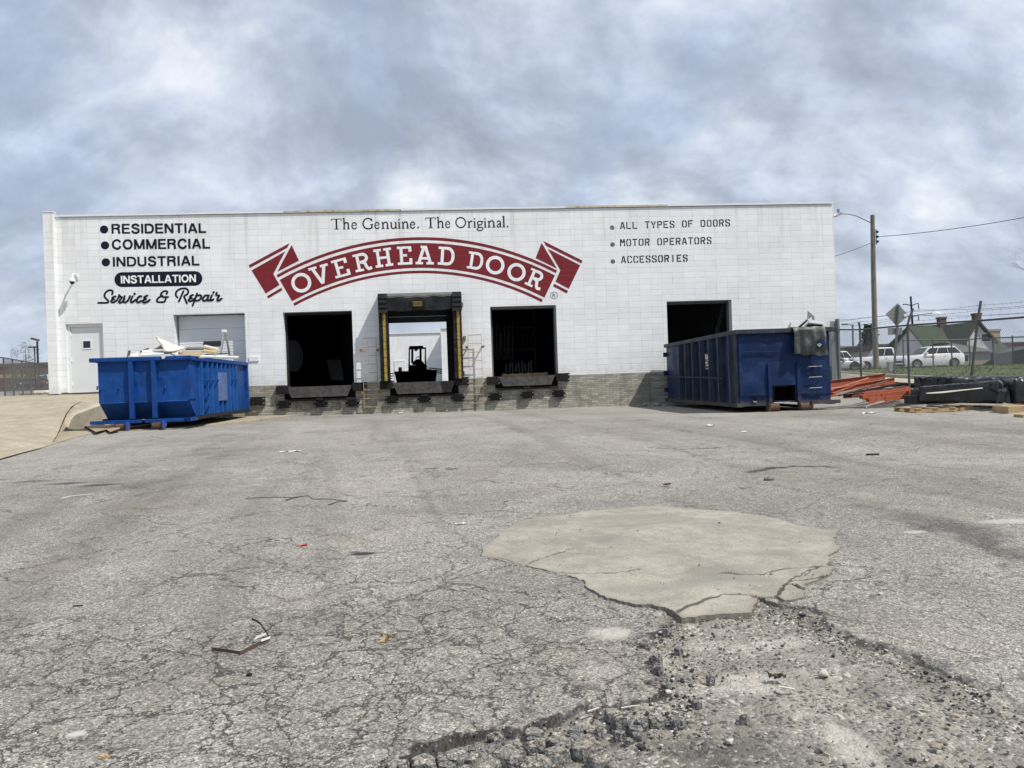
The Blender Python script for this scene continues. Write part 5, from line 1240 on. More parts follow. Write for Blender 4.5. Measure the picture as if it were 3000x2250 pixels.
m = MB(); m.box(X1 - .05, X1 + .10, YF + .4, YB + .02, .27, .365); m.box(X0 - .10, X0 + .05, YF + .4, YB + .02, .27, .365); m.build('side_rail', M['darksteel'], t)
m = MB(); xa, xb = aty(418, 1236, YF - .1).x, aty(428, 1236, YF - .1).x
m.box(X0 - .17, xa, YF - .18, YF - .07, .245, .335); m.box(xb, X1 + .08, YF - .18, YF - .07, .245, .335); m.plate([(X1 + .08, YF - .18, .335), (X1 + .10, YF + .45, .335), (X1 - .02, YF + .45, .335), (X1 - .1, YF - .18, .335)], .09, (0, 0, 1)); m.build('nose_frame', M['bluesteel'], t, bevel=.01)
for xx in (aty(361, 1250, YF).x, aty(466, 1250, YF).x):
    m = MB(); m.box(xx - .07, xx + .07, YF - .05, YB, .15, .268); m.build('skid_rail', M['darksteel'], t)
    m = MB(); m.tube([(xx - .09, YF - .13, .155), (xx + .16, YF - .13, .155)], .10, 16); m.build('roller', M['rust'], t, smooth=True)
    m = MB(); m.plate([(xx + .17, YF - .28, .30), (xx + .19, YF - .28, .02), (xx + .25, YF - .28, .02), (xx + .27, YF - .10, .30)], .04); m.build('hook', M['bluesteel'], t); m = MB(); m.plate([(xx - .12, YF - .2, .27), (xx - .12, YF - .06, .27), (xx - .12, YF - .09, .05), (xx - .12, YF - .17, .05)], .03); m.build('roller_bracket', M['bluesteel'], t)
m = MB(); m.box(X1 - .01, X1 + .09, YB - .12, YB + .04, .37, 1.84); m.build('gate_hinge_post', M['bluesteel'], t)
for a, b in ((288, 1166), (300, 1166), (352, 1164), (487, 1163)):
    p = aty(a, b - 35, YF - .02); m = MB(); m.bar(p, p + Vector((0, -.03, -.10)), .03, .03); m.build('lug', M['bluesteel'], t)

t.rotation_euler.z = math.radians(1.1); t.location.x -= .07
# scrap heaped on the blue dumpster: each piece for itself (pixel corners on real planes inside the bin)
def plate_thing(name, label, cat, corners, th, m, group='scrap heaped on the blue dumpster'):
    pts = [aty(240 + a / 4.254, 960 + b / 4.254, y_) for a, b, y_ in corners]
    q = MB(); q.plate(pts, th); return q.single(name, m, label, cat, group)
plate_thing('metal_scrap', 'tilted white metal sheet by the near rim of the blue dumpster', 'panel', [(575, 372, -6.0), (592, 352, -5.2), (700, 318, -5.1), (716, 372, -6.0)], .03, M['whitepanel'])
plate_thing('metal_scrap', 'long white door section lying flat over the blue rim', 'panel', [(738, 362, -6.6), (1012, 350, -6.6), (1036, 318, -5.4), (745, 330, -5.4)], -.045, M['whitepanel'])
plate_thing('metal_scrap', 'second white door section above the first, with dark edge', 'panel', [(748, 325, -5.6), (1000, 316, -5.6), (1030, 292, -4.4), (755, 297, -4.4)], -.05, M['whitepanel'])
plate_thing('metal_scrap', 'narrow white strip sloping down in front of the foam panel', 'panel', [(1032, 300, -5.5), (1050, 300, -5.4), (1180, 345, -6.3), (1170, 362, -6.4)], .04, M['cream'])
plate_thing('metal_scrap', 'torn white corner hanging over the blue rim', 'panel', [(985, 350, -6.73), (1050, 345, -6.73), (1030, 385, -6.75), (1005, 392, -6.75)], .012, M['cream'])
plate_thing('cardboard_sheet', 'flat brown cardboard sheet in the heap on the blue dumpster', 'cardboard', [(1175, 352, -6.3), (1262, 284, -3.8), (1520, 288, -3.6), (1462, 352, -6.2)], -.02, M['cardboard'])
plate_thing('metal_scrap', 'long white board along the rim at the far end of the blue dumpster', 'board', [(1450, 378, -6.1), (1935, 388, -1.6), (1958, 374, -1.2), (1500, 362, -4.8)], -.05, M['whitepanel'])
plate_thing('metal_scrap', 'cream bent door section, upper of two beside the dark window', 'panel', [(1508, 246, -4.0), (1528, 232, -3.2), (1690, 268, -2.8), (1688, 292, -3.4)], .05, M['cream'])
plate_thing('metal_scrap', 'cream foam door section, lower of two beside the dark window', 'panel', [(1500, 312, -4.4), (1540, 272, -3.2), (1690, 300, -2.9), (1675, 330, -3.8)], .07, M['foam'])
plate_thing('metal_scrap', 'grey flat section behind the cardboard on the blue dumpster', 'panel', [(1300, 262, -3.4), (1305, 244, -2.4), (1520, 240, -2.2), (1525, 258, -3.2)], .04, M['greywall'])
for lab, a, b, w, mm in (('short brown stick standing up from the blue dumpster', (576, 372, -5.9), (592, 288, -5.8), .06, 'brown'), ('dark bar leaning behind the foam panel, lower', (900, 290, -4.5), (1003, 224, -4.0), .08, 'brown'), ('thin dark bar leaning beside the foam panel, upper', (965, 292, -4.4), (1030, 245, -4.0), .06, 'brown'),
                         ('dark angle bar poking up near the white sheets', (738, 302, -4.8), (822, 262, -4.4), .06, 'brown'), ('dark bar lying across the heap behind the cardboard', (1250, 270, -3.6), (1530, 268, -3.0), .05, 'trim'), ('white bent track between foam panel and cardboard', (1050, 318, -5.6), (1270, 272, -4.2), .07, 'whitepanel'),
                         ('black thin bar low in the heap by the foot of the aluminium frame', (1540, 335, -3.8), (1825, 318, -2.4), .04, 'trim')):
    q = MB(); q.bar(aty(240 + a[0] / 4.254, 960 + a[1] / 4.254, a[2]), aty(240 + b[0] / 4.254, 960 + b[1] / 4.254, b[2]), w, w * .7); q.single('bar_scrap', M[mm], lab, 'bar', 'scrap heaped on the blue dumpster')
# bent insulated panel: white skin outside, yellow foam inside
t = thing('bent_door_scrap', 'sharply bent insulated door panel with yellow foam, highest on the blue dumpster', 'panel', tuple(aty(240 + 1040 / 4.254, 960 + 300 / 4.254, -5.2)), 0, 'scrap heaped on the blue dumpster')
def CP(a, b, y_): return aty(240 + a / 4.254, 960 + b / 4.254, y_)
top_ = [CP(930, 122, -5.2), CP(985, 160, -5.2), CP(1090, 205, -5.1), CP(1190, 246, -5.0), CP(1282, 262, -4.9)]
bot_ = [CP(940, 150, -5.6), CP(1000, 210, -5.9), CP(1052, 300, -6.1), CP(1150, 300, -6.0), CP(1250, 278, -5.4)]
g_rows = [[a.lerp(b, k / 6) + Vector((0, -.18 * math.sin(math.pi * k / 6) * s_, 0)) for a, b, s_ in zip(top_, bot_, (0, .6, 1, .8, .2))] for k in range(7)]
m = MB(); m.grid(g_rows); m.build('foam_core', M['foam'], t, smooth=True)
m = MB(); m.grid([[p + Vector((.0, .05, .03)) for p in r_] for r_ in g_rows]); m.build('outer_skin', M['whitepanel'], t, smooth=True)
m = MB(); m.tube([p + Vector((0, -.01, .015)) for p in top_], .035, 6); m.tube([bot_[0], bot_[1], bot_[2]], .03, 6); m.build('folded_edge', M['cream'], t)
t = thing('aluminium_frame_scrap', 'upright A-shaped aluminium frame at the far end of the blue dumpster', 'frame', tuple(CP(1790, 360, -2.4)), 0, 'scrap heaped on the blue dumpster')
m = MB(); ap = CP(1775, 46, -2.4); m.bar(ap, CP(1728, 330, -2.6), .055, .05, (0, 1, 0)); m.build('leg', M['alu'], t); m = MB(); m.bar(ap + Vector((.03, 0, 0)), CP(1846, 362, -2.2), .055, .05, (0, 1, 0)); m.build('leg', M['alu'], t)
m = MB(); m.box(ap.x - .07, ap.x + .07, ap.y - .06, ap.y + .06, ap.z - .04, ap.z + .05); m.build('cap', M['white_metal'], t, bevel=.01)
# cardboard waste below its nose
for k, (pts, lab) in enumerate((([(242, 1246), (262, 1228), (300, 1238), (318, 1258), (280, 1266)], 'torn brown cardboard sheet on the ground under the blue dumpster nose'), ([(300, 1252), (330, 1244), (352, 1256), (322, 1266)], 'smaller cardboard flap between the wall end and the roller'))):
    q = MB(); q.plate([onground(a, b, .06 + .02 * (i % 3)) for i, (a, b) in enumerate(pts)], .02); q.single('cardboard_waste', M['cardboard'], lab, 'cardboard', 'cardboard waste by the retaining wall')
q = MB(); c = onground(290, 1240) + Vector((-.1, .9, .28))
q.loft([[c + Vector((math.cos(a) * r * (1 + .2 * math.sin(3 * a + z_ * 9)), math.sin(a) * r * .7, z_)) for a in np.linspace(0, 2 * math.pi, 10, endpoint=False)] for r, z_ in ((.2, -.28), (.27, -.1), (.2, .15), (.06, .24))]); q.single('rubbish_bag', M['tarp'], 'grey rubbish bag wedged between concrete wall and blue dumpster', 'bag', smooth=True)

# ------------------------------------------------------------------ navy dumpster
A0, A1, BF, BB = 7.50, 9.92, -7.84, -.42
t = thing('roll_off_dumpster', 'dark navy roll-off dumpster with square front, ribbed side and rusty rollers', 'dumpster', ((A0 + A1) / 2, (BF + BB) / 2, .02))
CP2 = lambda a, b, Y: aty(1940 + a / 4.254, 880 + b / 4.254, Y)
cs0, cs1 = CP2(1400, 1200, BF).x, CP2(1667, 1200, BF).x; cz = CP2(1500, 1058, BF).z
m = MB()
m.box(A0, A0 + .03, BF + .03, BB, .20, 2.02); m.box(A1 - .03, A1, BF + .03, BB, .20, 2.02); m.box(A0 + .03, A1 - .03, BB - .03, BB, .23, 2.02); m.box(A0 + .03, A1 - .03, BF + .03, BB - .03, .20, .23)
def fz(xx, z_): return BF - abs(.03 * math.sin(xx * 2.9 + 1.0) * math.sin(z_ * 2.6) + .014 * math.sin(xx * 8.3) * math.sin(z_ * 7)) * (1 if .35 < z_ < 1.95 else .3) + .035
xs_ = list(np.linspace(A0, cs0, 12)) + list(np.linspace(cs0, cs1, 8))[1:] + list(np.linspace(cs1, A1, 12))[1:]
zs_ = list(np.linspace(.20, cz, 8)) + list(np.linspace(cz, 2.02, 12))[1:]
b_ = len(m.v)
for z_ in zs_:
    for xx in xs_: m.v.append(Vector((xx, fz(xx, z_), z_)))
K = len(xs_)
for i in range(len(zs_) - 1):
    for j in range(K - 1):
        if 11 <= j < 18 and i < 7: continue
        m.f.append((b_ + i * K + j, b_ + i * K + j + 1, b_ + (i + 1) * K + j + 1, b_ + (i + 1) * K + j)); m.mi.append(0)
m.build('bin_body', M['navysteel'], t, fix=False)
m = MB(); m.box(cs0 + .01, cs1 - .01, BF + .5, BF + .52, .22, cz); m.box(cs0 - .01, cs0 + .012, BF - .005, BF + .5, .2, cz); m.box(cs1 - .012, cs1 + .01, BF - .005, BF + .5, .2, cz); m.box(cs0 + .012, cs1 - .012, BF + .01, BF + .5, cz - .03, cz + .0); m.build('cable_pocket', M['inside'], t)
for xx in (cs0 - .10, cs1 + .09):
    m = MB(); m.box(xx - .05, xx + .05, BF - .028, BF + .02, .21, 1.22); m.build('pocket_post', M['navysteel'], t, bevel=.008)
m = MB(); m.box(A0 - .10, A1 + .20, BF - .09, BF + .05, 2.00, 2.12); m.box(A0 - .09, A0 + .03, BF + .05, BB, 2.0, 2.12); m.box(A1 - .03, A1 + .09, BF + .05, BB, 2.0, 2.12); m.box(A0 + .03, A1 - .03, BB - .06, BB + .04, 2.0, 2.12); m.build('rim', M['navydust_lit'], t, bevel=.018)
for c in (186, 268, 366, 476, 592, 716, 862):
    yy = atx(1940 + c / 4.254, 1085, A0 - .10).y
    m = MB(); m.plate([(A0 - .135, yy, .21), (A0 - .135, yy, 2.0), (A0 + .002, yy - .02, 2.0), (A0 + .002, yy - .02, .21)], -.012); m.plate([(A0 - .135, yy, .21), (A0 - .135, yy + .09, .21), (A0 - .135, yy + .09, 2.0), (A0 - .135, yy, 2.0)], .012); m.plate([(A0 - .135, yy + .09, .21), (A0 - .135, yy + .09, 2.0), (A0 + .002, yy + .11, 2.0), (A0 + .002, yy + .11, .21)], .012, (0, 1, 0)); m.build('rib', M['navydust_lit'], t, fix=False)
m = MB(); m.box(A0 - .07, A0 + .001, BF + .06, BF + .62, .2, 2.0); m.build('corner_post', M['navydust_lit'], t, bevel=.02)
m = MB(); m.bar((A0 - .16, BF + .95, .87), (A0 - .16, BB - .3, .98), .03, .03); m.build('side_bar', M['navydust_lit'], t)
m = MB(); m.box(A0 - .10, A0 + .06, BF - .02, BB + .05, .10, .20); m.box(A1 - .06, A1 + .10, BF - .02, BB + .05, .10, .20); m.box(A0 + .06, cs0 - .02, BF - .02, BF + .1, .12, .2); m.build('side_rail', M['navydust_lit'], t)
m = MB(); m.box(cs1 + .05, A1 + .20, BF - .10, BF + .04, .12, .21); m.build('front_frame', M['navydust_lit'], t)
for xx, s in ((cs0 - .06, -1), (cs1 + .18, 1)):
    m = MB(); m.tube([(xx - .11, BF - .05, .06), (xx + .14, BF - .05, .06)], .115, 16); m.build('roller', M['rust'], t, smooth=True)
    m = MB(); e = xx - .15 if s < 0 else xx + .16; m.plate([(e, BF - .19, .20), (e, BF + .10, .20), (e, BF + .06, -.06), (e, BF - .15, -.06)], .05); m.build('roller_bracket', M['rust'], t)
    m = MB(); m.box(xx - .06, xx + .06, BF + .08, BB, .03, .10); m.build('skid_rail', M['darksteel'], t)
for a, b, c in ((1822, 826, 1990), (1832, 958, 1990), (1838, 1092, 1990)):
    p, q = CP2(a, b, BF - .06), CP2(c, b - 8, BF - .06); m = MB(); m.tube([p + Vector((0, .05, -.04)), p, q, q + Vector((0, .05, 0))], .012, 6); m.build('rung', M['alu'], t)
for a, b, c, d_ in ((1030, 640, 1440, 632), (1040, 1168, 1360, 1166), (1700, 1146, 2010, 1140)):
    p, q = CP2(a, b, BF - .02), CP2(c, d_, BF - .02); m = MB(); m.bar(p, q, .03, .012); m.build('weld_seam', M['navydust_lit'], t)
# torn hole and gouges low on the front
p = CP2(1165, 1235, BF - .012); m = MB(); m.plate([p + Vector((a, -.012, b)) for a, b in ((-.06, .02), (-.02, .05), (.05, .04), (.06, -.02), (.0, -.04), (-.05, -.03))], .006, (0, -1, 0)); m.build('rust_hole', M['inside'], t)
p = CP2(1165, 1255, BF - .03); m = MB(); m.plate([p + Vector((a, -.02, b)) for a, b in ((-.07, .02), (-.02, -.005), (.04, .0), (.05, -.03), (-.03, -.035))], .01, (0, -1, 0)); m.build('torn_edge', M['alu'], t)
for zz_ in (.5, 1.1, 1.75): m = MB(); m.box(A0 - .10, A0 - .0, BB - .03, BB + .10, zz_ - .08, zz_ + .08); m.build('gate_hinge', M['navysteel'], t)
# sticker on a side bay
y0 = atx(1940 + 500 / 4.254, 1065, A0 - .02).y; y1 = atx(1940 + 556 / 4.254, 1065, A0 - .02).y
zt_, zb_ = atx(1940 + 528 / 4.254, 880 + 672 / 4.254, A0).z, atx(1940 + 528 / 4.254, 880 + 858 / 4.254, A0).z
m = MB(); m.plate([(A0 - .004, y0, zb_), (A0 - .004, y1, zb_), (A0 - .004, y1, zt_), (A0 - .004, y0, zt_)], -.003, (-1, 0, 0))
m.v = [Vector((p.x, p.y, p.z)) for p in m.v]; stk = m.build('sticker', M['paper'], t)
H_ = zt_ - zb_; Wy = y0 - y1
def SV(u, v): return (A0 - .0085, y0 - u * Wy, zb_ + v * H_)
P = []
def svs(pts, w):
    out = MB()
    for q in stroke([(u * Wy, v * H_) for u, v in pts], w): out.face([(A0 - .0085, y0 - a, zb_ + b) for a, b in q])
    return out
for nm, L in (('emblem_arc', [(.50, .80), (.55, .88), (.66, .94), (.95, .96)]), ('emblem_arc', [(.05, .34), (.22, .32), (.55, .34), (.95, .40)])):
    o = svs(curve(L, 4), .03).build(nm, M['stencil'], stk, fix=False)
for L in ([[(.22, .46), (.22, .66)], [(.22, .66), (.46, .64), (.46, .57), (.22, .56)], [(.36, .56), (.52, .46)]], [[(.92, .63), (.72, .66), (.62, .57), (.70, .47), (.94, .49)]]):
    q = MB()
    for s in L: q2_ = svs(s, .026); q.mesh(q2_.v, q2_.f)
    q.build('letter', M['stencil'], stk, fix=False)
q = svs([(.12, .10), (.90, .10)], .05); q.build('print_line', M['bullet_grey'], stk, fix=False)
q = svs([(.12, .18), (.90, .18)], .03); q.build('print_line', M['bullet_grey'], stk, fix=False)
t.rotation_euler.z = math.radians(-1.5); t.location.x += .09   # set down not quite square to the wall
# things in and on it
def nv(name, label, cat, corners, th, m):
    q = MB(); q.plate([CP2(a, b, y_) for a, b, y_ in corners], th); return q.single(name, m, label, cat, 'scrap on the navy dumpster')
rows2 = []
for i in range(22):
    u = i / 21; xx = CP2(1604, 500, BF).x + (CP2(2006, 500, BF).x - CP2(1604, 500, BF).x) * u; row = []
    zbot = 1.43 - .06 * u + .02 * math.sin(u * 14)
    for k in range(12):
        v = k / 11
        if v < .2: p = Vector((xx, BF + .35 - 2.45 * v, 2.14 + .01 * math.sin(u * 20)))
        else:
            w = (v - .2) / .8; p = Vector((xx + .01 * math.sin(w * 5 + u * 9), BF - .15 - .035 * (1 + math.sin(u * 21 + .6 * math.sin(w * 3))) * min(1, w * 2.5) - .02 * math.sin(w * 9 + u * 4), 2.13 + (zbot - 2.13) * w))
        row.append(p)
    rows2.append(row)
m = MB(); m.grid(rows2); b_ = len(m.v); m.grid([[p + Vector((0, .012, -.004)) for p in r_] for r_ in rows2])
m.single('hanging_tarp', M['tarp'], 'creased black tarp hanging over the front rim of the navy dumpster', 'tarp', 'scrap on the navy dumpster', smooth=True)
nv('metal_scrap', 'white boxed panel resting tilted on the tarp corner of the navy dumpster', 'panel', [(1752, 338, -7.2), (1826, 262, -7.9), (2010, 282, -7.9), (1960, 345, -7.2)], .05, M['whitepanel'])
q = MB(); q.plate([CP2(1826, 250, -7.92), CP2(2012, 270, -7.92), CP2(2010, 300, -7.92), CP2(1824, 278, -7.92)], .03); q.single('folded_trim_scrap', M['white_metal'], 'bright white folded edge strip at the front of the boxed panel', 'strip', 'scrap on the navy dumpster')
nv('scrap_sheet', 'grey torn sheet standing up like a fin on the navy dumpster', 'sheet', [(1812, 132, -7.5), (1890, 196, -7.5), (1898, 246, -7.5), (1866, 244, -7.5), (1864, 205, -7.5), (1806, 240, -7.5)], .02, M['galv'])
nv('plank_scrap', 'grey plank end sticking up beside the tarp', 'plank', [(1560, 360, -7.0), (1592, 360, -7.0), (1612, 282, -6.8), (1596, 275, -6.8)], .05, M['galv_dark'])
nv('metal_scrap', 'dark slanting strip under the white boxed panel', 'strip', [(1690, 342, -7.4), (1718, 344, -7.4), (1822, 250, -7.7), (1806, 244, -7.7)], .03, M['galv_dark'])
q = MB(); q.grid([[CP2(1228 + 168 * i / 10, 372 - [0, 18, 34, 46, 54, 58, 58, 52, 44, 30, 4][i] * (1 - .0 * k), -6.6 + .5 * k) for i in range(11)] for k in range(4)]); q.single('scrap_sheet', M['rust'], 'curled rusty sheet showing above the navy rim', 'sheet', 'scrap on the navy dumpster', smooth=True)
nv('paper_scrap', 'small silver foil square stuck low on the hanging tarp', 'foil', [(1926, 556, -8.09), (1952, 532, -8.09), (1990, 548, -8.09), (1962, 582, -8.09)], .006, M['alu'])
q = MB(); p = CP2(1936, 480, -8.06); q.box(p.x, p.x + .16, -8.095, -8.085, p.z - .2, p.z); q.single('blue_cloth_scrap', M['navysteel'], 'dark blue square patch on the hanging tarp', 'patch', 'scrap on the navy dumpster')
# crumbled concrete by the wall behind it
for k in range(9):
    q = MB(); cx_, cy_, r_ = 6.55 + RNG.random() * .9, -.22 - RNG.random() * .7, .04 + RNG.random() * .09
    vs = []
    for i in range(5):
        th_ = math.pi * i / 4; vs.append([(cx_ + r_ * math.sin(th_) * math.cos(a) * (1 + .3 * RNG.random()), cy_ + r_ * math.sin(th_) * math.sin(a) * (1 + .3 * RNG.random()), gzf(cx_, cy_) + r_ * .8 * (1 - math.cos(th_)) * .8 - .02) for a in np.linspace(0, 2 * math.pi, 7, endpoint=False)])
    q.loft(vs); q.single('concrete_chunk', M['greywall'], 'broken concrete lump at the brick wall behind the navy dumpster', 'rubble', 'broken concrete lumps behind the navy dumpster')

# ------------------------------------------------------------------ forklift and bin seen through the middle bay
YFk = 15.5
t = thing('forklift', 'dark forklift with overhead guard inside the middle dock bay', 'forklift', tuple(aty(1224, 1110, YFk)))
fk = lambda a, b, Y=YFk: aty(1060 + a / 4.366, 840 + b / 4.366, Y)
zb0 = 1.065
m = MB()
for a0, a1 in ((597, 616), (803, 822)):
    m.plate([fk(a0 + 4, 780), fk(a1, 775), fk(a1 + 2, 1090), fk(a0 - 2, 1090)], .12)
m.build('mast_upright', M['rubber'], t)  # every part black: the backlit silhouette is put into the colour
m = MB(); p, q = fk(612, 760), fk(776, 780); m.box(p.x - .02, q.x + .02, YFk - .1, YFk + 1.4, q.z, p.z); m.box(fk(600, 790).x, fk(820, 790).x, YFk - .06, YFk + .05, fk(700, 800).z, fk(700, 778).z); m.build('overhead_guard', M['rubber'], t, bevel=.02)
m = MB()
for a0, a1 in ((632, 660), (738, 766)): m.plate([fk(a0, 790, YFk + .3), fk(a1, 790, YFk + .3), fk(a1, 980, YFk + .3), fk(a0, 980, YFk + .3)], .1)
m.build('guard_post', M['rubber'], t)
m = MB(); p, q = fk(600, 980), fk(820, 1100); m.box(p.x, q.x, YFk + .05, YFk + 2.2, zb0 + .12, p.z - .1); m.loft([[fk(a, b, y_) for a, b in ((640, 1000), (665, 950), (700, 928), (745, 930), (790, 965), (805, 1000))] for y_ in (YFk + .4, YFk + 1.0)]); m.build('body', M['rubber'], t)
m = MB(); c = fk(725, 925, YFk + .5); m.disc(c, (0, .8, .6), .13, .16, .03, 20); m.tube([c, c + Vector((0, -.2, -.3))], .03, 8); m.build('steering_wheel', M['rubber'], t)
m = MB(); p = fk(690, 805); m.box(p.x - .09, p.x + .09, YFk + .2, YFk + .3, p.z - .06, p.z + .1); m.build('work_lamp', M['rubber'], t)
for sx in (fk(630, 1100).x, fk(790, 1100).x):
    m = MB(); m.disc((sx, YFk + .6, zb0 + .3), (1, 0, 0), 0, .3, .24, 20); m.disc((sx, YFk + 1.9, zb0 + .26), (1, 0, 0), 0, .26, .22, 20); m.build('wheel', M['tyre'], t)
t = thing('hopper_bin', 'black sloped-sided hopper bin standing in front of the forklift', 'bin', tuple(fk(700, 1200, YFk - 1.0)))
m = MB(); tp_ = [fk(435, 1088, YFk - .5), fk(965, 1088, YFk - .5)]; bt_ = [fk(460, 1205, YFk - .5), fk(942, 1205, YFk - .5)]
m.loft([[(p.x, YFk - 1.4, zb0 + .02) for p in bt_] + [(p.x, YFk - .4, zb0 + .02) for p in reversed(bt_)], [(p.x, YFk - 1.6, tp_[0].z) for p in tp_] + [(p.x, YFk - .3, tp_[0].z) for p in reversed(tp_)]]); m.build('bin_shell', M['rubber'], t)
m = MB(); m.box(tp_[0].x - .03, tp_[1].x + .03, YFk - 1.64, YFk - 1.6, tp_[0].z - .06, tp_[0].z); m.build('rim', M['rubber'], t)
for (a0, a1, b) in ((838, 880, 1058), (900, 948, 1064)):
    p, q = fk(a0, b, YFk - .9), fk(a1, 1090, YFk - .9); m = MB(); m.box(p.x, q.x, YFk - 1.1, YFk - .8, q.z - .02, p.z); m.box(p.x - .03, q.x + .03, YFk - 1.12, YFk - .78, p.z - .05, p.z); m.single('bucket', M['rubber'], 'dark bucket standing on the hopper bin, %s' % ('nearer the forklift' if a0 == 838 else 'at its outer corner'), 'bucket', 'buckets on the hopper bin')
# goods in the dark openings and beside the bay
def pallet(name_label, cx_, cy_, z_, w=1.2, d_=1.0, rz=0.0, mm='wood', group=None):
    t = thing('pallet', name_label, 'pallet', (cx_, cy_, z_), rz, group, local=True)
    for k in range(6):
        m = MB(); a = -w / 2 + .01 + k * (w - .02 - .13) / 5; m.box(a, a + .13, -d_ / 2, d_ / 2, .10, .122); m.build('deck_board', M[mm], t)
    for yy in (-d_ / 2 + .02, -.02, d_ / 2 - .06):
        m = MB(); m.box(-w / 2, w / 2, yy, yy + .04, .022, .099); m.build('stringer', M[mm], t)
    m = MB()
    for k in range(3): m.box(-w / 2 + .02 + k * .45, -w / 2 + .14 + k * .45, -d_ / 2, d_ / 2, .0, .021)
    m.build('bottom_board', M[mm], t)
    return t
pallet('wooden pallet just inside the dock opening between ladder and navy dumpster', 2.75, 1.7, 1.17, 1.7, 1.0)
for k in range(8):
    q = MB(); q.bar((1.75 + .11 * k, 4.2, 1.9), (1.78 + .11 * k + .05 * (k % 3), 4.2, 3.3 + .1 * (k % 2)), .05, .3, (0, 1, 0)); q.single('stored_sheet', M['inside_item'], 'grey panel standing on edge in the dark third bay', 'panel', 'panels stored in the third bay')
t = thing('storage_rack', 'dark steel shelf rack with flat goods deep in the third dock bay', 'rack', (2.6, 5.6, 1.07))
for xx in (1.7, 3.6): m = MB(); m.box(xx, xx + .08, 5.6, 5.68, 1.07, 4.6); m.build('upright', M['inside_item'], t)
for zz_ in (2.3, 3.25): m = MB(); m.box(1.7, 3.68, 5.57, 5.6, zz_, zz_ + .1); m.build('shelf_beam', M['inside_item'], t)
for k in range(12):
    q = MB(); a = 1.8 + .15 * k; q.bar((a, 5.7, 2.42), (a + .06 * (k % 3), 5.8, 2.95 + .06 * (k % 4)), .04, .3, (0, 1, 0)); q.single('stored_sheet', M['inside_item'], 'thin flat sheet standing on the shelf rack in the third bay', 'sheet', 'sheets on the rack in the third bay')
for k in range(9):
    q = MB(); a = 2.1 + .12 * k; q.bar((a, 1.9, 1.30), (a + .03 * (k % 2), 2.0, 1.62 + .05 * (k % 3)), .05, .3, (0, 1, 0)); q.single('stored_sheet', M['inside_item'], 'narrow sheet in the row standing on the pallet inside the third bay', 'sheet', 'sheets standing on the pallet')
q = MB(); q.plate([(-4.65, 3.0, 1.3), (-4.15, 3.0, 1.25), (-4.3, 3.4, 2.1), (-4.85, 3.4, 2.1)], .03); q.single('stored_sheet', M['inside_item'], 'dark leaning panel in the dock opening nearest the blue dumpster', 'panel')
q = MB(); q.disc((-5.72, 1.3, 2.2), (1, -.45, 0), 0, .58, .08, 32); q.single('drum_fan', M['inside_item'], 'round drum fan inside the dock opening nearest the blue dumpster', 'fan')
q = MB()
for k in range(3): q.bar((-.25 - .2, 12.5, 1.55 + .1 * k), (-1.6 + .25 * k, 12.3, 1.70 + .07 * k), .1, .05)
q.single('timber_bundle', M['brown'], 'brown timbers poking out of the wall beside the forklift', 'timber')
q = MB()
for k in range(4): q.bar((-3.6, 12, 1.2 + .14 * k), (-3.0 + .05 * k, 12, 1.25 + .12 * k), .1, .05)
q.bar((-3.3, 12, 1.1), (-3.38, 12, 2.2), .06, .06); q.single('scrap_stack', M['brown'], 'stack of dark odds and ends left of the hopper bin in the bay', 'scrap')
# building beyond
t = thing('rear_building', 'white block building with two doors seen through the middle dock bay', 'building', (-4, 46, 1.0))
m = MB(); m.box(-14, -.6, 46, 52, .8, 5.95); m.build('wall', M['white_wall'], t)
m = MB(); m.box(-.75, 6.0, 39.5, 52, .8, 5.86); m.build('wing', M['white_wall'], t)
m = MB(); m.box(-14, -.6, 45.9, 46, 5.9, 6.02); m.box(-.80, 6.05, 39.4, 39.5, 5.8, 5.92); m.build('coping', M['coping'], t)
for a, b in ((-5.19, -4.36), (-1.9, -1.1)):
    m = MB(); m.box(a, b, 45.95, 46.0, 1.05, 3.28); d_ = m.build('door', M['white_metal'], t)
    m = MB(); m.box(a - .08, a, 45.93, 46.0, 1.05, 3.38); m.box(b, b + .08, 45.93, 46.0, 1.05, 3.38); m.box(a, b, 45.93, 46.0, 3.28, 3.38); m.build('door_frame', M['white_metal'], d_)
    if a < -4: m = MB(); m.box(a + .28, a + .6, 45.93, 45.945, 2.35, 2.75); m.build('window_pane', M['glass_dark'], d_)


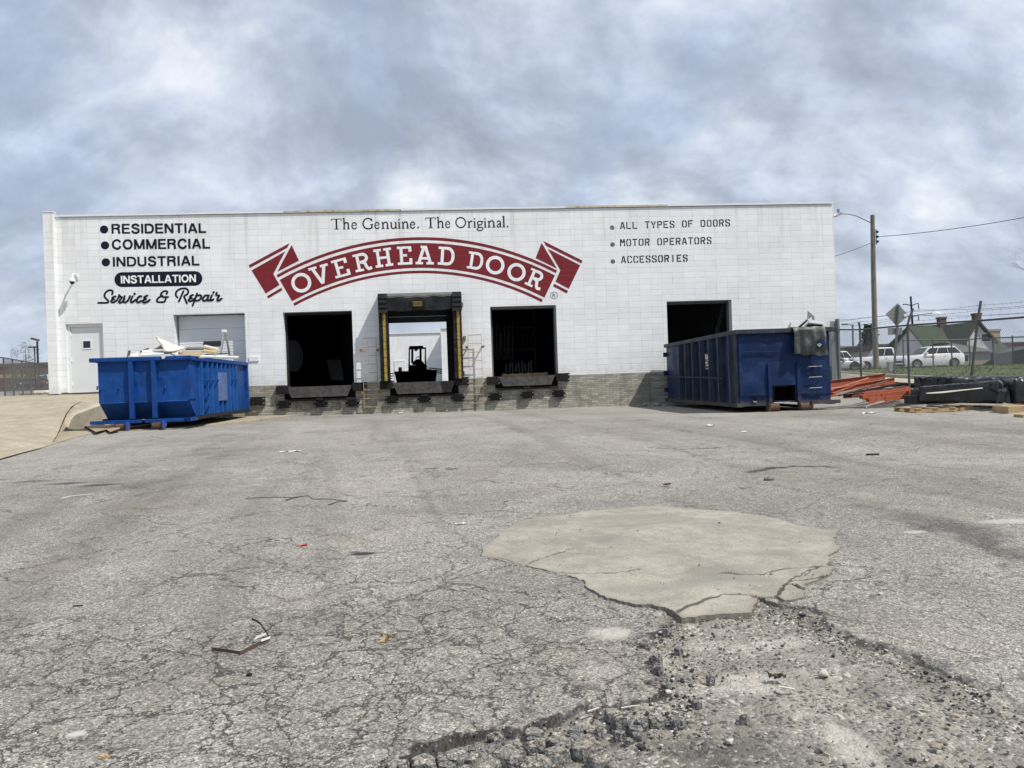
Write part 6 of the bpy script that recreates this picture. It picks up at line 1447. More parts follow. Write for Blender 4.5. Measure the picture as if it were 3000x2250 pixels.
# ------------------------------------------------------------------ orange rack beams
PQ = lambda a, b, d_: at(2400 + a / 3.687, 860 + b / 3.687, d_)
BEAMS = [  # end pixels with distances, section width and height, material, label
    ((-60, 1000, 21.6), (708, 900, 22.6), .06, .20, 'orange', 'long orange rack beam, highest at the back of the pile by the fence post'), ((20, 1108, 20.9), (455, 968, 22.0), .05, .10, 'orange_faded', 'faded orange beam sloping up out of the near end of the pile'),
    ((120, 1056, 21.0), (642, 955, 22.2), .06, .12, 'orange', 'orange beam lying in the middle of the pile under the brown strips'), ((212, 1104, 20.6), (742, 944, 22.0), .07, .035, 'redbrown', 'flat red-brown strip laid slantwise across the orange pile'),
    ((66, 1062, 20.8), (532, 912, 22.2), .06, .025, 'orange_faded', 'thin pinkish strip resting on the highest orange beam'), ((300, 1084, 20.7), (866, 976, 21.7), .08, .05, 'darksteel', 'black perforated channel lying over the orange pile'),
    ((520, 990, 21.9), (812, 938, 22.2), .05, .17, 'orange', 'short orange beam end standing up at the far right of the pile'), ((345, 1112, 20.5), (924, 1006, 21.5), .08, .06, 'redbrown', 'dark red-brown channel above the stacked front beams'),
    ((60, 1112, 20.6), (184, 1100, 20.8), .07, .05, 'orange', 'stub of orange beam lying beside the navy dumpster corner'), ((150, 1082, 20.8), (440, 962, 21.8), .08, .03, 'orange', 'bent orange strip between the slanted beams'),
    ((260, 1108, 20.4), (470, 1090, 20.9), .10, .12, 'redbrown', 'brown beam end in the shade under the pile'), ((420, 1060, 21.2), (930, 1012, 21.6), .05, .05, 'rust', 'rusty angle iron on top of the stacked front beams')]
for p, q, w, h, mm, lab in BEAMS:
    t = thing('rack_beam', lab, 'beam', tuple(PQ(*p)), 0, 'orange rack beams piled by the fence')
    P0, P1 = PQ(*p), PQ(*q); m = MB(); d_ = (P1 - P0).normalized(); sd = d_.cross(Vector((0, 0, 1))).normalized()
    if h > .09:   # open channel: web and two flanges
        m.bar(P0, P1, .012, h); m.bar(P0 + sd * w / 2 + Vector((0, 0, h / 2 - .006)), P1 + sd * w / 2 + Vector((0, 0, h / 2 - .006)), w - .014, .012); m.bar(P0 + sd * w / 2 - Vector((0, 0, h / 2 - .006)), P1 + sd * w / 2 - Vector((0, 0, h / 2 - .006)), w - .014, .012)
    else: m.bar(P0, P1, w, h)
    m.build('beam_body', M[mm], t)
    if h > .09 and mm == 'orange':
        for e, s in ((P0, 1), (P1, -1)): m = MB(); m.bar(e - Vector((0, 0, h * .75)) + d_ * .012 * s - sd * .01, e + Vector((0, 0, h * .55)) + d_ * .012 * s - sd * .01, .05, .012, tuple(d_)); m.build('end_plate', M['orange_faded'], t)
FRONT = [((448, 1118, 20.3), (1008, 1062, 20.9), 'lowest orange beam at the front of the stack, with end plates'), ((470, 1094, 20.6), (985, 1044, 21.2), 'second orange beam of the stack at the front'), ((500, 1080, 20.9), (970, 1032, 21.5), 'third orange beam of the stack, further back'), ((540, 1068, 21.2), (955, 1022, 21.8), 'hindmost orange beam of the neat front stack'),
         ((520, 1150, 20.1), (1000, 1112, 20.6), 'orange beam on the ground under the front of the stack')]
for k, (p, q, lab) in enumerate(FRONT):
    t = thing('rack_beam', lab, 'beam', tuple(PQ(*p)), 0, 'orange rack beams piled by the fence')
    P0, P1 = PQ(*p), PQ(*q); d_ = (P1 - P0).normalized(); sd = d_.cross(Vector((0, 0, 1))).normalized(); m = MB()
    m.bar(P0, P1, .10, .10); m.bar(P0 - sd * .04 + Vector((0, 0, .055)), P1 - sd * .04 + Vector((0, 0, .055)), .03, .014); m.build('beam_body', M['orange'], t)
    for s in (.06, .42, .70, .95):
        if (k + int(s * 10)) % 2 == 0 and k in (0, 4):
            c = P0.lerp(P1, s) + sd * -.0; m = MB(); c2 = c - d_.cross(Vector((0, 0, 1))).normalized() * 0
            f_ = sd if sd.y < 0 else -sd
            m.bar(c + f_ * .06 - d_ * .10 + Vector((0, 0, -.02)), c + f_ * .06 + d_ * .10 + Vector((0, 0, -.02)), .012, .15); m.build('end_plate', M['orange'], t)
for k, (a, b, d_, lab) in enumerate(((185, 1160, 20.3, 'small dark stone left of the stacked orange beams'), (930, 1178, 20.2, 'dark lump between orange stack and black bundles'), (770, 1186, 20.1, 'dark pebble in front of the orange stack'), (862, 1182, 20.1, 'small dark pebble before the right end of the orange stack'))):
    c = onground(2400 + a / 3.687, 860 + b / 3.687); q = MB(); r_ = .035
    q.loft([[c + Vector((r_ * s_ * math.cos(x_) * 1.3, r_ * s_ * math.sin(x_), zz_ * r_)) for x_ in np.linspace(0, 2 * math.pi, 7, endpoint=False)] for s_, zz_ in ((.8, -.2), (1, .4), (.7, 1.0), (.2, 1.2))]); q.single('stone', M['chunk'], lab, 'stone', smooth=True)
for a, b, lab, w, mm in ((268, 1130, 'white paper scrap beside the brown beam end', .09, 'paper'), (515, 1192, 'white block under the front of the orange stack', .08, 'paper'), (960, 1142, 'pale scrap at the right end of the orange stack', .07, 'paper'), (370, 1196, 'thin white strip lying left of the orange stack', .12, 'paper'), (540, 1238, 'crumpled white bag on the asphalt before the orange stack', .16, 'paper'), (550, 1300, 'long white strip of paper on the asphalt before the orange stack', .36, 'paper')):
    c = onground(2400 + a / 3.687, 860 + b / 3.687); q = MB(); q.grid([[c + Vector((w * (i / 4 - .5), .05 * (k - .5) + .02 * math.sin(i * 2), .012 + .03 * abs(math.sin(i * 1.9 + k)))) for i in range(5)] for k in range(3)]); q.grid([[c + Vector((w * (i / 4 - .5), .05 * (k - .5) + .02 * math.sin(i * 2), .006 + .03 * abs(math.sin(i * 1.9 + k)))) for i in range(5)] for k in range(3)]); q.single('paper_scrap', M[mm], lab, 'litter')

# ------------------------------------------------------------------ black wrapped bundles, pallet, lumber
def wrapped(name, label, A, B, w, h, m, seed=0, taper=(1, 1), droop=0.0, group='black wrapped bundles by the fence'):
    """long bundle in loose plastic from A to B (base points), creased along its length"""
    A, B = Vector(A), Vector(B); d_ = (B - A); L = d_.length; d_.normalize(); sd = d_.cross(Vector((0, 0, 1))).normalized(); rings = []
    n_ = 70
    for i in range(n_ + 1):
        s = i / n_; e = 1.0
        if s < .03: e = .86 + s * 4.6
        if s > .97: e = .86 + (1 - s) * 4.6
        tw = taper[0] + (taper[1] - taper[0]) * s; ring = []
        kk = np.arange(36); su = np.full(36, s * L); ku = kk / 36 * 2.2
        per = np.cos(kk / 36 * 2 * np.pi) * .6; per2 = np.sin(kk / 36 * 2 * np.pi) * .6
        n1 = fbm(su * 1.0 + per * 1.3 + seed * 3.7, per2 * 2.2 + su * .35, 2.6, 4, 5); n2 = fbm(su + seed + per, per2 * 2 - su * .6, 6.5, 3, 6)
        crs = .050 * (n1 - .5) - .030 * np.abs(2 * n2 - 1) + .010
        for k in range(36):
            a = 2 * math.pi * k / 36; c, sn = math.cos(a), math.sin(a)
            x_ = math.copysign(abs(c) ** .28, c) * w / 2 * e; z_ = (math.copysign(abs(sn) ** .28, sn) * .5 + .5) * h * e * tw
            cr_ = float(crs[k])
            x_ += cr_ * (1 if c > 0 else -1); z_ = max(0.0, z_ + cr_ * (1.2 if sn > .2 else .3) - (droop * math.sin(s * math.pi) if sn > 0 else 0))
            ring.append(A + d_ * (L * s) + sd * x_ + Vector((0, 0, z_)))
        rings.append(ring)
    q = MB(); q.loft(rings); return q.single(name, m, label, 'bundle', group, smooth=True)
G = lambda a, b, dz=0: onground(2400 + a / 3.687, 860 + b / 3.687, dz)
B3a = G(1150, 1180); B3b = G(2080, 1205)
pa = at(2400 + 1170 / 3.687, 860 + 1215 / 3.687, 18.6); base3 = gzf(12.2, -9.5)
bd = lambda a, b, d_: at(2400 + a / 3.687, 860 + b / 3.687, d_)
w1_ = bd(1150, 1172, 18.6); w2_ = bd(2068, 1190, 17.5)
t3 = wrapped('wrapped_bundle', 'front black plastic bundle lying along the wooden pallet', (w1_.x, w1_.y + .2, w1_.z), (w2_.x, w2_.y + .25, w2_.z), .62, .52, M['plastic'], 1, (.70, 1.02))
m = MB(); m.plate([bd(1150, 1078, 18.4), bd(1480, 1052, 18.0), bd(1760, 1020, 17.65), bd(1772, 1026, 17.6), bd(1490, 1058, 17.95), bd(1330, 1078, 18.1), bd(1170, 1084, 18.35)], .01); m.single('torn_sheeting', M['cream'], 'torn pale paper edge showing along the front black bundle', 'paper', 'black wrapped bundles by the fence')
m = MB(); e0 = bd(1945, 1010, 17.3); rows3 = []
for i in range(14):
    u = i / 13; row = []
    for k in range(12):
        v = k / 11; p = bd(1790 + 250 * v + 0, 1012 + 8 * v, 17.75 - .35 * v) if u < .25 else bd(1920 + 140 * v, 1040 + (1175 - 1040) * (u - .25) / .75, 17.25 - .1 * v)
        if u < .25: p = bd(1790 + 250 * v, 1012 + 60 * u, 17.9 - .45 * v - .3 * u)
        p = p + Vector((.0, -.02 * math.sin(v * 9 + u * 5), .016 * math.sin(v * 14 + u * 11))); row.append(p)
    rows3.append(row)
m.grid(rows3); m.grid([[p + Vector((0, .01, -.006)) for p in r_] for r_ in rows3]); m.single('loose_sheet', M['plastic'], 'glossy crumpled black sheet over the near end of the front bundle', 'plastic sheet', 'black wrapped bundles by the fence', smooth=True)
a_, b_2 = bd(1350, 1062, 19.9), bd(2500, 1060, 19.2)
wrapped('wrapped_bundle', 'long smooth black bundle behind, highest and reaching out of frame', a_, b_2, 1.2, .41, M['plastic_matte'], 4, (1, 1.0), .02)
a_, b_2 = bd(1050, 1062, 20.4), bd(1420, 1052, 20.0)
wrapped('wrapped_bundle', 'short black bundle with a pointed upright flap, nearest the orange beams', a_, b_2, .7, .40, M['plastic'], 7, (1.0, .92))
m = MB(); m.plate([bd(1024, 1050, 20.1), bd(1024, 895, 20.1), bd(1062, 912, 20.1), bd(1085, 935, 20.05), bd(1110, 1050, 20.0)], .05); m.single('plastic_flap', M['plastic'], 'upright pointed black flap at the end of the short bundle', 'plastic sheet', 'black wrapped bundles by the fence')
a_, b_2 = bd(1000, 1135, 19.2), bd(1260, 1130, 18.9)
wrapped('wrapped_bundle', 'low flat black bundle between orange stack and front bundle', a_, b_2, .5, .24, M['plastic_matte'], 9)
m = MB(); p = bd(1060, 1195, 18.6); m.box(p.x - .03, p.x + 1.0, p.y, p.y + .5, p.z, p.z + .20); m.single('black_crate', M['plastic_matte'], 'low black box beneath the flat black bundle', 'box', bevel=.01)
a_, b_2 = bd(2050, 1190, 17.4), bd(2500, 1185, 17.2)
wrapped('wrapped_bundle', 'small black bundle at the right frame edge beyond the glossy sheet', a_, b_2, .7, .56, M['plastic'], 12)
m = MB(); m.bar(bd(1215, 1050, 18.5), bd(1450, 1026, 18.6), .05, .03); m.single('black_strip', M['rubber'], 'stiff black strip lying over the front bundle', 'strip')
p = bd(1540, 1235, 17.9); pallet('long low wooden pallet under the front black bundle', p.x, p.y + .45, gzf(p.x, p.y) + .005, 2.2, .95, -.03)
L1, L2 = bd(1955, 1262, 16.9), bd(2560, 1240, 16.9)
m = MB(); m.bar(L1, L2, .55, .19); m.single('lumber_stack', M['wood'], 'pale squared timbers at the right frame edge', 'lumber', bevel=.008)
L1, L2 = bd(2150, 1330, 16.0), bd(2560, 1322, 16.0)
m = MB(); m.bar(L1, L2, .3, .09); m.single('lumber_board', M['wood'], 'single broken pale board on the ground below the squared timbers', 'lumber', bevel=.004)

# ------------------------------------------------------------------ right fence
def chain(m, A, B, zb0, zt0, zb1, zt1, cell=.075, r=.0026):
    A, B = Vector(A), Vector(B); L = (B - A).length; d_ = (B - A) / L; Hm = max(zt0 - zb0, zt1 - zb1)
    def pt(s, h): f_ = s / L; a = zb0 + (zb1 - zb0) * f_; b = zt0 + (zt1 - zt0) * f_; return Vector((A.x + d_.x * s, A.y + d_.y * s, a + (b - a) * h / Hm))
    n_ = int((L + Hm) / cell)
    for k in range(n_ + 1):
        for sgn in (1, -1):
            s0 = k * cell - Hm if sgn > 0 else k * cell; s1 = s0 + Hm if sgn > 0 else s0 - Hm; h0, h1 = 0.0, Hm
            # clip to 0..L
            ss, hh = [s0, s1], [h0, h1]
            for i in (0, 1):
                j = 1 - i
                for lim in (0.0, L):
                    if (lim == 0 and ss[i] < 0) or (lim == L and ss[i] > L):
                        if abs(ss[j] - ss[i]) < 1e-9: continue
                        f_ = (lim - ss[i]) / (ss[j] - ss[i])
                        if 0 <= f_ <= 1: hh[i] += (hh[j] - hh[i]) * f_; ss[i] = lim
            if min(ss) < -1e-6 or max(ss) > L + 1e-6 or abs(ss[1] - ss[0]) < .02: continue
            m.tube([pt(ss[0], hh[0]), pt(ss[1], hh[1])], r, 3, caps=False)
def strand(m, pts, r=.004, sag=.03, barbs=True):
    out = []
    for a, b in zip(pts[:-1], pts[1:]):
        for k in range(10): t = k / 10; p = Vector(a).lerp(Vector(b), t); p.z -= sag * 4 * t * (1 - t); out.append(p)
    out.append(Vector(pts[-1])); m.tube(out, r, 4)
    if barbs:
        for a, b in zip(out[:-1], out[1:]):
            c = (a + b) / 2; m.tube([c + Vector((-.02, 0, .04)), c + Vector((.02, 0, -.04))], r * .8, 3)
rail = [Vector((14.18, -.06, 2.48)), Vector((14.15, -1.74, 2.36)), Vector((14.25, -4.36, 2.31)), Vector((14.33, -7.48, 2.19)), Vector((14.42, -10.6, 2.10)), Vector((14.5, -13.6, 2.0))]
t = thing('chain_link_fence', 'chain link fence with bent posts and barbed wire along the lot edge', 'fence', (14.2, -6, .4))
m = MB(); m.tube(rail, .028, 8); m.build('top_rail', M['galv_dark'], t)
posts = [[Vector((14.14, -1.74, .3)), Vector((14.15, -1.74, 2.38)), Vector((14.12, -1.74, 2.62))], [Vector((14.24, -4.36, .25)), Vector((14.25, -4.36, 2.32)), Vector((14.33, -4.36, 2.56)), Vector((14.45, -4.36, 2.82))], [Vector((14.02, -7.46, .2)), Vector((14.30, -7.48, 2.15)), Vector((14.42, -7.48, 2.72))], [Vector((14.4, -10.6, .1)), Vector((14.42, -10.6, 2.1)), Vector((14.5, -10.6, 2.5))]]
for p in posts: m = MB(); m.tube(p, .036, 10); m.build('post', M['galv_dark'], t)
m = MB(); m.box(14.10, 14.17, -.32, -.12, .30, 2.86); o = m.build('end_post', M['galv'], t)
m = MB()
for a, b in zip(rail[:-1], rail[1:]): chain(m, (a.x, a.y, 0), (b.x, b.y, 0), gzf(14.4, a.y) + .02, a.z - .03, gzf(14.4, b.y) + .02, b.z - .03)
m.build('wire_mesh', M['galv'], t, fix=False)
for k, dz_ in enumerate((.14, .28, .42)):
    m = MB(); strand(m, [r_ + Vector((.04 * k, 0, dz_ * (1 if i else .7))) for i, r_ in enumerate(rail)]); m.build('barbed_wire', M['galv_dark'], t, fix=False)
# flat steel panel leaning at the building corner
m = MB(); m.bar((13.98, -.28, .25), (14.02, -.22, 2.78), .30, .03, (0, 1, 0)); m.single('steel_strip', M['galv'], 'tall dull steel strip standing against the building corner', 'strip')
m = MB(); m.plate([(12.95, -.35, .1), (13.2, -.35, .1), (12.72, -.02, 1.05), (12.62, -.02, 1.05)], .03); m.single('leaning_board', M['greywall'], 'pale grey board leaning on the brick beside the navy dumpster', 'board')
# lower fence across the grass
t = thing('chain_link_fence', 'lower chain link fence crossing behind the grass in front of the parked cars', 'fence', tuple(at(2820, 1085, 40)))
fp = [(2645, 997, 1090, 40), (2732, 996, 1083, 40), (2787, 996, 1083, 40), (2839, 994, 1080, 40), (2909, 990, 1078, 39.5), (2966, 988, 1095, 36), (3060, 985, 1100, 35)]
m = MB(); m.tube([at(a, b, d_) for a, b, c, d_ in fp], .03, 8); m.build('top_rail', M['galv_dark'], t)
for a, b, c, d_ in fp:
    p = at(a, b, d_); m = MB(); m.tube([(p.x, p.y, gzf(p.x, p.y) - .2), (p.x, p.y, p.z + .08)], .034, 8); m.build('post', M['galv_dark'], t)
m = MB()
for (a, b, c, d_), (a2, b2, c2, d2) in zip(fp[:-1], fp[1:]):
    p, q = at(a, b, d_), at(a2, b2, d2); chain(m, (p.x, p.y, 0), (q.x, q.y, 0), gzf(p.x, p.y), p.z - .03, gzf(q.x, q.y), q.z - .03, .11, .0026)
m.build('wire_mesh', M['galv'], t, fix=False)

# ------------------------------------------------------------------ verge, street edge
def sheet(name, outline, dz, m, n_=24):
    xs = [p[0] for p in outline]; ys = [p[1] for p in outline]; mb = MB(); pts = []
    ax2 = np.linspace(min(xs), max(xs), n_); ay2 = np.linspace(min(ys), max(ys), n_)
    mb.grid([[(a, b, gzf(a, b) + dz(a, b)) for a in ax2] for b in ay2])
    o = mb.build(name, m, smooth=True); o['kind'] = 'structure'; return o
sheet('sidewalk', [(14.5, -20), (16.0, -20), (16.0, 14), (14.5, 14)], lambda a, b: .05, M['kerbc'])
def berm(a, b): return .02 + .06 * sstep(16.2, 19.5, a) * sstep(-24, -6, b)
sheet('grass_verge', [(16.2, -24), (70, -24), (70, 21), (16.2, 21)], berm, M['grassland'], 60)
gb = MB(); R2 = random.Random(3)
for k in range(15000):
    a = 16.3 + 22 * R2.random() ** 1.3; b = -10 + 30.5 * R2.random()
    if (a - 14) * .45 + b * .1 < 0: continue
    if vnoise(np.array([a]), np.array([b]), .7, 5)[0] < .32 and R2.random() < .7: continue
    z_ = gzf(a, b) + berm(a, b); h = .03 + .06 * R2.random(); th_ = R2.random() * 6.28; w = .012 + .012 * R2.random()
    c, s = math.cos(th_), math.sin(th_); lx, ly = (R2.random() - .5) * .12, (R2.random() - .5) * .12
    gb.face([(a - c * w, b - s * w, z_ - .01), (a + c * w, b + s * w, z_ - .01), (a + lx, b + ly, z_ + h)])
o = gb.build('grass', M['grass'], fix=False); o['kind'] = 'stuff'
# kerb line between street and verge
m = MB(); m.grid([[(16.15, b, gzf(16.15, b) + .05), (16.15, b, gzf(16.15, b) + .16), (16.3, b, gzf(16.3, b) + .16), (16.3, b, gzf(16.3, b) + .0)] for b in np.linspace(-20, 20, 30)]); o = m.build('kerb', M['kerbc']); o['kind'] = 'structure'

# ------------------------------------------------------------------ utility pole, lamp, wires, road sign
bs = at(2568, 1095, 45); tpz = at(2556, 630, 45)
t = thing('utility_pole', 'weathered wooden utility pole with a street lamp arm beside the building', 'utility pole', (bs.x, bs.y, gzf(bs.x, bs.y)))
m = MB(); m.tube([(bs.x, bs.y, gzf(bs.x, bs.y) - .3), (bs.x - .01, bs.y, 3), (bs.x + .02, bs.y, 6.5), (tpz.x, tpz.y, tpz.z)], [.165, .155, .14, .12], 14); m.build('pole', M['pole'], t, smooth=True)
arm = [at(2550, 652, 45), at(2535, 645, 44.9), at(2510, 633, 44.6), at(2485, 627, 44.4), at(2466, 626, 44.2)]
m = MB(); m.tube(arm, .028, 8); m.build('lamp_arm', M['galv'], t, smooth=True)
h0 = at(2464, 626, 44.2); h1 = at(2440, 632, 43.9)
m = MB(); m.loft([[h0 + Vector((0, a, b)) for a, b in ((-.08, -.06), (.08, -.06), (.08, .06), (-.08, .06))], [h0.lerp(h1, .4) + Vector((0, a, b)) for a, b in ((-.16, -.10), (.16, -.10), (.12, .08), (-.12, .08))], [h1 + Vector((0, a, b)) for a, b in ((-.14, -.08), (.14, -.08), (.06, .04), (-.06, .04))]]); m.box(h0.x - .22, h0.x - .10, h0.y - .05, h0.y + .05, h0.z + .08, h0.z + .26); m.build('lamp_head', M['galv'], t)
ins = at(2568, 694, 44.9)
for k in range(3): m = MB(); m.disc(ins + Vector((.03, -.05, .28 - .28 * k)), (0, 0, 1), 0, .07, .12, 12); m.build('insulator', M['trim'], t)
m = MB(); m.bar(ins + Vector((-.05, -.05, .45)), ins + Vector((-.05, -.05, -.45)), .04, .04); m.build('bracket', M['darksteel'], t)
def wire(name, label, pts, r=.02, sag=.3, group=None):
    q = MB(); out = []
    for a, b in zip(pts[:-1], pts[1:]):
        for k in range(16): f_ = k / 16; p = Vector(a).lerp(Vector(b), f_); p.z -= sag * 4 * f_ * (1 - f_); out.append(p)
    out.append(Vector(pts[-1])); q.tube(out, r, 5); return q.single(name, M['wire'], label, 'cable', group)
wire('overhead_cable', 'thick overhead cable rising from the wooden pole to the right frame edge', [ins, at(3250, 585, 38)], .018, .25)
wire('overhead_cable', 'overhead cable running down from the wooden pole behind the building', [ins + Vector((-.1, 0, -.25)), at(2380, 768, 48)], .014, .1)
wire('overhead_cable', 'upper of two thin far cables above the green roof', [at(2300, 935, 80), at(2690, 908, 80), at(3300, 856, 75)], .02, .5)
wire('overhead_cable', 'lower thin far cable passing behind the fence wires', [at(2300, 955, 85), at(2690, 925, 85), at(3300, 886, 85)], .022, .5)
# road sign seen from behind
Ds = 30
t = thing('road_sign', 'diamond road sign seen from behind on a leaning post beyond the fence', 'sign', tuple(at(2616, 1112, Ds)))
pb = at(2615, 1112, Ds); pt_ = at(2633, 893, Ds); m = MB(); m.bar(Vector((pb.x, pb.y, pb.z - .3)), pt_, .07, .05, (0, 1, 0)); m.build('post', M['galv_dark'], t)
m = MB(); m.plate([p + Vector((0, .06, 0)) for p in (at(2597, 920, Ds), at(2632, 888, Ds), at(2664, 924, Ds), at(2629, 955, Ds))], .012); m.build('diamond_panel', M['signback'], t)
m = MB(); m.plate([p + Vector((0, .06, 0)) for p in (at(2603, 961, Ds), at(2646, 959, Ds), at(2645, 979, Ds), at(2604, 981, Ds))], .012); m.build('lower_panel', M['signback'], t)
m = MB(); m.plate([p + Vector((0, .04, 0)) for p in (at(2649, 921, Ds), at(2658, 918, Ds), at(2661, 926, Ds), at(2651, 929, Ds))], .006); m.build('sticker', M['paper'], t)
p = at(2613, 1090, 33); m = MB(); m.box(p.x - .12, p.x + .12, p.y, p.y + .2, gzf(p.x, p.y) - .05, p.z + .45); m.single('utility_pedestal', M['greywall'], 'small grey utility box beside the sign post', 'utility box', bevel=.02)
# far pole with cross arms and far lamps
t = thing('utility_pole', 'thin far utility pole with curved insulator arms behind the road sign', 'utility pole', tuple(at(2676, 1060, 100)))
m = MB(); m.tube([at(2680, 1060, 100), at(2668, 868, 100)], [.17, .12], 8); m.build('pole', M['darksteel'], t)
for y_, w in ((893, 24), (927, 26)):
    m = MB(); m.tube([at(2645 + (y_ - 893) * .1, y_ + 0, 100), at(2650, y_ - 2, 100), at(2671, y_ + 2, 100), at(2690, y_ - 5, 100), at(2692, y_ + 12, 100)], .07, 6); m.build('cross_arm', M['darksteel'], t)
for (x0_, y0_, x1_, y1_, lab) in ((2498, 950, 2499, 1015, 'far street lamp just right of the building corner'),):
    t = thing('street_lamp', lab, 'street lamp', tuple(at(x1_, 1060, 110))); m = MB(); m.tube([at(x1_ + 1, 1060, 110), at(x0_, y0_, 110)], .14, 8); m.build('pole', M['galv'], t)
    m = MB(); m.tube([at(x0_, y0_ + 3, 110), at(x0_ - 12, y0_ - 1, 110), at(x0_ - 20, y0_, 110)], .07, 6); m.build('arm', M['galv'], t); p = at(x0_ - 21, y0_, 110); m = MB(); m.box(p.x - .5, p.x + .3, p.y - .2, p.y + .2, p.z - .1, p.z + .1); m.build('lamp_head', M['galv_dark'], t)
t = thing('street_lamp', 'white street lamp head hanging from a mast arm above the green roof', 'street lamp', tuple(at(2745, 1060, 90))); p = at(2742, 917, 90)
m = MB(); m.tube([at(2676, 925, 95), at(2705, 921, 92), p], .05, 6); m.build('arm', M['galv'], t); m = MB(); m.loft([[p + Vector((a, b * s_, c * s_)) for b, c in ((-.25, -.1), (.25, -.1), (.2, .16), (-.2, .16))] for a, s_ in ((-.55, .5), (-.1, 1), (.5, .8))]); m.build('lamp_head', M['white_metal'], t)

# ------------------------------------------------------------------ vehicles
def car(label, cat, pos, rotz, L, Wd, H, paint, kind='suv', group=None, name='parked_car'):
    t = thing(name, label, cat, pos, rotz, group, local=True); hw = Wd / 2; F = L / 2
    belt = {'suv': .63, 'pickup': .60, 'sedan': .62, 'van': .55}[kind] * H; gc = .20 if kind != 'pickup' else .34
    if kind == 'suv': st = [(F, .62, .80), (F - .06, .80, .92), (F - .25, .90, .98), (F - .9, .97, 1), (F - 1.3, 1.02, 1), (0, 1.04, 1), (-F + .5, 1.06, .99), (-F + .12, 1.06, .95), (-F, .92, .88)]
    elif kind == 'sedan': st = [(F, .66, .78), (F - .07, .82, .90), (F - .3, .90, .97), (F - 1.1, .99, 1), (0, 1.02, 1), (-F + .9, 1.05, 1), (-F + .2, 1.04, .95), (-F, .90, .86)]
    elif kind == 'van': st = [(F, .75, .86), (F - .08, .9, .94), (F - .5, .98, 1), (0, 1.0, 1), (-F + .1, 1.0, 1), (-F, .95, .95)]
    else: st = [(F, .86, .92), (F - .05, .96, .97), (F - .3, .99, 1), (F - 1.3, 1.0, 1), (0, 1.0, 1), (-F + .05, 1.0, 1), (-F, .98, .98)]
    rings = []
    for x_, zf, wf in st:
        w = hw * wf; zt = belt * zf; zm = gc + (zt - gc) * .55
        half = [(w * .90, gc), (w * .98, gc + .10), (w, zm), (w * .985, zt - .10), (w * .93, zt - .02), (w * .80, zt)]
        rings.append([(x_, a, b) for a, b in half] + [(x_, -a, b) for a, b in reversed(half)])
    m = MB(); m.loft(rings)
    R_ = .36 if kind == 'pickup' else .335; wx = (F - .88, -F + .85) if kind != 'pickup' else (F - .95, -F + 1.15)
    # cabin
    rw = hw * .74
    cab = {'suv': [(F - 1.28, belt), (F - 2.02, H), (-F + .62, H - .03), (-F + .16, belt)], 'sedan': [(F - 1.35, belt), (F - 2.05, H), (-F + 1.45, H - .02), (-F + .72, belt)],
           'van': [(F - .55, belt), (F - 1.15, H), (-F + .12, H), (-F + .03, belt)], 'pickup': [(F - 1.42, belt), (F - 2.0, H), (-F + 2.55, H - .02), (-F + 2.38, belt)]}[kind]
    def yy(z_): return hw * .93 + (rw - hw * .93) * (z_ - belt) / (H - belt)
    c4 = []
    for x_, z_ in cab: c4.append((x_, z_))
    low_r = [(c4[0][0], -yy(belt), belt - .03), (c4[0][0], yy(belt), belt - .03), (c4[3][0], yy(belt), belt - .03), (c4[3][0], -yy(belt), belt - .03)]
    mid_r = [(c4[1][0] + .06, -yy(H - .06), H - .07), (c4[1][0] + .06, yy(H - .06), H - .07), (c4[2][0] - .05, yy(H - .06), H - .09), (c4[2][0] - .05, -yy(H - .06), H - .09)]
    top_r = [(c4[1][0] - .10, -rw + .10, H), (c4[1][0] - .10, rw - .10, H), (c4[2][0] + .08, rw - .10, H - .02), (c4[2][0] + .08, -rw + .10, H - .02)]
    m.loft([low_r, mid_r, top_r])
    if kind == 'pickup':
        pass
    body = m.build('body', M[paint], t, smooth=True)
    if kind == 'pickup': q = MB(); q.box(-F + .08, -F + 2.3, -hw * .84, hw * .84, belt + .004, belt + .01); q.build('bed_shade', M['trim'], t)  # dark sheet on the closed bed stands for its shaded recess
    # glass
    def sx(z_, side): return (c4[0][0] + (c4[1][0] - c4[0][0]) * (z_ - belt) / (H - belt), c4[3][0] + (c4[2][0] - c4[3][0]) * (z_ - belt) / (H - belt))
    z0, z1 = belt + .05, H - .13
    a0, b0 = sx(z0, 0); a1, b1 = sx(z1, 0); n_w = {'suv': 3, 'sedan': 2, 'van': 3, 'pickup': 2}[kind]
    for s in (1, -1):
        for k in range(n_w):
            u0, u1 = k / n_w, (k + 1) / n_w
            def P_(u, z_, e): 
                a, b = sx(z_, 0); x_ = (a - .12) + ((b + .10) - (a - .12)) * u; return (x_ + e, s * (yy(z_) + .004 + .012), z_)
            q = MB(); pts = [P_(u0, z0, -.03), P_(u1, z0, .03), P_(u1, z1, .03), P_(u0, z1, -.03)]
            q.plate(pts if s > 0 else pts[::-1], .012); q.build('side_window', M['glass_dark'], t)
    def slope(xa, za, xb, zb, e):
        q = MB(); y0_, y1_ = yy(za) - .10, yy(zb) - .10; nx = Vector((zb - za, 0, xa - xb)) * (1 if e > 0 else -1); nx.normalize()
        pts = [Vector((xa, -y0_, za)), Vector((xa, y0_, za)), Vector((xb, y1_, zb)), Vector((xb, -y1_, zb))]; pts = [p + nx * .022 for p in pts]; q.plate(pts, .012, nx); return q
    zz0, zz1 = belt + .05, H - .10
    slope(c4[0][0] + (c4[1][0] - c4[0][0]) * .12, zz0, c4[0][0] + (c4[1][0] + .06 - c4[0][0]) * .86, zz1, 1).build('windscreen', M['glass_dark'], t)
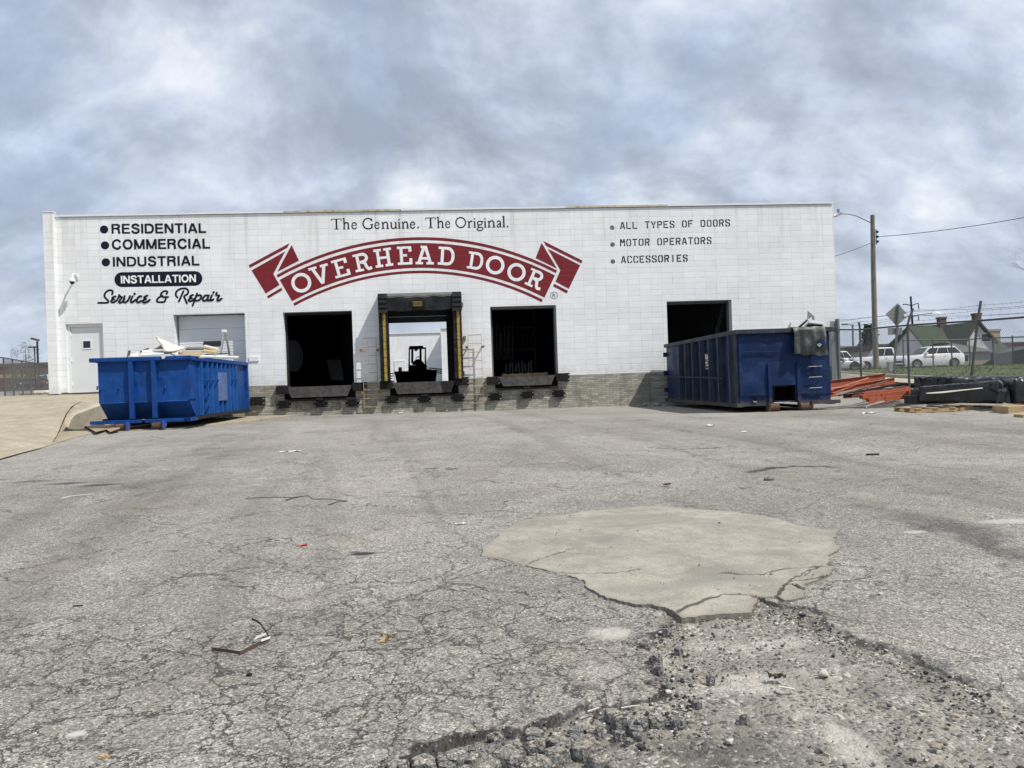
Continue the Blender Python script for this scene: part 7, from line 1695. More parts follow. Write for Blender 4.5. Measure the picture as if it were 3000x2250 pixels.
    slope(c4[3][0] + (c4[2][0] - c4[3][0]) * .12, zz0, c4[3][0] + (c4[2][0] - .05 - c4[3][0]) * .82, zz1, -1).build('rear_window', M['glass_dark'], t)
    # wheels
    for xx in wx:
        for s in (1, -1):
            q = MB(); q.disc((xx, s * (hw - .085), R_), (0, 1, 0), .20, R_, .21, 28); w_ = q.build('wheel', M['tyre'], t)
            q = MB(); q.disc((xx, s * (hw - .06), R_), (0, 1, 0), 0, .055, .17, 12)
            for j in range(5):
                a = j * 2 * math.pi / 5; q.bar((xx, s * (hw - .01), R_), (xx + .20 * math.cos(a), s * (hw - .02), R_ + .20 * math.sin(a)), .03, .06, (0, 1, 0))
            q.disc((xx, s * (hw - .03), R_), (0, 1, 0), .185, .215, .12, 24); q.build('rim', M['rim'], w_)
            q = MB(); n_ = 20; arc_ = [(xx + (R_ + .075) * math.cos(a), R_ + (R_ + .075) * math.sin(a)) for a in np.linspace(-.12, math.pi + .12, n_)]
            q.plate([(a, s * (hw + .006), max(gc, b)) for a, b in arc_], .03 * s, (0, s, 0)); q.build('wheel_arch', M['trim'], t)
    for s in (1, -1):
        q = MB(); z_ = belt * (.70 if kind != 'pickup' else .80); q.box(F - .16, F - .01 + (.0), s * hw * .56 - .16, s * hw * .56 + .16, z_ - .07, z_ + .07); q.build('headlight', M['lamp'], t, bevel=.02)
        q = MB(); q.box(-F - .005, -F + .10, s * hw * .72 - .09, s * hw * .72 + .09, belt * .72, belt * .92); q.build('tail_light', M['taillamp'], t, bevel=.02)
        q = MB(); q.box(c4[0][0] - .42, c4[0][0] - .26, s * (hw + .02) - .09, s * (hw + .02) + .09, belt + .03, belt + .17); q.build('mirror', M['trim'] if kind == 'pickup' else M[paint], t, bevel=.02)
    q = MB(); q.box(F - .12, F + .025, -hw * .62, hw * .62, belt * .48, belt * .62 if kind != 'pickup' else belt * .86); q.build('grille', M['trim'], t, bevel=.02)
    q = MB(); q.box(F - .2, F + .05, -hw * .86, hw * .86, gc + .02, gc + .18); q.build('front_bumper', M['trim'] if kind != 'pickup' else M['rim'], t, bevel=.03)
    q = MB(); q.box(-F - .05, -F + .2, -hw * .86, hw * .86, gc + .02, gc + .2); q.build('rear_bumper', M['trim'], t, bevel=.03)
    for s in (1, -1):
        for k in range(2):
            q = MB(); q.box(.35 - 1.0 * k - .11, .35 - 1.0 * k, s * (hw + .012) - .012, s * (hw + .012) + .012, belt * .84, belt * .87); q.build('door_handle', M['trim'], t)
    return t
def gpos(x, d_):
    p = at(x, 1080, d_); return (p.x, p.y, gzf(p.x, p.y))
def carpos(x, y, d_): p = at(x, y, d_); return (p.x, p.y, p.z)
# local +x is the nose; towards -x of the world it looks left
suv = car('white crossover parked side-on behind the fence, red lettering on its door', 'car', carpos(2722, 1079, 59), math.pi + .02 - .10, 4.55, 1.86, 1.66, 'car_white', 'suv', 'cars parked beyond the right fence')
for k in range(9):
    q = MB(); a = -.30 + .07 * k; q.plate([(a, .939, .80 + .012 * (k % 2)), (a + .045, .939, .80), (a + .05, .939, .86), (a + .004, .939, .865)], .004, (0, 1, 0)); 
q = MB()
for k in range(8): a = .05 + .085 * k; q.plate([(a, .948, .83), (a + .06, .948, .83), (a + .066, .948, .905), (a + .006, .948, .905)], .004, (0, 1, 0))
o = q.build('door_lettering', M['taillamp'], suv)
car('white pickup truck behind the wooden pole, black grille facing left', 'pickup truck', carpos(2600, 1083, 66), math.pi - .30, 5.7, 2.0, 1.92, 'car_white', 'pickup', 'cars parked beyond the right fence', 'pickup_truck')
car('white pickup truck next to the building corner, seen from its cab', 'pickup truck', carpos(2448, 1083, 80), .12, 5.7, 2.0, 1.90, 'car_white', 'pickup', 'cars parked beyond the right fence', 'pickup_truck')
car('low silver sedan nosed in before the left white pickup', 'car', carpos(2441, 1088, 62), -.12, 4.5, 1.8, 1.25, 'car_silver', 'sedan', 'cars parked beyond the right fence')
car('black car half hidden by the grass rise at the right frame edge', 'car', carpos(2985, 1064, 70), math.pi + .1, 4.7, 1.85, 1.5, 'car_dark', 'suv', 'cars parked beyond the right fence')
car('dark blue-grey crossover parked beyond the left fence', 'car', carpos(64, 1139, 120), -.9, 4.7, 1.9, 1.7, 'car_dark', 'suv', 'cars parked beyond the left fence')
car('maroon crossover parked beyond the left fence', 'car', carpos(116, 1138, 112), -.5, 4.6, 1.9, 1.65, 'car_maroon', 'suv', 'cars parked beyond the left fence')
car('white van mostly hidden behind the maroon crossover', 'van', carpos(142, 1134, 124), -.7, 5.2, 2.0, 2.0, 'car_white', 'van', 'cars parked beyond the left fence', 'parked_van')

# ------------------------------------------------------------------ houses and sheds beyond
def wind(t, par, p0, p1, z0, z1, off=.03):
    p0, p1 = Vector(p0), Vector(p1)
    q = MB(); q.plate([(p0.x, p0.y - off, z0), (p1.x, p1.y - off, z0), (p1.x, p1.y - off, z1), (p0.x, p0.y - off, z1)], .03, (0, -1, 0)); f_ = q.build('window', M['white_metal'], par)
    i = .1; q = MB(); q.plate([(p0.x + i, p0.y - off - .02, z0 + i), (p1.x - i, p1.y - off - .02, z0 + i), (p1.x - i, p1.y - off - .02, z1 - i), (p0.x + i, p0.y - off - .02, z1 - i)], .018, (0, -1, 0)); q.build('pane', M['glass_dark'], f_)
HD = 74
HL, HR_ = at(2668, 956, HD), at(2852, 946, HD); EV = at(2700, 1034, HD - 4)
gzh = .85
t = thing('house', 'pale house with green shingle roof and two chimneys beyond the parked cars', 'house', (HL.x + 4, HL.y, gzh))
yr = HL.y; rz = (HL.z + HR_.z) / 2; ez = EV.z; ye = yr - 4.6; yb = yr + 4.6
xl, xr = HL.x - .2, HR_.x + .4
m = MB(); m.plate([(xl + .2, ye + .3, gzh), (xl + .2, yb - .3, gzh), (xl + .2, yb - .3, ez), (xl + .2, yr, rz - .1), (xl + .2, ye + .3, ez)], .2, (-1, 0, 0)); m.box(xl + .4, xr, ye + .5, ye + .7, gzh, ez); m.box(xl + .4, xr, yb - .5, yb - .3, gzh, ez); m.plate([(xr, ye + .3, gzh), (xr, yb - .3, gzh), (xr, yb - .3, ez), (xr, yr, rz - .1), (xr, ye + .3, ez)], .2, (1, 0, 0)); m.build('wall', M['siding'], t)
m = MB(); m.plate([(xl - .9, ye, ez - .1), (xr + .3, ye, ez - .1), (xr + .3, yr, rz), (xl - .1, yr, rz)], .15); m.plate([(xl - .9, yb, ez - .1), (xr + .3, yb, ez - .1), (xr + .3, yr, rz), (xl - .1, yr, rz)], -.15); rf = m.build('roof', M['greenroof'], t)
for px_, d2 in ((2758, 0), (2861, .3)):
    p = at(px_, 935, HD + d2); m = MB(); m.box(p.x - .30, p.x + .30, p.y - .3, p.y + .3, rz - .8, at(px_, 932 - (12 if px_ > 2800 else 0), HD).z); m.box(p.x - .36, p.x + .36, p.y - .36, p.y + .36, at(px_, 934 - (12 if px_ > 2800 else 0), HD).z, at(px_, 929 - (12 if px_ > 2800 else 0), HD).z); m.build('chimney', M['brownwall'], rf)
# cross gable facing the lot
gx0, gx1 = at(2838, 1000, HD - 5).x, at(2915, 1000, HD - 5).x; gxc = at(2868, 946, HD - 5).x; gy_ = ye - .4
g0z, gtz = at(2868, 1000, HD - 5).z, at(2868, 947, HD - 5).z
m = MB(); m.plate([(gx0, gy_, gzh), (gx1, gy_, gzh), (gx1, gy_, g0z), (gxc, gy_, gtz), (gx0, gy_, g0z)], .2, (0, -1, 0)); m.box(gx0, gx0 + .2, gy_ + .2, yr, gzh, g0z); m.box(gx1 - .2, gx1, gy_ + .2, yr, gzh, g0z); gb_ = m.build('gable_wall', M['siding'], t)
m = MB(); m.plate([(gx0 - .35, gy_ - .3, g0z - .25), (gxc, gy_ - .3, gtz + .12), (gxc, yr, gtz + .12), (gx0 - .35, yr, g0z - .25)], -.14); m.plate([(gx1 + .35, gy_ - .3, g0z - .25), (gxc, gy_ - .3, gtz + .12), (gxc, yr, gtz + .12), (gx1 + .35, yr, g0z - .25)], .14); m.build('gable_roof', M['mossroof'], t)
wind(t, gb_, (gxc + .3, gy_, 0), (gxc + 1.3, gy_, 0), g0z - .1, g0z + .75)
# hipped porch roof in front
pz0, pz1 = at(2850, 1030, HD - 9).z, at(2850, 998, HD - 8).z; pxa, pxb = at(2800, 1030, HD - 10).x, at(2962, 1030, HD - 10).x; qy = gy_ - 3.4
m = MB(); m.loft([[(pxa, qy, pz0), (pxb, qy, pz0), (pxb, gy_ + 1, pz0), (pxa, gy_ + 1, pz0)], [(pxa + 2.6, gy_ - .6, pz1), (pxb - 2.6, gy_ - .6, pz1), (pxb - 2.6, gy_ + 1, pz1), (pxa + 2.6, gy_ + 1, pz1)]]); m.build('porch_roof', M['greyroof'], t)
m = MB(); m.box(pxa + .3, pxb - .3, qy + .3, gy_ + .8, gzh - .3, pz0); pw_ = m.build('porch_wall', M['greywall'], t)
m = MB(); m.box(pxa + .29, pxb - .29, qy + .27, qy + .3, gzh - .3, gzh + .5); m.build('porch_base', M['tanwall'], t)
wind(t, pw_, (pxa + 1.0, qy + .3, 0), (pxa + 2.4, qy + .3, 0), pz0 - .9, pz0 - .15)
# low grey sheds
def shed(label, x0_, y0_, x1_, yb_, d_, dep, wallm, roofm, rh=.25, nwin=0):
    a, b = at(x0_, y0_, d_), at(x1_, y0_ + (x0_ - x1_) * .035, d_); g0 = min(gzf(a.x, a.y), at(x0_, yb_, d_).z) - .3
    t = thing('outbuilding', label, 'building', ((a.x + b.x) / 2, a.y, g0)); yf = min(a.y, b.y); zt = (a.z + b.z) / 2
    m = MB(); m.box(a.x, b.x, yf, yf + dep, g0, zt - rh); wl = m.build('wall', M[wallm], t)
    m = MB(); m.box(a.x - .15, b.x + .15, yf - .2, yf + dep + .1, zt - rh, zt); m.build('roof_edge', M[roofm], t)
    for k in range(nwin):
        xx = a.x + (b.x - a.x) * (k + .5) / nwin; wind(t, wl, (xx - .7, yf, 0), (xx + .7, yf, 0), g0 + 1.2, g0 + 2.3)
    return t
shed('long low grey flat-roofed building directly right of the warehouse corner', 2438, 1016, 2575, 1062, 100, 12, 'greywall', 'galv', .18)
shed('low building with dark roof band between utility pole and green roofed house', 2572, 1009, 2722, 1062, 92, 10, 'greywall', 'darkroof', .75, 3)
shed('red brick building behind the hip-roofed porch at the right', 2930, 1004, 3060, 1058, 105, 10, 'redbrick', 'darkroof', .3)
shed('tan far block rising behind the house gable', 2888, 965, 2930, 1010, 190, 14, 'tanwall', 'tanwall', .5)
shed('grey flat shed with dark door right behind the white crossover', 2795, 1030, 2850, 1080, 84, 4, 'greywall', 'galv', .2)
shed('long brown commercial building with tan band beyond the left fence', -220, 1074, 150, 1140, 150, 20, 'brownwall', 'brownwall', .6)
p, q = at(-220, 1100, 149.6), at(150, 1087, 149.6); m = MB(); m.box(p.x, q.x, min(p.y, q.y) - 9, min(p.y, q.y) - 8.7, at(60, 1106, 141).z, at(60, 1096, 141).z); m.single('awning_band', M['tanwall'], 'pale tan band along the front of the brown building', 'awning')
p = at(2970, 1035, 66); q = MB(); q.loft([[(p.x - 3.4, p.y, .7), (p.x + 6, p.y, .7), (p.x + 6, p.y, 2.0), (p.x + 2, p.y, 2.45), (p.x - 1.0, p.y, 2.0)], [(p.x - 3.4, p.y + 3, .7), (p.x + 6, p.y + 3, .7), (p.x + 6, p.y + 3, 2.0), (p.x + 2, p.y + 3, 2.45), (p.x - 1, p.y + 3, 2.0)]]); q.single('covered_heap', M['plastic_matte'], 'big dark covered heap beyond the grass at the right frame edge', 'heap')

# ------------------------------------------------------------------ left fence, lamps
t = thing('chain_link_fence', 'tall chain link fence left of the building running away from the lot', 'fence', (-24, 18, 1.2))
LF = [at(-320, 1022, 30), at(-90, 1036, 35)] + [at(a, 1046 + a * .173, 38 + a * .121) for a in (10, 36, 63, 87, 110, 131, 160)]
m = MB(); m.tube([p for p in LF], .03, 8); m.build('top_rail', M['galv_dark'], t)
for p in LF:
    m = MB(); m.tube([(p.x + .02, p.y, gzf(p.x, p.y) - .2), p], .042, 8); m.build('post', M['galv_dark'], t)
m = MB()
for a, b in zip(LF[:-1], LF[1:]): chain(m, (a.x, a.y, 0), (b.x, b.y, 0), gzf(a.x, a.y), a.z - .03, gzf(b.x, b.y), b.z - .03, .12, .0028)
m.build('wire_mesh', M['galv_dark'], t, fix=False)
for x0_, y0_, lab, d_, kind_ in ((109, 1000, 'parking lot lamp with a tilted box head left of the building', 62, 'box'), (101, 1017, 'slim far street lamp with a flat head behind the box-headed lamp', 95, 'arm')):
    t = thing('street_lamp', lab, 'street lamp', carpos(x0_, 1140, d_)); a = at(x0_ + 4, 1140, d_); b = at(x0_, y0_, d_)
    m = MB(); m.tube([(b.x, b.y, a.z - 1), b], .075 if kind_ == 'box' else .07, 8); m.build('pole', M['darksteel'], t)
    if kind_ == 'box':
        m = MB(); c = at(x0_ - 7, y0_ - 5, d_); m.bar(c + Vector((-.26, 0, .1)), c + Vector((.30, 0, -.06)), .3, .16); m.build('lamp_head', M['redbrown'], t, bevel=.02)
    else:
        m = MB(); m.tube([b, at(x0_ - 10, y0_ - 1, d_)], .05, 6); m.build('arm', M['galv_dark'], t); c = at(x0_ - 4, y0_, d_); m = MB(); m.box(c.x - .5, c.x + .4, c.y - .2, c.y + .2, c.z - .06, c.z + .08); m.build('lamp_head', M['darksteel'], t)
p = at(120, 1147, 50); pallet('pale pallet on the ground at the foot of the left fence', p.x, p.y, gzf(p.x, p.y) + .02, 2.2, 1.0)
p = at(118, 1142, 50); q = MB(); q.box(p.x - .3, p.x + .5, p.y - .3, p.y + .3, gzf(p.x, p.y) + .144, gzf(p.x, p.y) + .30); q.single('paper_stack', M['paper'], 'pale slab lying on the pallet by the left fence', 'slab', bevel=.01)

# ------------------------------------------------------------------ trees
def bare_tree(name, label, base, H, spread, seed, m, twigm=None, levels=5, lean=0.0, r0=None, group=None):
    R_ = random.Random(seed); t = thing(name, label, 'tree', base, 0, group, local=True); tr = MB(); tw = MB()
    def grow(p, d_, L, r, lv):
        n_ = 4; pts = [p]; q = p; dd = d_.copy()
        for k in range(n_):
            dd = (dd + Vector((R_.uniform(-1, 1), R_.uniform(-1, 1), R_.uniform(-.5, .8))) * .13).normalized(); q = q + dd * (L / n_); pts.append(q)
        rs = [r * (1 - .45 * k / n_) for k in range(n_ + 1)]
        (tr if lv < 2 else tw).tube(pts, rs, 6 if lv < 2 else 4, caps=False)
        if lv >= levels: return
        for c in range(3 if lv < 2 else R_.choice((2, 3, 4))):
            a = R_.random() * 6.283; e = R_.uniform(.35, .85) * spread; k = R_.randint(2, n_); o_ = dd.orthogonal().normalized(); o2 = dd.cross(o_)
            nd = (dd * math.cos(e) + (o_ * math.cos(a) + o2 * math.sin(a)) * math.sin(e) + Vector((0, 0, .15))).normalized(); grow(pts[k], nd, L * R_.uniform(.58, .80), rs[k] * .62, lv + 1)
    grow(Vector((0, 0, 0)), Vector((lean, 0, 1)).normalized(), H * .30, r0 or H * .022, 0)
    tr.build('trunk', M[m], t, fix=False); tw.build('crown', M[twigm or m], t, fix=False); return t
bare_tree('bare_tree', 'bare spreading tree standing over the brown building beyond the left fence', carpos(45, 1130, 118), 8.5, 1.25, 5, 'bark', None, 6)
bare_tree('bare_tree', 'bare tree at the very left frame edge, partly cut off', carpos(-10, 1130, 125), 6.5, 1.1, 8, 'bark', None, 5)
bare_tree('bare_tree', 'small bare tree close beside the white wall behind the left fence', carpos(138, 1128, 140), 7.0, 1.1, 12, 'bark', None, 6)
bare_tree('bare_tree', 'thin bare twiggy tree far behind, just right of the warehouse corner', carpos(2474, 1062, 120), 4.2, 1.3, 21, 'bark', None, 6)
tt = bare_tree('bare_tree', 'red-budding tree whose twigs enter at the right frame edge', tuple(at(3150, 1060, 34) + Vector((0, 0, -.2))), 8.6, 1.2, 33, 'bark', 'redtwig', 6)
def leafy(name, label, base, H, W_, seed, m, n_, size, cone=False, trunk=True):
    R_ = random.Random(seed); t = thing(name, label, 'tree', base, 0, None, local=True); q = MB()
    q.tube([(0, 0, 0), (.05, 0, H * .5), (0, 0, H * .95)], [H * .022, H * .015, .01], 7); q.build('trunk', M['bark'], t); q = MB()
    cl = [(R_.uniform(-1, 1), R_.uniform(-1, 1), R_.random()) for _ in range(46)]
    for k in range(n_):
        cx_, cy_, cz_ = R_.choice(cl); zf = .12 + .88 * cz_
        rad = W_ * (1 - zf) ** .8 if cone else W_ * math.sin(math.pi * min(1, .12 + .86 * zf)) ** .7
        x_, y_ = cx_ * rad * .85 + R_.gauss(0, .13) * W_, cy_ * rad * .85 + R_.gauss(0, .13) * W_; z_ = zf * H + R_.gauss(0, .05) * H
        n1 = Vector((R_.uniform(-1, 1), R_.uniform(-1, 1), R_.uniform(-.6, 1))).normalized(); u = n1.orthogonal().normalized() * size * R_.uniform(.5, 1.3); w = n1.cross(u).normalized() * size * R_.uniform(.3, .8)
        c = Vector((x_, y_, z_)); q.face([c - u, c + w, c + u, c - w])
    q.build('crown', M[m], t, fix=False); return t
leafy('conifer_tree', 'dark conifer rising behind the grey building beside the wooden pole', carpos(2549, 1062, 108), 5.0, 2.0, 2, 'conifer', 2600, .22, True)
leafy('willow_tree', 'pale yellow-green tree in new leaf over the brown building at the left', carpos(78, 1128, 135), 7.2, 2.6, 4, 'willow', 1100, .11)
for k in range(7):
    bare_tree('bare_tree', 'small far bare tree on the left skyline', carpos(-150 + 48 * k, 1125, 190), 7 + 3 * ((k * 7) % 3) * .5, 1.2, 50 + k, 'bark', None, 5, group='far bare trees on the left skyline')

# ------------------------------------------------------------------ gravel, chunks, litter
gm, n, b = mat_new('gravel_stone')
vc = n.new('ShaderNodeVertexColor', layer_name='tone').outputs[0]
n.put(b.inputs['Base Color'], vc); b.inputs['Roughness'].default_value = .9
R3 = random.Random(11); V, F, Cc = [], [], []
ICO = bmesh.new(); bmesh.ops.create_icosphere(ICO, subdivisions=1, radius=1.0); IV = [tuple(v.co) for v in ICO.verts]; IF = [tuple(v.index for v in f.verts) for f in ICO.faces]; ICO.free()
cand_x = np.array([R3.uniform(-3.6, 6) for _ in range(110000)]); cand_y = np.array([R3.uniform(-25.2, -18.5) for _ in range(110000)])
sdv = inside_dist(BROKEN, cand_x, cand_y); sdq = inside_dist(PATCH, cand_x, cand_y)
dens = np.where(sdv > 0, 0.20 + 0.75 * (1 - sstep(0, .45, sdv)), 0.06 * (1 - sstep(0, .6, -sdv)))
dens = np.where(sdq > 0, 0.012, dens); clump = fbm(cand_x, cand_y, 2.2, 3, 71); dens = dens * np.where(clump > .5, 1.5, .55)
rr_ = np.array([R3.random() for _ in range(110000)]); sel = np.where(rr_ < dens)[0][:16000]
bz = gz(cand_x, cand_y) + (fbm(cand_x, cand_y, 0.45, 4, 3) - .5) * .05
for i in sel:
    a, c = cand_x[i], cand_y[i]; inn = sdv[i] > .03
    s = (0.0025 + .0062 * R3.random() ** 2.6) * (1.2 if inn else .8)
    if R3.random() < .015: s *= 2.2
    fr_ = float((1 - sstep(0.2, 1.0, a)) * (1 - sstep(-23.0, -22.4, c))); hz = bz[i] - ((.010 + .018 * fr_) if inn else 0.0) + (.02 if sdq[i] > 0 else 0) + (.012 * R3.random() if inn else 0)
    u = R3.random(); edge_ = inn and sdv[i] < .22
    if u < (.58 if edge_ else .25): col_ = (.035, .034, .034)
    elif u < .62: g = R3.uniform(.16, .30); col_ = (g, g * .96, g * .88)
    elif u < .80: g = R3.uniform(.36, .54); col_ = (g, g * .97, g * .90)
    else: g = R3.uniform(.16, .32); col_ = (g, g * .84, g * .64)
    ax1, ax2, ax3 = s * R3.uniform(.8, 1.5), s * R3.uniform(.7, 1.2), s * R3.uniform(.5, .9); th_ = R3.random() * 6.28; ct, st_ = math.cos(th_), math.sin(th_); b0_ = len(V)
    for (p, q_, r_) in IV:
        k1 = R3.uniform(.78, 1.15); X_, Y_ = p * ax1 * k1, q_ * ax2 * k1; V.append((a + X_ * ct - Y_ * st_, c + X_ * st_ + Y_ * ct, hz + ax3 * .5 + r_ * ax3 * k1)); Cc.append(col_)
    for f_ in IF: F.append(tuple(j + b0_ for j in f_))
me = bpy.data.meshes.new('gravel'); me.from_pydata(V, [], F); ca = me.color_attributes.new('tone', 'FLOAT_COLOR', 'POINT')
ca.data.foreach_set('color', np.concatenate([np.array(Cc), np.ones((len(Cc), 1))], 1).astype(np.float32).ravel()); me.materials.append(gm)
go = bpy.data.objects.new('gravel', me); COL.objects.link(go); go['kind'] = 'stuff'
def rock(c, r, seed, name, m, label, cat, group=None):
    """rounded, slightly angular stone"""
    R_ = random.Random(seed); bm = bmesh.new(); bmesh.ops.create_icosphere(bm, subdivisions=3, radius=1.0); q = MB()
    cuts_ = [(Vector((R_.uniform(-1, 1), R_.uniform(-1, 1), R_.uniform(-.6, 1))).normalized(), R_.uniform(.55, .85)) for _ in range(9)]
    vs = []
    for v in bm.verts:
        p = v.co.copy()
        for n_, d_ in cuts_:
            k_ = p.dot(n_) - d_
            if k_ > 0: p -= n_ * k_ * .85
        vs.append((c.x + p.x * r[0], c.y + p.y * r[1], c.z + r[2] * .72 + p.z * r[2]))
    q.mesh(vs, [tuple(x_.index for x_ in f.verts) for f in bm.faces]); bm.free(); return q.single(name, m, label, cat, group)
def lump(c, r, flat, seed, name, m, label, cat, group=None, mats2=None):
    R_ = random.Random(seed); q = MB(); k = 11; outl = [(r[0] * math.cos(a) * R_.uniform(.72, 1.15), r[1] * math.sin(a) * R_.uniform(.72, 1.15)) for a in np.linspace(0, 2 * math.pi, k, endpoint=False)]
    for s, z_ in ((1.0, -.02), (1.06, flat * .35), (.98, flat * .82)):
        pass
    rings = [[(c.x + a * s + .004 * R_.uniform(-1, 1), c.y + b * s + .004 * R_.uniform(-1, 1), c.z + z_ + .004 * R_.uniform(-1, 1)) for a, b in outl] for s, z_ in ((.95, -.03), (1.05, flat * .35), (.98, flat * .85), (.86, flat), (.4, flat * 1.06), (.08, flat * 1.05))]
    q.cur = 1; q.loft(rings[:3], caps=False); q.cur = 0; q.loft(rings[2:], caps=True)
    return q.single(name, [m, mats2 or m], label, cat, group)
CH = [(1567, 2172, .046), (1637, 2176, .042), (1497, 2208, .066), (1412, 2226, .070), (1621, 2205, .045), (1706, 2194, .045), (1564, 2140, .038), (1453, 2158, .034), (1336, 2216, .040), (1240, 2224, .052), (1564, 2230, .055), (1757, 2226, .045), (1814, 2240, .042),
      (1795, 2095, .034), (1822, 2116, .040), (1922, 2112, .036), (1984, 2120, .030), (1690, 2140, .028), (1870, 2150, .024), (1890, 1890, .026), (1920, 1935, .034), (1930, 1960, .026), (1955, 1850, .022), (2040, 2060, .022), (2180, 2105, .018), (2080, 1985, .018), (1988, 1905, .02), (1950, 2010, .022)]
R5 = random.Random(23)
for k in range(46):   # more of them packed along the deep broken edge
    u = R5.random(); a = 1010 + 900 * u; b = 2248 - 150 * u + R5.uniform(8, 95) * (1 - .45 * u)
    if b < 2262: CH.append((a, b, R5.choice((.016, .02, .024, .03, .036, .042))))
for k, (a, b, rx) in enumerate(CH):
    p = onground(a, b); p.z -= .034 if b > 2130 else .02
    lump(p, (rx * 1.1, rx * .95), .034 + .008 * (k % 3) if rx > .03 else rx * .9 + .016, 100 + k, 'asphalt_chunk', M['asphalt'] if rx > .03 else M['chunk'], 'loose broken piece of old asphalt lying in the crumbled hollow near the camera', 'asphalt piece', 'broken asphalt pieces in the hollow', M['chunk'])
p = onground(2414, 1975); p.z -= .014; rock(p, (.030, .024, .022), 300, 'pale_stone', M['pale_stone'], 'fist-sized white stone alone on the pale dirt', 'stone')
p = onground(2253, 1408); rock(p, (.07, .045, .03), 301, 'asphalt_lump', M['chunk'], 'dark asphalt lump by the far pothole rim beyond the concrete patch', 'asphalt piece')
p = onground(2556, 1331); lump(p, (.09, .012), .012, 302, 'black_scrap', M['blackbit'], 'flat black scrap on the far asphalt right of the concrete patch', 'litter')
p = onground(230, 1778); lump(p, (.038, .011), .009, 303, 'black_scrap', M['blackbit'], 'small black strip on the bare asphalt at the left foreground', 'litter')
p = onground(732, 1976); lump(p, (.014, .008), .006, 304, 'black_scrap', M['blackbit'], 'tiny black chip below the bent brown strip', 'litter')
p = onground(306, 2217); lump(p, (.022, .008), .006, 305, 'wood_chip', M['wood'], 'yellow wood chip near the lower left corner', 'litter')
p = onground(2257, 1744); rock(p, (.012, .010, .009), 306, 'pale_stone', M['pale_stone'], 'white pebble at the near edge of the concrete patch', 'stone')
p = onground(2580, 1742); rock(p, (.015, .012, .009), 307, 'pale_stone', M['pale_stone'], 'white pebble on asphalt right of the concrete patch', 'stone')
# ribbon-like litter: real strips standing on the ground
def ribbon(name, label, pts, w, m, cat, hs=None, th=.004, flatw=True):
    q = MB(); P_ = [onground(a, b) for a, b in pts]
    for k, p in enumerate(P_): p.z += (hs[k] if hs else .008) + .006
    for a, b in zip(P_[:-1], P_[1:]): q.bar(a, b, w if flatw else th, th if flatw else w)
    return q.single(name, m, label, cat)
c1 = lambda a, b: (a / 1.4747, 1200 + b / 1.4747)
t = thing('bent_strip', 'bent rusty brown metal strip curled up on the asphalt foreground', 'metal strip', tuple(onground(*c1(1040, 1050))))
def ribp(pts, hs, w, th, nm, mm):
    m = MB(); P_ = [onground(*c1(a, b)) + Vector((0, 0, h)) for (a, b), h in zip(pts, hs)]
    L, R_ = [], []
    for i, p in enumerate(P_):
        L.append(p + Vector((0, 0, w))); R_.append(p)
    m.grid([R_, L]); m.grid([[p + Vector((0, .004, 0)) for p in R_], [p + Vector((0, .004, 0)) for p in L]]); m.build(nm, M[mm], t, fix=False)
ribp([(915, 1046), (975, 1052), (1038, 1060), (1080, 1040), (1130, 1016), (1168, 1004)], (.006, .004, .002, .004, .006, .01), .017, .004, 'strip', 'rust')
ribp([(1168, 1004), (1150, 985), (1128, 962), (1108, 950), (1088, 942)], (.01, .025, .04, .045, .045), .013, .004, 'curled_end', 'rust')
ribp([(1168, 1004), (1130, 1018), (1095, 1012), (1110, 1004), (1150, 996)], (.02, .02, .012, .02, .03), .012, .003, 'white_liner', 'paper')
# oak leaf
t_c = onground(1131, 1876); lf = []
for k in range(22):
    a = 2 * math.pi * k / 22; r_ = .036 * (.62 + .38 * math.cos(a * 5 + .5)) * (1.2 if abs(math.cos(a)) > .5 else 1); lf.append(Vector((r_ * math.cos(a) * 1.1, r_ * math.sin(a), .012 + .02 * math.cos(a * 2 + 1) + .008 * math.sin(a * 5))))
m = MB(); cc0 = t_c + Vector((0, 0, .018)); 
for k in range(22): m.face([cc0, t_c + lf[k], t_c + lf[(k + 1) % 22]]); m.face([cc0 - Vector((0, 0, .003)), t_c + lf[(k + 1) % 22] - Vector((0, 0, .002)), t_c + lf[k] - Vector((0, 0, .002))])
m.tube([t_c + Vector((.03, -.006, .01)), t_c + Vector((.052, -.018, .012))], .002, 5); m.single('dry_leaf', M['leaf'], 'curled tan oak leaf on cracked asphalt', 'leaf')
def crumple(name, label, x_, y_, w, l, h, m, cat='litter', seed=1):
    R_ = random.Random(seed); c = onground(x_, y_); q = MB(); G_ = [[c + Vector((w * (i / 6 - .5) + R_.uniform(-.1, .1) * w, l * (k / 4 - .5) + R_.uniform(-.1, .1) * l, .006 + h * R_.random())) for i in range(7)] for k in range(5)]
    q.grid(G_); q.grid([[p - Vector((0, 0, .003)) for p in r_] for r_ in G_]); return q.single(name, m, label, cat)
crumple('wrapper', 'small red candy wrapper on the open asphalt', 887, 1600, .075, .04, .015, M['redwrap'], seed=3)
crumple('paper_scrap', 'white folded paper strip on the asphalt before the first dock', 850, 1324, .34, .10, .02, M['paper'], seed=4)
crumple('paper_scrap', 'white paper scrap at the foot of the dock wall under the seal', 1172, 1211, .20, .12, .05, M['paper'], seed=5)
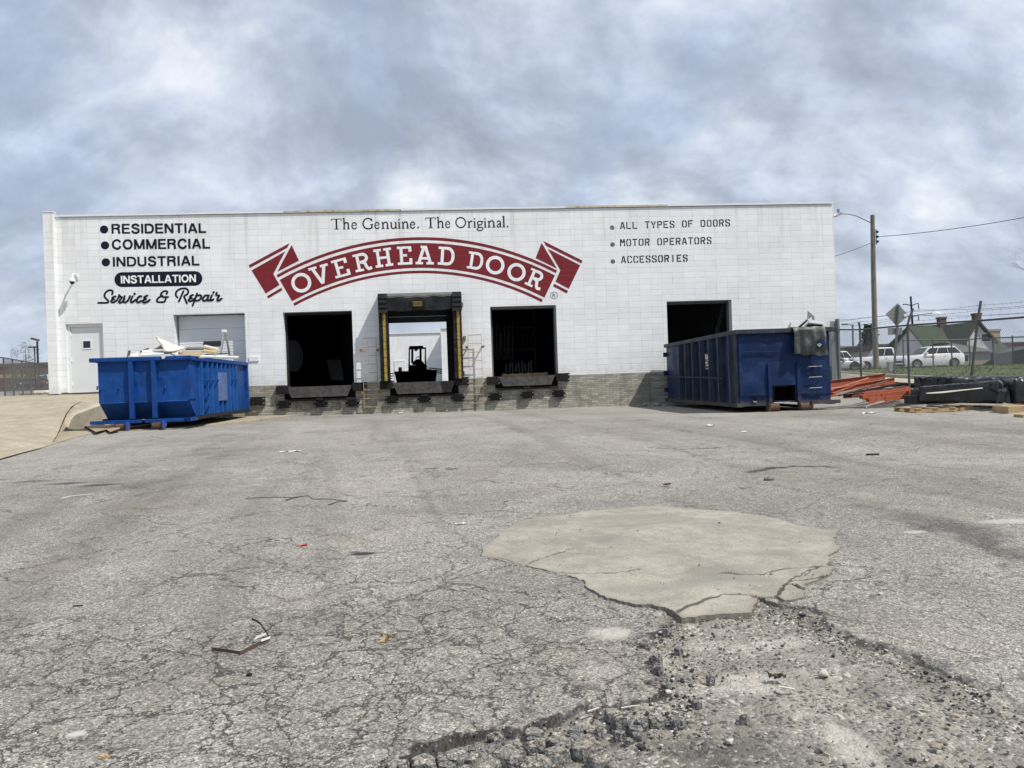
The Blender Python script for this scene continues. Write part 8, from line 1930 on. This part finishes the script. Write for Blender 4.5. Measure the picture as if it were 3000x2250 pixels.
crumple('paper_scrap', 'yellowish scrap at the foot of the wall between the bumpers', 1302, 1206, .25, .10, .05, M['cream'], seed=6)
crumple('paper_scrap', 'white scrap in the navy dumpster shadow', 2080, 1247, .16, .14, .02, M['paper'], seed=7)
crumple('paper_scrap', 'small pinkish scrap on the asphalt before the navy dumpster', 2180, 1266, .10, .05, .02, M['paper'], seed=8)
crumple('paper_scrap', 'flat grey scrap left of the concrete patch', 1348, 1536, .10, .03, .012, M['paper'], seed=9)
crumple('dry_leaf', 'brown curled leaf in the pale dirt below the patch', 2276, 1992, .07, .04, .035, M['brown'], 'leaf', seed=10)
crumple('rubble_bag', 'crumpled pale rag on the kerb end behind the blue dumpster', 742, 1211, .32, .18, .10, M['paper'], seed=14)
crumple('leaf_litter', 'reddish leaf scrap beyond the concrete patch', 1953, 1423, .09, .05, .03, M['redtwig'], 'leaf', seed=15)
ribbon('white_stick', 'thin white stick lying on the left asphalt', [(178, 1464), (205, 1457), (240, 1453), (275, 1450)], .013, M['paper'], 'litter')
ribbon('wood_splinter', 'pale splinter on the dirt near the white stone', [(2282, 2020), (2328, 2028)], .012, M['cream'], 'litter')
def wire_g(name, label, pts, r=.004):
    q = MB(); q.tube([onground(a, b) + Vector((0, 0, .012 + .012 * (k % 2))) for k, (a, b) in enumerate(pts)], r, 6); return q.single(name, M['wire'], label, 'wire')
wire_g('loose_wire', 'long dark wire stretched across the middle of the asphalt', [(719, 1463), (780, 1463), (860, 1460), (905, 1458), (915, 1465), (965, 1468), (1018, 1471)])
wire_g('loose_wire', 'short looped dark wire lying on the long wire', [(836, 1468), (860, 1463), (888, 1457), (860, 1465), (838, 1471)])
wire_g('loose_wire', 'pale wire end at the right of the long wire', [(962, 1482), (990, 1476), (1015, 1471)], .005)
ribbon('straw', 'dry straw at the sharp asphalt edge', [(1820, 2083), (1850, 2078), (1875, 2076)], .006, M['cream'], 'litter')
ribbon('straw', 'second dry straw by the asphalt edge, slanting', [(1722, 2094), (1738, 2088), (1755, 2082)], .006, M['cream'], 'litter')
